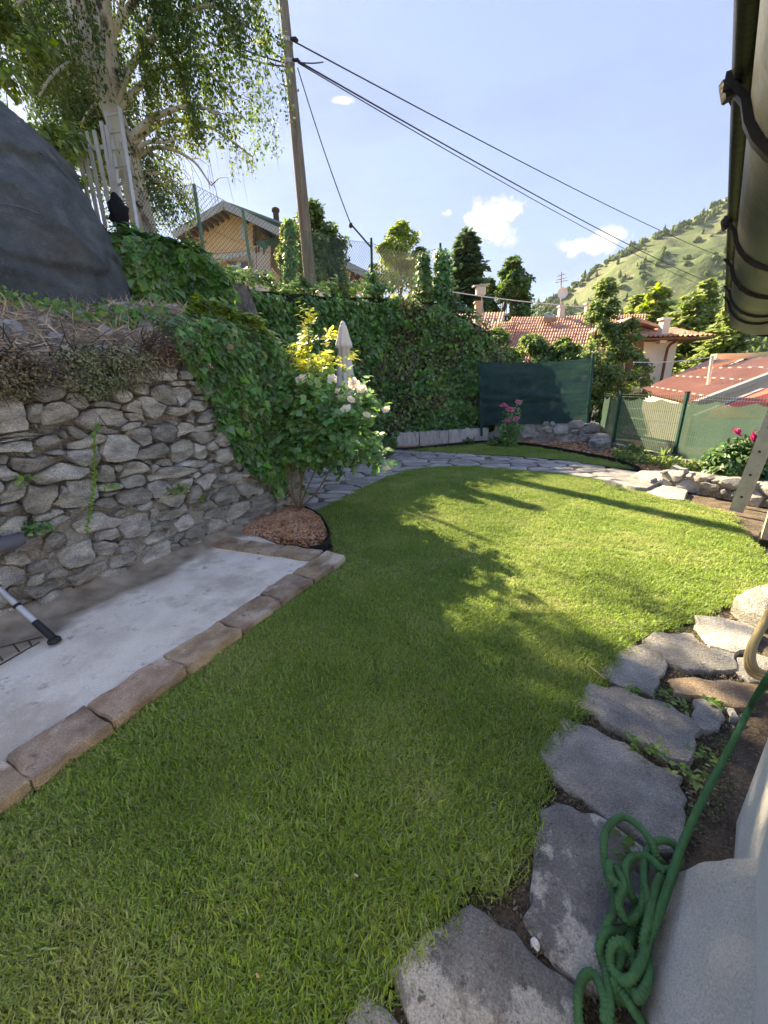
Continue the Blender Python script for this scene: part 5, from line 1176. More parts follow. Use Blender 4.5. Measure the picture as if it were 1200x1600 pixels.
rl(10, 40, 380, -420, -120, (6.8, 9.6), ns=11, hl=(.6, 1.6))
rl(5, -60, 330, -120, 120, (8.6, 10.2), ns=11, hl=(.5, 1.4))
PP, NN, TT = np.vstack(PP), np.vstack(NN), np.vstack(TT)
tall = np.vstack([tr1[5:30], tr2[:20]]); dmin = np.min(np.linalg.norm(PP[:, None, :] - tall[None], axis=2), axis=1); infront = (dmin < .6) & (PP[:, 1] < 8.1); keep = ~infront | (rb.random(len(PP)) < .22); keep &= ~((PP[:, 1] < 7.75) & (PP[:, 2] < 5.7) & (PP[:, 0] > -5.2) & (PP[:, 0] < -3.2) & (rb.random(len(PP)) < .9)); PP, NN, TT = PP[keep], NN[keep], TT[keep]
keep = ~((PP[:, 0] > -3.45) & (PP[:, 2] < 5.35)); PP, NN, TT = PP[keep], NN[keep], TT[keep]
br.build('branches', m_bark, birch, 179); hang.build('twigs', m_trunk, birch, kind='stuff')
split('crown', PP, NN, TT, .06 * rb.uniform(.6, 1.2, len(PP)), T_DIA, [m_birchl, m_leaf3], (.9, .1), birch, rb)
# leafy shrub behind the tarp at the left edge
broadleaf('shrub', 'light green bush rising behind the tarp at the left edge', PY(28, 300, 6.8) - [0, 0, 1.5], 3.9, 1.0, [m_leaf3, m_leaf2], (.7, .3), 61, 40, 170, .11, .3, .05)
# ---- trees behind the ivy wall and down the valley
def tz(p): p = np.array(p, float); z = drop(p[0], p[1]); return np.array([p[0], p[1], z if z is not None else garden_drop(p[0], p[1])])
def tree_at(px, py_top, Y, fn, name, label, r_px, *a, **k_):
    top = PY(px, py_top, Y); base = tz(top); base[2] = min(base[2], top[2] - .5); return fn(name, label, base, top[2] - base[2], r_px / 600. * Y, *a, **k_)
tree_at(488, 322, 17, broadleaf, 'leafy_tree', 'rounded green tree behind the utility pole', 46, [m_leaf1, m_leaf3], (.7, .3), 71, 70, 170, .16, .2, .1)
tree_at(450, 335, 15.5, broadleaf, 'leafy_tree', 'slim yellow green tree just left of the utility pole', 17, [m_leaf2, m_leaf3], (.5, .5), 72, 34, 120, .13, .1, .06)
tree_at(625, 352, 14.5, broadleaf, 'leafy_tree', 'bright yellow green tree above the ivy wall', 44, [m_leaf2, m_leaf3], (.7, .3), 73, 80, 150, .15, .02, .07)
tree_at(596, 385, 14.2, broadleaf, 'leafy_tree', 'small yellow green sapling beside the fence post', 22, [m_leaf2], (1,), 74, 36, 110, .13, .2, .04)
tree_at(655, 390, 14.0, broadleaf, 'leafy_tree', 'small pale green tree right of the bright yellow one', 26, [m_leaf3, m_shrub], (.6, .4), 75, 24, 110, .13, .1, .04)
conifer_top = PY(731, 358, 40); cb = tz(conifer_top)
conifer('conifer_tree', 'big dark blue green conifer behind the red roof', cb, conifer_top[2] - cb[2], 4.6, [m_con], (1,), 76, 40, .75, .12, .35, 1.1, .15, 60)
tree_at(802, 404, 44, broadleaf, 'leafy_tree', 'round dark leafy tree right of the big conifer', 40, [m_leaf1], (1,), 77, 90, 150, .42, .15, .25)
tree_at(765, 440, 42, broadleaf, 'leafy_tree', 'lower dark leafy tree between conifer and round tree', 26, [m_leaf1], (1,), 78, 50, 130, .42, .1, .2)
tree_at(948, 440, 13.5, broadleaf, 'leafy_tree', 'slender feathery young tree beside the green screen', 46, [m_leaf3, m_shrub], (.6, .4), 79, 80, 130, .12, .2, .05, prof=lambda t: (.35 + .65 * math.sin(math.pi * min(1, t * .8 + .2))) * (1.1 - .75 * t))
tree_at(985, 500, 13.0, broadleaf, 'leafy_tree', 'bushy feathery shrub between screen and wire fence', 34, [m_shrub, m_leaf3], (.6, .4), 80, 60, 130, .11, .1, .04)
for i, (px, py, Y, r_, lab) in enumerate([(728, 512, 13.5, 30, 'green bush directly right of the ivy wall'), (775, 518, 14.0, 36, 'green bush above the left half of the screen'), (830, 522, 14.5, 34, 'green bush above the middle of the screen'), (880, 532, 14.0, 32, 'lighter bush above the right end of the screen')]):
    tree_at(px, py, Y, broadleaf, 'bush', lab, r_ * 1.25, [m_shrub, m_leaf3], (.55, .45), 90 + i, 80, 170, .12, .1, .05)
for i, (px, py, Y, r_, m, lab) in enumerate([(1085, 455, 34, 62, m_cedar, 'large pale green cedar with layered branches right of the houses'), (1150, 470, 30, 62, m_cedar, 'pale green cedar behind the gutter corner'), (1030, 440, 48, 46, m_leaf2, 'yellow green conifer behind the white walled house'), (1108, 430, 60, 40, m_cedar, 'tall green conifer farther up behind the cedars'), (1000, 455, 55, 30, m_cedar, 'green conifer just behind the red roof chimneys')]):
    t = PY(px, py, Y); b_ = tz(t); conifer('conifer_tree', lab, b_, t[2] - b_[2], r_ / 600. * Y * 1.25, [m, m_cedar], (.7, .3), 120 + i, 26, .5 * Y / 34, -.02, .3, 1.5, .05, 60)
# a belt of woodland beyond the houses
rw = np.random.default_rng(9)
for i in range(10):
    X, Y = rw.uniform(10, 70), rw.uniform(62, 110); 
    if X / Y > 1.05: continue
    h = rw.uniform(9, 14); conifer('conifer_tree', None, (X, Y, garden_drop(X, Y)), h, h * .3, [m_cedar, m_leaf1], (.5, .5), 140 + i, 16, 1.1, .05, .25, 1.3, .05, 26)
    o = [o for o in bpy.data.objects if o.name.startswith('conifer_tree') and o.type == 'EMPTY'][-1]; tag(o, 'distant conifer in the wood at the foot of the mountain', 'tree', 'distant conifers at the mountain foot')
    for ob in bpy.data.objects:
        if ob.type == 'EMPTY' and ob.name.startswith('conifer_tree') and 'label' not in ob: tag(ob, 'distant conifer in the wood at the foot of the mountain', 'tree', 'distant conifers at the mountain foot')
# ivy climbing fence posts (green columns)
def column(name, label, px, y0, y1, Y, r_, n_, m, seed):
    rg_ = np.random.default_rng(seed); a, b = PY(px[0], y0, Y), PY(px[1], y1, Y); root = empty(name, b, label, 'ivy'); t = rg_.random(n_); th = rg_.uniform(0, 6.28, n_)
    rr = r_ * (.45 + .55 * t) * rg_.uniform(.3, 1.1, n_); pos = a + (b - a) * t[:, None] + np.column_stack([rr * np.cos(th), rr * np.sin(th), rg_.normal(0, .03, n_)])
    nn_ = np.column_stack([np.cos(th), np.sin(th), np.full(n_, .5)]) + rg_.normal(0, .4, (n_, 3)); leaves('foliage', pos, nn_, rg_.normal(0, .5, (n_, 3)) + [0, 0, -1], .11 * rg_.uniform(.5, 1.2, n_), T_IVY, m, root, 'stuff')
    t_ = MB(); t_.tube([b, a], [.04, .03], 6); t_.build('post', m_trunk, root)
column('ivy_column', 'ivy climbing the fence post at the right end of the ivy wall', (691, 690), 392, 540, 11.6, .42, 2200, m_ivy, 201)
column('ivy_column', 'ivy climbing the fence post in the middle of the ivy wall', (580, 582), 425, 470, 11.4, .25, 500, m_ivy, 202)
column('ivy_column', 'ivy climbing the fence post between the two others', (662, 660), 395, 470, 11.6, .28, 800, m_ivy, 203)
column('ivy_column', 'ivy covered stem just left of the utility pole', (452, 455), 345, 450, 10.4, .2, 800, m_ivy, 204)

# ------------------------------------------------------------------ utility pole and wires
pb0 = PY(486, 452, 12.0); pt0 = PY(439, -40, 12.1); pole = empty('utility_pole', pb0 - [0, 0, .6], 'grey wooden utility pole standing above the ivy wall', 'utility pole')
k_ = MB(); k_.tube([pb0 - [0, 0, .7], pb0, (pb0 + pt0) / 2, pt0], [.17, .165, .135, .1], 14); k_.build('shaft', m_pole, pole, 60)
def onpole(y): t = (452 - y) / 492.; return PY(486 - 47 * t, y, 12.0 + .1 * t)
for y in (65, 98):
    c = onpole(y); k_ = MB(); k_.lathe(c - [0, 0, .05], [(.122, 0), (.13, .02), (.13, .06), (.122, .08)], 14); k_.build('band', m_metal, pole, 60)
    k_ = MB(); k_.tube([c + [-.12, -.05, 0], c + [-.2, -.08, .0], c + [-.2, -.08, .1]], [.015] * 3, 6); k_.build('hook', m_metal, pole); k_ = MB(); k_.tube([c + [.1, -.08, 0], c + [.22, -.1, -.02], c + [.26, -.1, -.06]], [.03, .04, .03], 8); k_.build('clamp', m_black, pole)
def wire(label, a, b, sag, r_, n_=40, name='cable'):
    a, b = np.asarray(a), np.asarray(b); t = np.linspace(0, 1, n_)[:, None]; p = a + (b - a) * t; p[:, 2] -= 4 * sag * (t * (1 - t))[:, 0]
    k_ = MB(); k_.tube(p, r_, 6); return tag(k_.build(name, m_cable, None, 60), label, 'cable')
wire('upper overhead cable running from the pole to the right', onpole(68) + [.1, -.1, 0], PY(1205, 428, 46), .5, .015)
wire('thick lower overhead cable running from the pole to the right', onpole(100) + [.2, -.1, 0], PY(1190, 470, 48), .6, .018)
wire('thin second lower cable beside the thick one', onpole(103) + [.22, -.12, -.02], PY(1194, 478, 48), .75, .012)
wire('overhead cable running left from the pole into the birch', onpole(98) + [-.1, 0, 0], PY(200, -40, 13), .25, .017)
wire('thin upper overhead cable running left from the pole', onpole(95) + [-.1, 0, .02], PY(180, -110, 14), .15, .016)
wire('second thin cable running left below the others', onpole(102) + [-.1, 0, -.02], PY(210, -20, 12.5), .3, .016)
wire('short jumper cable linking both right hand cables', onpole(103) + [.25, -.1, 0], PY(505, 97, 13.2), .02, .014, 10)
gw = PY(581, 388, 11.4)
wire('thin guy wire slanting from the pole down to the fence', onpole(112) + [.2, -.1, 0], PY(548, 350, 11.45), .12, .014, name='guy_wire')
gt = empty('guy_anchor', gw, 'thicker lower end of the guy wire with its knot', 'guy wire'); k_ = MB(); k_.tube([PY(548, 350, 11.45), gw], [.022, .022], 6); k_.build('rod', m_cable, gt); k_ = MB(); k_.lathe(PY(548, 352, 11.45) - [0, 0, .06], [(.02, 0), (.05, .03), (.05, .09), (.02, .12)], 8); k_.build('knot', m_cable, gt, 60)
wire('pale washing line strung above the red roofs', PY(700, 455, 21), PY(960, 482, 20), .1, .022).data.materials[0] = m_white
wire('pale cable crossing the shed roof', PY(990, 566, 12), PY(1112, 558, 12), .05, .012).data.materials[0] = m_white
wire('pale cable from the shed roof pole to the right', PY(1112, 558, 12), PY(1230, 580, 11), .05, .012).data.materials[0] = m_white

# ------------------------------------------------------------------ chain link fence on the terrace
cl = empty('chain_link_fence', PY(330, 430, 8.6), 'chain link fence with faded green posts above the ivy', 'fence')
posts = [(PY(303, 288, 8.4), PY(321, 410, 8.4)), (PY(379, 328, 9.0), PY(396, 440, 9.0)), (PY(580, 372, 11.4), PY(582, 470, 11.4)), (PY(688, 380, 11.6), PY(690, 470, 11.6))]
for i, (a, b) in enumerate(posts): k_ = MB(); k_.tube([b - [0, 0, .4], a], [.035, .03], 8); k_.build('post', m_gfade if i < 2 else m_gpaint, cl, 60)
ch = MB()
def links(a, b, c, d, nu, nv, r_=.005, sag=.0):  # a,b bottom; d,c top
    def pt(u_, v_): return (a * (1 - u_) + b * u_) * (1 - v_) + (d * (1 - u_) + c * u_) * v_ - np.array([0, 0, sag * 4 * u_ * (1 - u_) * v_])
    for i in range(-nv, nu):
        for sg_ in (1, -1):
            pts_ = []
            for j in range(nv + 1):
                u_ = (i + j if sg_ > 0 else i + nv - j) / nu
                if 0 <= u_ <= 1: pts_.append(pt(u_, j / nv))
            if len(pts_) > 1: ch.tube(pts_, r_, 3, False)
    for v_ in (1., .5): ch.tube([pt(t, v_) for t in np.linspace(0, 1, 9)], r_ * 1.2, 3, False)
lft = (PY(215, 300, 7.7), PY(232, 400, 7.7))
links(lft[1], posts[0][1], posts[0][0], lft[0], 18, 14, .0035); links(posts[0][1], posts[1][1], posts[1][0], posts[0][0], 14, 16, .0035)
links(posts[1][1], posts[2][1], posts[2][0] - [0, 0, .1], posts[1][0], 46, 16, .004, .1); links(posts[2][1], posts[3][1], posts[3][0] - [0, 0, .1], posts[2][0] - [0, 0, .1], 24, 14, .004, .15)
ch.build('wire_mesh', m_wire, cl, kind='stuff')

# ------------------------------------------------------------------ ladder, palings and jacket under the birch
def ladder(name, label, a, b, half, nr_, m, wd_=.06, th=.025, holes=False, rung_r=.016):
    a, b, half = map(lambda v: np.asarray(v, float), (a, b, half)); root = empty(name, a, label, 'ladder'); ax = nrm(b - a)
    for s_ in (-1, 1): k_ = MB(); q = nrm(np.cross(half, ax)); k_.box((a + b) / 2 + s_ * half, (np.linalg.norm(b - a), th, wd_), (ax, nrm(half), q)); k_.build('stile', m, root)
    for i in range(nr_):
        c = a + (b - a) * (i + .7) / nr_; k_ = MB(); k_.tube([c - half * .98, c + half * .98], rung_r, 8); k_.build('rung', m, root, 60)
        if holes:
            for s_ in (-1, 1): k_ = MB(); k_.box(c + s_ * (half + nrm(half) * (th / 2 + .001)), (.024, .004, .024), (ax, nrm(half), nrm(np.cross(half, ax)))); k_.build('rung_end', m_black, root)
    return root
la, lb = PY(206, 372, 7.15), PY(176, 170, 7.3); hv_ = (PY(212, 372, 7.15) - PY(195, 372, 7.3)) / 2 * 1.1
ladder('ladder', 'aluminium ladder leaning on the birch trunk', la - [0, 0, .3], lb, hv_, 9, m_alu, .05, .035)
pf = empty('paling_fence', PY(140, 330, 7.0), 'leaning pale grey stakes left of the ladder', 'fence')
for (x0, y0, x1, y1) in ((117, 212, 142, 330), (126, 208, 150, 325), (136, 206, 160, 330), (147, 204, 166, 300), (158, 190, 186, 360), (166, 196, 192, 372)):
    k_ = MB(); k_.beam(PY(x1, y1, 7.1) - [0, 0, .2], PY(x0, y0, 7.3), .05, .03, (0, 1, .1)); k_.build('paling', m_stake, pf)
k_ = MB(); k_.beam(PY(122, 235, 7.3), PY(172, 228, 7.3), .02, .05); k_.build('rail', m_stake, pf)
# jacket hanging on the ladder
V = []; jr = np.random.default_rng(3); jx = [(178, 312), (176, 340), (182, 352), (190, 358), (198, 352), (197, 335), (192, 322), (188, 312)]; jc = np.mean([PY(x, y, 6.98) for x, y in jx], 0)
bm = bmesh.new(); bmesh.ops.create_icosphere(bm, subdivisions=3, radius=1)
for v in bm.verts:
    z = v.co.z; f = 1 + .75 * fbm(v.co * 2.3, 1, 3) + .2 * math.sin(8 * math.atan2(v.co.y, v.co.x)) * max(0, -z + .4)
    wd_ = .95 - .25 * max(0, z) ** 2; v.co = Vector((v.co.x * f * .13 * wd_ + .05 * max(0, -z), v.co.y * f * .07, z * .27 + .0 + (.05 * v.co.x if z < -.6 else 0)))
    v.co += Vector(jc) + Vector((0, -.05, .0))
me = bpy.data.meshes.new('jacket'); bm.to_mesh(me); bm.free(); tag(link('jacket', me, m_cloth, None, 179), 'black jacket hanging on the leaning ladder', 'jacket')

# ------------------------------------------------------------------ chalet on the slope
YC = 22.0
def c_(x, y, Y=YC): return PY(x, y, Y)
chal = empty('chalet', c_(380, 450), 'beige chalet with grey gable roof above the ivy wall', 'house')
def wallpoly(px, Y, m, name, th=.25, dY=None):
    k_ = MB(); Ys = dY or [Y] * len(px); k_.slab([PY(x, y, q) for (x, y), q in zip(px, Ys)][::-1], (0, th, 0)); return k_.build(name, m, chal)
wallpoly([(300, 352), (349, 330), (400, 351), (400, 391), (300, 400)], YC, m_wallb, 'wall', 6)
wallpoly([(300, 400.5), (400, 391.5), (400, 420), (425, 418), (425, 470), (300, 475)], YC - .15, m_wallc, 'wall', 6)
wallpoly([(400, 351), (452, 372), (452, 470), (400, 470)], YC + 1.6, m_wallc, 'wall', 4)
wallpoly([(452, 373), (530, 408), (552, 418), (548, 470), (452, 470)], YC + 2.2, m_worange, 'wall', 4)
# roof: two slopes running away from us, grey verge boards in front
ridge0 = c_(349, 318, YC - .9); ridge1 = ridge0 + np.array([1.2, 9, 0]); re0 = c_(575, 428, YC - .9); le0 = c_(270, 365, YC - .9)
for e, nm in ((re0, 'roof'), (le0, 'roof')):
    k_ = MB(); k_.slab([ridge0, ridge1, e + (ridge1 - ridge0), e], (0, 0, .12)); rf = k_.build(nm, m_roofg, chal)
    k_ = MB(); k_.beam(ridge0 + [0, -.03, -.09], e + [0, -.03, -.09], .05, .24); k_.build('verge_board', m_roofg, rf)
    for t in np.linspace(.1, .95, 9):
        a = ridge0 + (e - ridge0) * t; k_ = MB(); k_.beam(a + [0, .1, -.12], a + (ridge1 - ridge0) * .4 + [0, 0, -.12], .1, .14); k_.build('rafter', m_wbrown, rf)
k_ = MB(); up2 = np.array([0, 0, .42]); k_.slab([ridge0 + up2 + [-.1, 1.2, 0], ridge1 + up2, c_(446, 350, YC + 8), c_(436, 352, YC + .4) + [0, 0, .1]], (0, 0, .08)); k_.build('upper_roof', m_roofgr, chal)
# window, shutters, awning valance, balcony
def rect(x0, y0, x1, y1, Y, m, name, parent, th=.06): k_ = MB(); k_.slab([PY(x0, y1, Y), PY(x1, y1, Y), PY(x1, y0, Y), PY(x0, y0, Y)], (0, th, 0)); return k_.build(name, m, parent)
wn = rect(353, 407, 386, 428, YC - .22, m_worange, 'window', chal)
for (a, b) in ((355, 361), (362.5, 369), (371, 376), (377.5, 384)): rect(a, 409, b, 427, YC - .26, m_glass if a not in (371,) else m_curt, 'pane', wn, .03)
rect(345, 409, 352.5, 429, YC - .24, m_worange, 'shutter', chal); rect(387, 405, 394, 427, YC - .24, m_worange, 'shutter', chal)
for i in range(16):
    x = 343 + i * 2.75; rect(x, 400.5 - i * .42, x + 2.75, 405.5 - i * .42 + (.8 if i % 2 else 0), YC - .4, m_awn if i % 2 else m_awnw, 'awning_strip', chal, .03)
rect(374, 349, 383, 374, YC - .12, m_curt, 'window', chal); rect(395, 352, 399, 382, YC - .14, m_wbrown, 'post', chal, .15)
k_ = MB(); k_.beam(c_(408, 383, YC - .2), c_(436, 376, YC + 1.2), .5, .35); k_.build('rolled_awning', m_teal, chal)
k_ = MB(); k_.slab([c_(401, 383, YC - .16), c_(422, 384, YC - .16), c_(422, 420, YC - .16), c_(401, 421, YC - .16)], (0, .1, 0)); k_.build('balcony_wall', m_wallc, chal)
for (x, y) in ((399, 386), (403, 384), (411, 388)): rect(x, y, x + 2, y + 9, YC - .22, m_wbrown, 'bracket', chal)
ck = MB(); p_ = c_(433, 356, YC + 3); ck.tube([p_ - [0, 0, .4], p_ + [0, 0, .75]], .16, 10); ck.lathe(p_ + [0, 0, .75], [(.22, 0), (.22, .12), (.08, .2)], 10); ck.build('chimney_pipe', m_rust, chal, 60)
for (a, b) in (((553, 423), (540, 460)), ((560, 425), (548, 462)), ((534, 412), (527, 460)), ((565, 428), (546, 452))):
    k_ = MB(); k_.beam(PY(*a, YC - .5), PY(*b, YC - .2), .09, .09); k_.build('strut', m_wbrown, chal)
# odds and ends on the terrace beside the pole
bag = tag(flat_stone('white_sack', [tuple((c_(505 + 9 * math.cos(t), 440, 13.5) + [0, .3 * math.sin(t), 0])[:2]) for t in np.arange(10) * .628], 3.9, .45, m_white, None, rgf, .03, .1), 'white sack on the terrace right of the pole', 'sack')

# ------------------------------------------------------------------ red tiled house
hs = empty('tiled_house', PY(880, 600, 22), 'long low house with weathered red tile roof beyond the screen', 'house')
def tiled(a, b, c, d, parent, name='roof', nu=60, m=m_tile, amp=.045, courses=14):
    """a,b eave ends; c,d ridge ends: barrel tiles in courses"""
    nv = courses * 3; V = []; n_ = nrm(np.cross(b - a, d - a)); n_ = n_ if n_[2] > 0 else -n_; nn2 = nu * 4
    for i in range(nn2 + 1):
        for j in range(nv + 1):
            u_, v_ = i / nn2, j / nv; p = (a * (1 - u_) + b * u_) * (1 - v_) + (d * (1 - u_) + c * u_) * v_
            V.append(p + n_ * (amp * math.sin(i * math.pi / 2) + .05 * (1 - (j % 3) / 2.) + .03 * fbm((u_ * 30, v_ * 20, 1)) - .06 * abs(fbm((u_ * 3, v_ * 2, 8)))))
    F = [(i * (nv + 1) + j, (i + 1) * (nv + 1) + j, (i + 1) * (nv + 1) + j + 1, i * (nv + 1) + j + 1) for i in range(nn2) for j in range(nv)]
    o = obj_np(name, V, F, m, parent, 40); return o
def quadwall(p0, p1, z0, z1, th, m, parent, name='wall'):
    p0, p1 = np.asarray(p0, float), np.asarray(p1, float); u_ = nrm(p1 - p0); u_[2] = 0; k_ = MB(); nn_ = np.array([-u_[1], u_[0], 0]); k_.slab([np.array([*p0[:2], z0]), np.array([*p1[:2], z0]), np.array([*p1[:2], z1]), np.array([*p0[:2], z1])], nn_ * th); return k_.build(name, m, parent)
# main slope faces us
mr = [PY(745, 592, 18.5), PY(1000, 566, 18.5), PY(1010, 497, 24), PY(800, 492, 24)]
zr_ = (mr[2][2] + mr[3][2]) / 2; ze_ = 2.4
mr[0][2] = mr[1][2] = ze_; mr[2][2] = mr[3][2] = zr_
mr[0][1] = mr[1][1] = 18.5
mr[0][0] = 5.0
r1 = tiled(*mr, hs, nu=52)
bk = [mr[1] + [0, 10.5, 0], mr[0] + [0, 10.5, 0], mr[3] + [0, 0, -.02], mr[2] + [0, 0, -.02]]; tiled(*bk, hs, nu=40)
quadwall(mr[0] + [.5, .6, 0], mr[1] + [-.3, .6, 0], -3.5, ze_ + .1, 9, m_wallw, hs)
# lower left wing
lw = [PY(690, 520, 22), PY(782, 520, 22), PY(790, 493, 25), PY(700, 491, 25)]; lw[0][2] = lw[1][2] = min(lw[0][2], lw[1][2]); lw[2][2] = lw[3][2]; tiled(*lw, hs, nu=20, courses=8); quadwall(lw[0] + [.3, .3, 0], lw[1] + [-.3, .3, 0], -3.5, lw[0][2], 3, m_wallw, hs)
# small raised roof piece and roof window
sp2 = [PY(768, 535, 20.5), PY(800, 533, 20.5), PY(812, 503, 22.5), PY(778, 505, 22.5)]; tiled(*sp2, hs, nu=10, courses=6); rw_ = MB(); rw_.slab([PY(848, 503, 22.9), PY(868, 503, 22.9), PY(866, 497, 23.3), PY(850, 497, 23.3)], (0, -.05, .2)); rw_.build('skylight', m_glass, hs)
# chimneys, antenna, dish
def chimney(px, y0, y1, Y, wpx, cap, parent=hs, m=m_wallw):
    b, t = PY(px, y0, Y), PY(px, y1, Y); w_ = wpx / 600. * Y; k_ = MB(); k_.box((b + t) / 2 - [0, 0, .3], (w_, w_, t[2] - b[2] + .6)); ch_ = k_.build('chimney', m, parent)
    k_ = MB(); k_.box(t + [0, 0, .04], (w_ * 1.25, w_ * 1.25, .08)); k_.build('cap', cap, ch_)
    if m is not m_wallw: return
chimney(747, 500, 474, 22.5, 9, m_tile, m=mat('chimney_brick', [(.42, .3, .2), (.55, .42, .3)], 6, .9, .4, 20, coord='pos')); chimney(877, 492, 480, 24, 7, m_wallw); chimney(918, 492, 476, 24, 6, m_wallw); chimney(1038, 514, 500, 19, 10, m_white)
an_ = empty('roof_antenna', PY(876, 478, 24), 'television antenna with white dish on the red roof', 'antenna'); k_ = MB(); ab, at_ = PY(876, 480, 24), PY(877, 425, 24); k_.tube([ab, at_], .035, 6); k_.build('mast', m_metal, an_)
for (y, w_) in ((440, 10), (430, 6), (436, 8)): k_ = MB(); k_.tube([PY(877 - w_, y + 2, 24), PY(877 + w_, y - 2, 24)], .02, 5); k_.build('element', m_metal, an_)
k_ = MB(); dc = PY(880, 459, 23.9)
prof_ = [(0.02, .0), (.12, .02), (.2, .06), (.28, .12)]; V = []; 
for r_, d in prof_:
    for i in range(18): a = 6.2832 * i / 18; V.append(dc + np.array([r_ * math.cos(a) - d * .6, -d * .8, r_ * math.sin(a) + .2 * d]))
k_.add(V, [(j * 18 + i, j * 18 + (i + 1) % 18, (j + 1) * 18 + (i + 1) % 18, (j + 1) * 18 + i) for j in range(3) for i in range(18)] + [tuple(range(18))]); k_.build('dish', m_white, an_, 60)
bd_ = empty('bird_house', PY(754, 475, 22), 'small grey roofed bird house on a pole by the chimney', 'bird house'); k_ = MB(); k_.tube([PY(755, 492, 22), PY(752, 455, 22)], .03, 6); k_.build('pole', m_metal, bd_); k_ = MB(); c0_ = PY(751, 455, 22); k_.box(c0_, (.45, .35, .35)); k_.build('box', m_wallw, bd_); k_ = MB(); k_.slab([c0_ + [-.4, -.25, .18], c0_ + [.4, -.25, .25], c0_ + [.4, .25, .3], c0_ + [-.4, .25, .23]], (0, 0, .05)); k_.build('roof', m_roofg, bd_)
# right-hand block of the tiled house: white wall, hipped eave, balconies
wl = empty('white_house', PY(1025, 620, 19.5), 'white walled house with tiled hip roof and brown balconies', 'house')
A1, A2 = PY(985, 600, 19.5), PY(1046, 600, 19.5); B2 = A2 + np.array([2.5, 6, 0])
quadwall(A1, A2, -3.2, PY(1046, 524, 19.5)[2], 5, m_wallw, wl); 
zE = PY(1060, 527, 19.0)[2]; zR = PY(1000, 505, 20)[2]
e_ = [np.array([A1[0] - .6, 18.6, zE]), np.array([A2[0] + 1.0, 18.6, zE]), np.array([A2[0] - .6, 21.3, zR + .15]), np.array([A1[0] - .6, 21.3, zR + .3])]; tiled(*e_, wl, nu=16, courses=8)
k_ = MB(); k_.slab([e_[0] + [0, 0, -.12], e_[1] + [0, 0, -.12], e_[1] + [0, 5, -.12], e_[0] + [0, 5, -.12]], (0, 0, .08)); k_.build('eave', m_wbrown, wl)
k_ = MB(); k_.slab([PY(958, 510, 19.2), PY(990, 494, 19.2), PY(1032, 508, 19.2), PY(1030, 512, 19.2), PY(990, 499, 19.2), PY(960, 515, 19.2)], (0, 3, 0)); k_.build('gable', m_tile, wl)
k_ = MB(); k_.tube(spline([PY(1062, 530, 18.7), PY(1050, 537, 18.9), PY(1043, 545, 19.1), PY(1030, 612, 19.3)], 14), .06, 6); k_.build('downpipe', m_wbrown, wl)
for (x0, x1, y0, y1) in ((968, 1004, 537, 549), (962, 1014, 588, 604)):
    for i in range(3): y = y0 + (y1 - y0) * i / 2.2; k_ = MB(); k_.beam(PY(x0, y, 18.9), PY(x1, y - 2, 18.9), .05, .14); k_.build('balcony_rail', m_wbrown, wl)
    for x in np.linspace(x0, x1, 4): k_ = MB(); k_.beam(PY(x, y0 - 2, 18.95), PY(x - 1, y1 + 3, 18.95), .08, .08, (0, 1, 0)); k_.build('baluster', m_wbrown, wl)
# ------------------------------------------------------------------ shed with red corrugated roof
sh_ = empty('shed', PY(1100, 640, 12), 'shed with red corrugated sheet roof behind the wire fence', 'shed')
c1, c2 = PY(1000, 611, 15.5), PY(1086, 631, 12.0); c3, c4_ = PY(1290, 553, 13.2), PY(1108, 564, 18.2)
V = []; nu, nv = 22, 6
n_ = nrm(np.cross(c2 - c1, c4_ - c1)); n_ = n_ if n_[2] > 0 else -n_
for i in range(nu * 6 + 1):
    for j in range(nv + 1):
        u_, v_ = i / (nu * 6.), j / nv; p = (c1 * (1 - u_) + c2 * u_) * (1 - v_) + (c4_ * (1 - u_) + c3 * u_) * v_; V.append(p + n_ * .05 * math.cos(i * 2 * math.pi / 6))
o = obj_np('roof', V, [(i * (nv + 1) + j, (i + 1) * (nv + 1) + j, (i + 1) * (nv + 1) + j + 1, i * (nv + 1) + j + 1) for i in range(nu * 6) for j in range(nv)], m_sheet, sh_, 60)
m_guard = mat('snow_guard_paint', [(.6, .46, .38)], 3, .7)
for v_ in (.1, .42, .68):
    for i in range(1, 10):
        u_ = i / 10.; p = (c1 * (1 - u_) + c2 * u_) * (1 - v_) + (c4_ * (1 - u_) + c3 * u_) * v_ + n_ * .07; k_ = MB(); k_.beam(p - (c2 - c1) * .022, p + (c2 - c1) * .022, .05, .03); k_.build('snow_guard', m_guard, o)
k_ = MB(); k_.beam(c2 + n_ * .02, c3 + n_ * .02, .16, .14); k_.build('verge_flashing', m_metal, sh_)
k_ = MB(); ins = (c1 - c2) * .1
k_.slab([c2 + ins - [0, 0, .12], c2 + (c3 - c2) * .96 + ins - [0, 0, .12], np.array([*(c2 + (c3 - c2) * .96 + ins)[:2], -2.8]), np.array([*(c2 + ins)[:2], -2.8])], (c1 - c2) * .8); k_.build('wall', m_wallw, sh_)
k_ = MB(); k_.tube([PY(1105, 610, 13.6), PY(1113, 556, 13.6)], .05, 6); k_.build('roof_pole', m_wallw, sh_)
rs = empty('lean_to', PY(1170, 640, 10.5), 'lean-to with bright red sheet roof below the shed verge', 'shed')
d1_, d2_, d3_, d4_ = PY(1082, 655, 9.6), PY(1300, 655, 9.6), PY(1300, 585, 11.2), PY(1190, 612, 11.2); k_ = MB(); k_.slab([d1_, d2_, d3_, d4_], (0, 0, .05)); k_.build('roof', m_red, rs); k_ = MB(); k_.beam(d1_ + [0, 0, .04], d4_ + [0, 0, .04], .1, .1); k_.build('gutter', m_metal, rs)
k_ = MB(); 
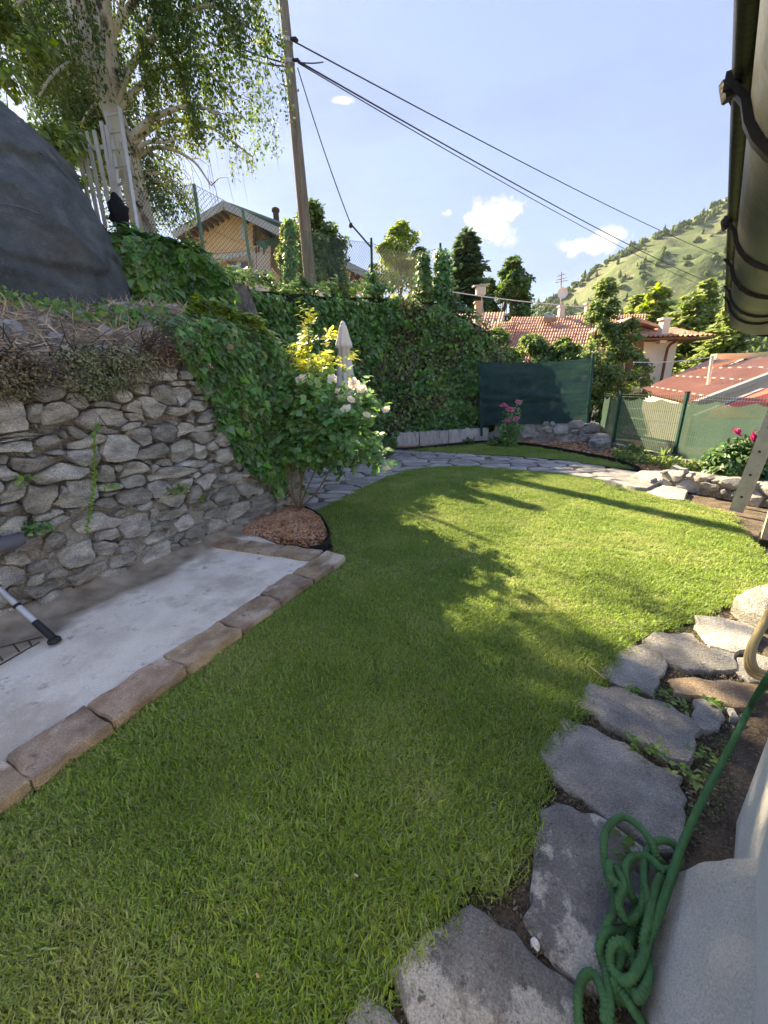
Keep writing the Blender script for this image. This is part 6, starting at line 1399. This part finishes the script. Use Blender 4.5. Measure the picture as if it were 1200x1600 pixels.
for q_ in (d1_, d2_): k_.beam(q_ + [0.2, .3, 0], np.array([q_[0] + .2, q_[1] + .3, -2]), .1, .1, (1, 0, 0))
k_.build('legs', m_wbrown, rs)
rect_ = MB(); rect_.box(PY(1175, 556, 16), (3, .3, .2)); tag(rect_.build('timber_pile', m_wallb, None), 'pale timber ledge behind the shed ridge', 'timber')

# ------------------------------------------------------------------ green screen panel and wire fence
sf = empty('screen_fence', PY(840, 662, 10.6), 'dark green shade net screen stretched above the dry stone wall', 'fence')
T0, T1, T2, T3 = PY(752, 664, 10.75), PY(917, 661, 10.35), PY(925, 560, 10.35), PY(748, 566, 10.75)
V = []; nu, nv = 60, 36
for i in range(nu + 1):
    for j in range(nv + 1):
        u_, v_ = i / nu, j / nv; p = (T0 * (1 - u_) + T1 * u_) * (1 - v_) + (T3 * (1 - u_) + T2 * u_) * v_
        fold = .045 * fbm((u_ * 2.5 + v_ * 1.2, v_ * 5 - u_ * 1.5, 1)) + .035 * math.exp(-((v_ - .52 + .25 * (u_ - .4)) / .05) ** 2) - .03 * math.exp(-((v_ - .36) / .02) ** 2)
        p = p + np.array([0, -1, 0]) * fold + np.array([0, 0, -.05 * math.sin(math.pi * u_) * v_ + .02 * fbm((u_ * 9, 0, 0)) * (v_ > .95)]); V.append(p)
o = obj_np('shade_net', V, [(i * (nv + 1) + j, (i + 1) * (nv + 1) + j, (i + 1) * (nv + 1) + j + 1, i * (nv + 1) + j + 1) for i in range(nu) for j in range(nv)], m_net, sf, 179)
wr = MB()
for t in np.linspace(0, 1, 46): wr.tube([T0 * (1 - t) + T1 * t + [0, .06, 0], T3 * (1 - t) + T2 * t + [0, .06, 0]], .004, 4, False)
for t in np.linspace(0, 1, 11): wr.tube([T0 * (1 - t) + T3 * t + [0, .06, 0], T1 * (1 - t) + T2 * t + [0, .06, 0]], .004, 4, False)
wr.build('wire_mesh', m_gpaint, sf, kind='stuff')
for a, b in ((T1 - [0, 0, .3], T2 + [0, 0, .12]), (T0 - [0, 0, .3], T3)): k_ = MB(); k_.beam(a + [.03, .03, 0], b + [.03, .03, 0], .06, .06, (0, 1, 0)); k_.build('post', m_gpaint, sf)
wf = empty('wire_fence', PY(1050, 720, 7.6), 'green wire panel fence with see-through netting on the right', 'fence')
fp = [(P(935, 690), .0), (P(957, 697), 0), (P(1052, 719), 0), (P(1215, 765), 0), (P(1500, 850), 0)]
pts_f = [p for p, _ in fp]; FH = 1.22
for p in pts_f[1:4]: k_ = MB(); k_.beam(p - [0, 0, .2], p + [0, 0, FH + .06], .055, .055, (0, 1, 0)); po = k_.build('post', m_gpaint, wf); k_ = MB(); k_.box(p + [0, 0, FH + .07], (.065, .065, .02)); k_.build('cap', m_black, po)
wm = MB(); 
for a, b in zip(pts_f[:-1], pts_f[1:]):
    L_ = np.linalg.norm(b - a); nn_ = int(L_ / .055)
    for i in range(nn_ + 1): p = a + (b - a) * i / nn_; wm.tube([p + [0, -.02, .06], p + [0, -.02, FH + .02]], .003, 4, False)
    for z in (.08, .28, .3, .5, .7, .72, .92, FH - .05, FH): wm.tube([a + [0, -.02, z], b + [0, -.02, z]], .0035, 4, False)
    V = []; nu = 40
    for i in range(nu + 1):
        for j in range(13):
            u_, v_ = i / nu, j / 12; p = a + (b - a) * u_ + [0, .02 + .04 * fbm((u_ * 5, v_ * 3, L_)), .05 + (FH - .12 - .07 * abs(math.sin(u_ * 9)) * (L_ > .6)) * v_]; V.append(p)
    obj_np('netting', V, [(i * 13 + j, (i + 1) * 13 + j, (i + 1) * 13 + j + 1, i * 13 + j + 1) for i in range(nu) for j in range(12)], m_net2, wf, 179)
wm.build('wire_mesh', m_gpaint, wf, kind='stuff')
# low concrete foot along the fence
k_ = MB()
for a, b in zip(pts_f[1:-1], pts_f[2:]): k_.beam(a + [0, 0, .02], b + [0, 0, .02], .2, .14)
tag(k_.build('fence_footing', m_mortar, None), 'low grey concrete footing under the wire fence', 'footing')

# ------------------------------------------------------------------ closed parasol
ub = np.array([-.68, 7.8, 0.]); pr = empty('parasol', ub, 'closed off white parasol standing behind the rose bush', 'parasol')
k_ = MB(); k_.tube([ub, ub + [0, 0, 2.55]], .022, 10); k_.build('pole', m_metal, pr, 60)
k_ = MB(); k_.lathe(ub, [(.28, 0), (.28, .05), (.06, .09), (.04, .3)], 20); k_.build('base', m_mortar, pr, 60)
V = []; NU = 64; prof_ = [(.62, .1), (.7, .135), (.85, .165), (1.1, .17), (1.5, .155), (1.9, .13), (2.2, .105), (2.22, .15), (2.3, .14), (2.42, .105), (2.55, .075), (2.6, .06), (2.615, .01)]
for z, r_ in prof_:
    for i in range(NU): a = 6.2832 * i / NU; f = 1 + .2 * math.sin(8 * a + z * 1.3) * min(1, (2.7 - z)) + .06 * math.sin(21 * a + 3 * z); V.append(ub + [r_ * f * math.cos(a), r_ * f * math.sin(a), z + .03 * math.sin(8 * a) * (z < .8)])
o = obj_np('canopy', V, [(j * NU + i, j * NU + (i + 1) % NU, (j + 1) * NU + (i + 1) % NU, (j + 1) * NU + i) for j in range(len(prof_) - 1) for i in range(NU)], m_umb, pr, 179)
k_ = MB(); k_.lathe(ub + [0, 0, 2.6], [(.045, 0), (.05, .03), (.02, .07)], 10); k_.build('finial', m_white, pr, 60)

# ------------------------------------------------------------------ white rose bush
rr_ = np.random.default_rng(88)
rb0 = P(466, 800, .06); rose = empty('rose_bush', rb0, 'tall white flowering rose bush in the bark mulch bed', 'rose bush')
def RP(x, y, dY=0.): return PY(x, y, 4.85 + dY)
cn = MB(); lp, ln_, lt, lsz, yng = [], [], [], [], []
def add_leaf_spray(p, d, k_, size, young):
    for _ in range(k_):
        ax_ = nrm(d * .3 + rr_.normal(0, 1, 3) + [0, 0, .05]); ln2 = size * rr_.uniform(1.2, 2.2); nn_ = nrm(rr_.normal(0, .45, 3) + [0, -.35, .9])
        sdv = nrm(np.cross(ax_, nn_)); 
        for (t, s_) in ((.45, -1), (.45, 1), (.8, -1), (.8, 1), (1.05, 0)):
            lp.append(p + ax_ * ln2 * t); ln_.append(nrm(nn_ + rr_.normal(0, .2, 3))); lt.append(ax_ * (.5 if s_ else 1) + sdv * s_ * .9 + [0, 0, -.15]); lsz.append(size * rr_.uniform(.75, 1.15)); yng.append(young)
canes = []
hubs = [rb0 + rr_.normal(0, .04, 3) * [1, 1, 0] + np.array([dx, dy, .62]) for dx, dy in ((-.16, 0), (-.06, .08), (.14, -.05), (.36, 0), (.5, -.1), (.05, .16))]
for q_ in hubs: cn.tube(spline([rb0 + rr_.normal(0, .02, 3) * [1, 1, 0], (rb0 + q_) / 2 + rr_.normal(0, .025, 3), q_], 10), np.linspace(.01, .008, 10), 7, False)
for i in range(30):
    tx, ty = rr_.normal(492, 48), rr_.uniform(560, 700); dy = rr_.uniform(-.45, .4); canes.append((tx, ty, dy))
canes += [(482, 490, 0), (478, 530, .1), (520, 528, .05), (455, 545, -.1), (500, 560, .1), (540, 560, .1), (595, 650, -.1), (585, 690, -.15), (602, 725, -.2), (420, 590, -.1), (405, 640, -.1), (410, 690, -.2), (560, 600, 0), (575, 625, -.1), (470, 575, -.3), (515, 640, -.4), (445, 640, -.4), (535, 690, -.4), (465, 700, -.4), (500, 610, -.4)]
for ci, (tx, ty, dy) in enumerate(canes):
    top = RP(tx, ty, dy); b_ = hubs[int(np.argmin([abs(q_[0] - (rb0[0] + (top[0] - rb0[0]) * .4)) + rr_.random() * .15 for q_ in hubs]))]; hz_ = top - b_
    m1 = b_ + hz_ * [.3, .3, .4] + rr_.normal(0, .04, 3); m2 = b_ + hz_ * [.68, .68, .75] + rr_.normal(0, .05, 3)
    if tx > 560 and ty > 640: m2[2] = top[2] + .2
    path_ = spline([b_, m1, m2, top], 26); cn.tube(path_, np.linspace(.009, .003, 26), 6, False)
    for i in range(2, 26):
        z = path_[i][2]; 
        if z < .62 or rr_.random() < .12: continue
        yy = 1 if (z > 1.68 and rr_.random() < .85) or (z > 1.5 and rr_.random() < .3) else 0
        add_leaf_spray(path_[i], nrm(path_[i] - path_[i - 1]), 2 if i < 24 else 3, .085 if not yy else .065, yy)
cn.build('stem', m_cane, rose, 60)
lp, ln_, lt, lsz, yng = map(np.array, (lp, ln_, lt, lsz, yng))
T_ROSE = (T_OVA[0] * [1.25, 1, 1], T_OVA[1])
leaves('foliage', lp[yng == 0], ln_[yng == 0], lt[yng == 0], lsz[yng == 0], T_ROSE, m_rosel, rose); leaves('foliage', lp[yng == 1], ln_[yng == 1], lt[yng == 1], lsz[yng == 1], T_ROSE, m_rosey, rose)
def flower(c, r_, m, parent, seed, up_=(0, -.5, .8), name='flower'):
    rg_ = np.random.default_rng(seed); axn = nrm(np.array(up_) + rg_.normal(0, .25, 3)); x = nrm(np.cross(axn, [0.3, 1, .2])); y = np.cross(axn, x); V = []; F = []
    for ring, (np_, rad, hgt, tilt) in enumerate(((6, 1.0, .15, 1.0), (6, .78, .4, .75), (5, .52, .62, .45), (4, .3, .75, .2))):
        for i in range(np_):
            a = 6.283 * i / np_ + ring * .5 + rg_.normal(0, .12); d = x * math.cos(a) + y * math.sin(a); s_ = -x * math.sin(a) + y * math.cos(a); k0_ = len(V)
            for (u_, ww, hh) in ((.15, .18, 0), (.6, .5, .35), (.95, .45, .7), (1.05 * tilt + .1, .2, .85)):
                for q_ in (-1, 0, 1): V.append(c + r_ * (d * rad * u_ * (.75 + .25 * tilt) + s_ * ww * rad * q_ + axn * (hgt * .5 + hh * (.9 - .55 * tilt) - .08 * abs(q_) + rg_.normal(0, .03))))
            for j in range(3):
                for q_ in range(2): F.append((k0_ + j * 3 + q_, k0_ + j * 3 + q_ + 1, k0_ + j * 3 + q_ + 4, k0_ + j * 3 + q_ + 3))
    return obj_np(name, V, F, m, parent, 179)
for i, (x, y, r_, dy) in enumerate([(472, 594, .062, -.45), (519, 593, .05, -.4), (553, 600, .06, -.35), (566, 609, .055, -.35), (541, 640, .06, -.4), (573, 649, .045, -.35), (603, 641, .045, -.25), (605, 733, .045, -.3), (548, 625, .045, -.3), (528, 612, .04, -.3)]):
    flower(RP(x, y, dy), r_, m_petal, rose, 300 + i)
# white daisies glimpsed behind the rose
wd2 = empty('white_flowers', P(553, 705), 'small white flowers glimpsed behind the rose bush', 'flowers')
for i in range(14): flower(PY(rr_.uniform(543, 562), rr_.uniform(688, 706), 6.6), .035, m_petal, wd2, 330 + i)
n_ = 500; cf = PY(556, 705, 6.7); d = rdir(rr_, n_); leaves('foliage', cf + d * [.3, .2, .2], d + [0, -.3, .5], rdir(rr_, n_), rr_.uniform(.03, .07, n_), T_OVA, m_rosel, wd2)
# shrub right behind the rose
broadleaf('shrub', 'dark green shrub between rose bush and edging blocks', P(600, 712), 1.15, .32, [m_ivy, m_shrub], (.7, .3), 411, 26, 120, .06, .05, .02)
# ------------------------------------------------------------------ pink rose at the screen
pk = P(795, 697); pr_ = empty('pink_rose', pk, 'small pink flowering rose in front of the green screen', 'rose bush'); k_ = MB()
tips = [PY(787, 635, 9.6), PY(797, 641, 9.55), PY(810, 629, 9.6), PY(793, 658, 9.5), PY(806, 655, 9.5), PY(782, 665, 9.5), PY(815, 670, 9.5)]
for t in tips: k_.tube(spline([pk, pk + (t - pk) * [.4, .4, .55] + rr_.normal(0, .04, 3), t], 8), np.linspace(.012, .004, 8), 5, False)
k_.build('stem', m_cane, pr_); n_ = 900; ti = rr_.integers(0, 7, n_); u_ = rr_.random(n_) ** 1.6; pos = pk + (np.array(tips)[ti] - pk) * (u_ * .95)[:, None] + rdir(rr_, n_) * (.2 * (1 - .6 * u_))[:, None] + [0, 0, .08]
leaves('foliage', pos, rdir(rr_, n_) + [0, -.4, .6], rdir(rr_, n_), rr_.uniform(.04, .09, n_), T_OVA, m_rosel, pr_)
for i, t in enumerate(tips[:5]): flower(t, .09 if i < 2 else .07, m_pink, pr_, 350 + i)
# ------------------------------------------------------------------ peony by the fence
pe = P(1160, 747); po_ = empty('peony', pe, 'dense dark green peony with magenta blooms beside the ladder', 'peony'); n_ = 3600; d = rdir(rr_, n_); d[:, 2] = np.abs(d[:, 2]); rad = rr_.random((n_, 1)) ** .4
pos = pe + [0, 0, .03] + d * rad * [.62, .5, .62]; leaves('foliage', pos, d + rr_.normal(0, .4, (n_, 3)) + [0, 0, .3], d + rr_.normal(0, .5, (n_, 3)), rr_.uniform(.06, .14, n_), (T_OVA[0] * [.7, 1, 1], T_OVA[1]), m_peony, po_)
k_ = MB()
for t in range(16): a = rr_.uniform(0, 6.28); k_.tube([pe, pe + [.3 * math.cos(a), .25 * math.sin(a), .5]], [.012, .006], 5, False)
k_.build('stem', m_ivyl, po_)
for i, (x, y, r_) in enumerate([(1149, 677, .08), (1180, 684, .09), (1187, 675, .08), (1177, 688, .07)]): flower(PY(x, y, pe[1] - .1), r_, m_mag, po_, 370 + i)
# low plants in the strip
k_ = 1500; sx = samp(np.array([P(x, y)[:2] for x, y in ((960, 722), (1010, 727), (1100, 742), (1100, 735), (1020, 722), (965, 714))]), k_, rr_)
leaves('ground_cover', np.column_stack([sx, rr_.random(k_) ** 2 * .16]), rdir(rr_, k_) + [0, -.2, .8], rdir(rr_, k_), rr_.uniform(.03, .08, k_), T_OVA, m_leaf3, None, 'stuff'); tag(bpy.data.objects['ground_cover'], 'straggly yellow green ground cover along the fence bed', 'ground cover')
tuft('iris_clump', 'green upright tuft at the second fence post', PY(1042, 722, 7.2), .22, 90, .22, m_leaf3, T=T_NDL, squash=(.6, .6, 1.2))
tuft('low_plant', 'low green plant beside the dry stone wall boulder', P(985, 705, .08), .3, 160, .1, m_shrub, squash=(1.2, .6, .5))
tuft('low_plant', 'small green tuft in front of the edging blocks', P(733, 690, .04), .15, 60, .1, m_leaf3, squash=(1, .6, .7))
tuft('low_plant', 'small green plant at the foot of the pink rose', P(775, 690, .1), .22, 110, .1, m_shrub, squash=(1, .6, .8))
for (x, y, lab) in ((1113, 735, 'white cone shaped stone near the peony'), (1102, 748, 'white rounded stone in the fence bed'), (1185, 752, 'white stone beside the peony at the right edge')):
    c = P(x, y); tag(flat_stone('white_stone', [(c[0] + .11 * rr_.uniform(.6, 1.1) * math.cos(t), c[1] + .1 * rr_.uniform(.6, 1.1) * math.sin(t)) for t in np.arange(9) * .698], -.01, .1, m_white, None, rr_, .015, .14 if x == 1113 else .05), lab, 'stone')
# ------------------------------------------------------------------ ladder leaning at the right
f0 = P(1150, 799); tp2 = PY(1300, 420, f0[1] - .35); hv2 = nrm(np.cross(tp2 - f0, [.35, 1, 0.])); hv2 = nrm(np.array([.85, .5, 0])) * .2
hv2 = nrm(np.array([.74, .67, 0])) * .21
ladder('ladder', 'dusty aluminium ladder leaning out of the right edge', f0 + hv2, tp2 + hv2, hv2, 9, m_alud, .13, .03, True, .018)
# ------------------------------------------------------------------ hoses
def H7(l, z): return [P(540 + x / 1.818, 1180 + y / 1.818, z + .02 * math.sin(i * 1.7)) for i, (x, y) in enumerate(l)]
hp = [PY(1212, 1040, 1.02), PY(1202, 1058, 1.0)] + [P(1175, 1100, .2), P(1150, 1150, .13), P(1128, 1192, .09), P(1100, 1245, .07), P(1068, 1315, .08), P(1046, 1380, .09), P(1024, 1440, .1), P(1008, 1480, .07)]
hp += H7([(825, 600), (810, 650), (790, 690), (770, 690), (765, 640), (790, 560), (815, 500), (825, 430), (805, 380), (795, 320), (820, 288), (860, 290), (900, 325), (935, 320), (952, 290), (930, 252), (890, 242), (858, 270), (848, 330), (850, 400), (845, 470), (815, 490), (775, 497), (740, 505), (722, 545), (735, 600), (780, 665), (815, 720), (850, 790), (800, 830), (740, 760), (735, 690), (705, 622), (675, 632), (660, 690), (668, 780), (700, 840), (735, 800), (750, 720), (745, 640), (735, 560), (740, 490), (765, 440), (762, 400), (742, 330), (733, 260), (745, 205), (785, 176), (825, 195), (865, 240), (885, 290), (905, 320)], .045)
hp += H7([(880, 380), (860, 470), (845, 540), (860, 590), (855, 650), (830, 690), (825, 640), (815, 570), (785, 530), (755, 545), (755, 600), (790, 640), (820, 625), (850, 560), (862, 490), (858, 420), (850, 380), (840, 440), (800, 470), (775, 420), (790, 370), (765, 320), (748, 310), (755, 350), (800, 390)], .085)
hsp = spline(hp, 1900); rib = np.where(np.arange(1900) % 3 == 0, .0088, .012); V, F = tube_np(hsp, rib, 10)
tag(obj_np('garden_hose', V, F, m_hose, None, 179), 'green ribbed garden hose heaped on the flagstones by the house', 'hose')
yl = []
for lp_ in range(3):
    ox = lp_ * 8
    yl += [PY(x + ox * .6, y - lp_ * 4, 1.62 - .03 * lp_) for x, y in ((1205, 950), (1185, 985), (1170, 1015), (1167, 1040), (1178, 1056), (1205, 1058), (1235, 1030), (1240, 970))]
V, F = tube_np(spline(yl, 260), .013, 10); tag(obj_np('yellow_hose', V, F, m_hosey, None, 179), 'coiled pale yellow hose at the right edge', 'hose')
hk = MB(); hk.tube([PY(1225, 945, 1.6), PY(1290, 930, 1.5)], .012, 6); hk.tube([PY(1235, 1062, 1.6), PY(1235, 1062, 1.6) * [1, 1, 0]], .014, 6); tag(hk.build('hose_stake', m_black, None), 'dark stake holding the yellow hose at the right edge', 'stake')
# ------------------------------------------------------------------ things at the left edge of the slab
a, b = PY(-40, 885, 2.2), P(84, 998, .07); stf = empty('rotary_foot', b, 'black and silver pole leg standing on the slab', 'pole leg'); dv = nrm(a - b)
k_ = MB(); k_.tube([b, b + dv * .16], [.021, .02], 12); k_.build('lower_tube', m_black, stf, 60); k_ = MB(); k_.tube([b + dv * .16, b + dv * .3], [.019, .019], 12); k_.build('silver_sleeve', m_alu, stf, 60); k_ = MB(); k_.tube([b + dv * .3, b + dv * .32], [.023, .023], 12); k_.build('collar', m_black, stf, 60)
k_ = MB(); k_.tube([b + dv * .32, b + dv * .48], [.017, .017], 12); k_.build('silver_tube', m_alu, stf, 60); k_ = MB(); k_.tube([b + dv * .48, a], [.02, .02], 12); k_.build('upper_tube', m_black, stf, 60)
k_ = MB(); k_.lathe(b - [0, 0, .022], [(.036, 0), (.036, .015), (.025, .03)], 12); k_.build('rubber_foot', m_black, stf, 60)
gr_ = empty('wire_rack', P(20, 1030, .1), 'thin black wire grid lying on the damp mortar strip', 'wire grid')
for (x0, y0, x1, y1) in ((-40, 1022, 66, 995), (-40, 1062, 62, 1003), (20, 1006, 30, 1018), (44, 1000, 50, 1010), (-10, 1014, 4, 1032)): k_ = MB(); k_.tube([P(x0, y0, .085), P(x1, y1, .085)], .005, 5); k_.build('wire', m_rust, gr_)
wl_ = PW(12, 838, WA, WB) + WN * .16; wlr = empty('wall_lamp', wl_, 'dark grey spotlight head on the wall at the left edge', 'lamp'); k_ = MB(); k_.tube([wl_ - WU * .14, wl_ - WU * .02, wl_ + WU * .03], [.05, .05, .035], 12); k_.build('head', mat('slate_plastic', [(.1, .1, .12), (.14, .14, .16)], 5, .5, coord='pos'), wlr, 50); k_ = MB(); k_.tube([wl_ - WU * .1, wl_ - WU * .1 - WN * .2], .02, 8); k_.build('arm', m_black, wlr)
# twig on the lawn edge
k_ = MB(); k_.tube([P(918, 1038, .03), P(946, 1061, .01)], [.003, .004], 5); tag(k_.build('twig', m_straw, None), 'pale dry twig lying at the lawn edge by a flagstone', 'twig')
c = P(838, 1470); tag(flat_stone('white_stone', [(c[0] + .012 * math.cos(t) * (1 + .3 * math.sin(3 * t)), c[1] + .016 * math.sin(t)) for t in np.arange(8) * .785], -.03, .018, m_white, None, rr_, .003, .006), 'small white pebble in the soil between two big flagstones', 'pebble')

# ------------------------------------------------------------------ air
hz = MB(); zb = float(min(MV[:, :, 2].min(), -40)) - 1; ztop = float(max(MV[:, :, 2].max(), TV[:, 2].max())) + 25
hz.box((600, 0, (zb + ztop) / 2), (9000, 9000, ztop - zb)); ho = hz.build('haze', None); ho['kind'] = 'stuff'; tag(ho, 'thin pale haze over the valley', 'haze')
mh_ = bpy.data.materials.new('haze_air'); mh_.use_nodes = True; t_ = mh_.node_tree; t_.nodes.clear(); o_ = t_.nodes.new('ShaderNodeOutputMaterial'); pv = t_.nodes.new('ShaderNodeVolumePrincipled')
pv.inputs['Color'].default_value = (.75, .86, 1, 1); pv.inputs['Density'].default_value = .00005; pv.inputs['Anisotropy'].default_value = .2
t_.links.new(pv.outputs['Volume'], o_.inputs['Volume']); ho.data.materials.append(mh_)
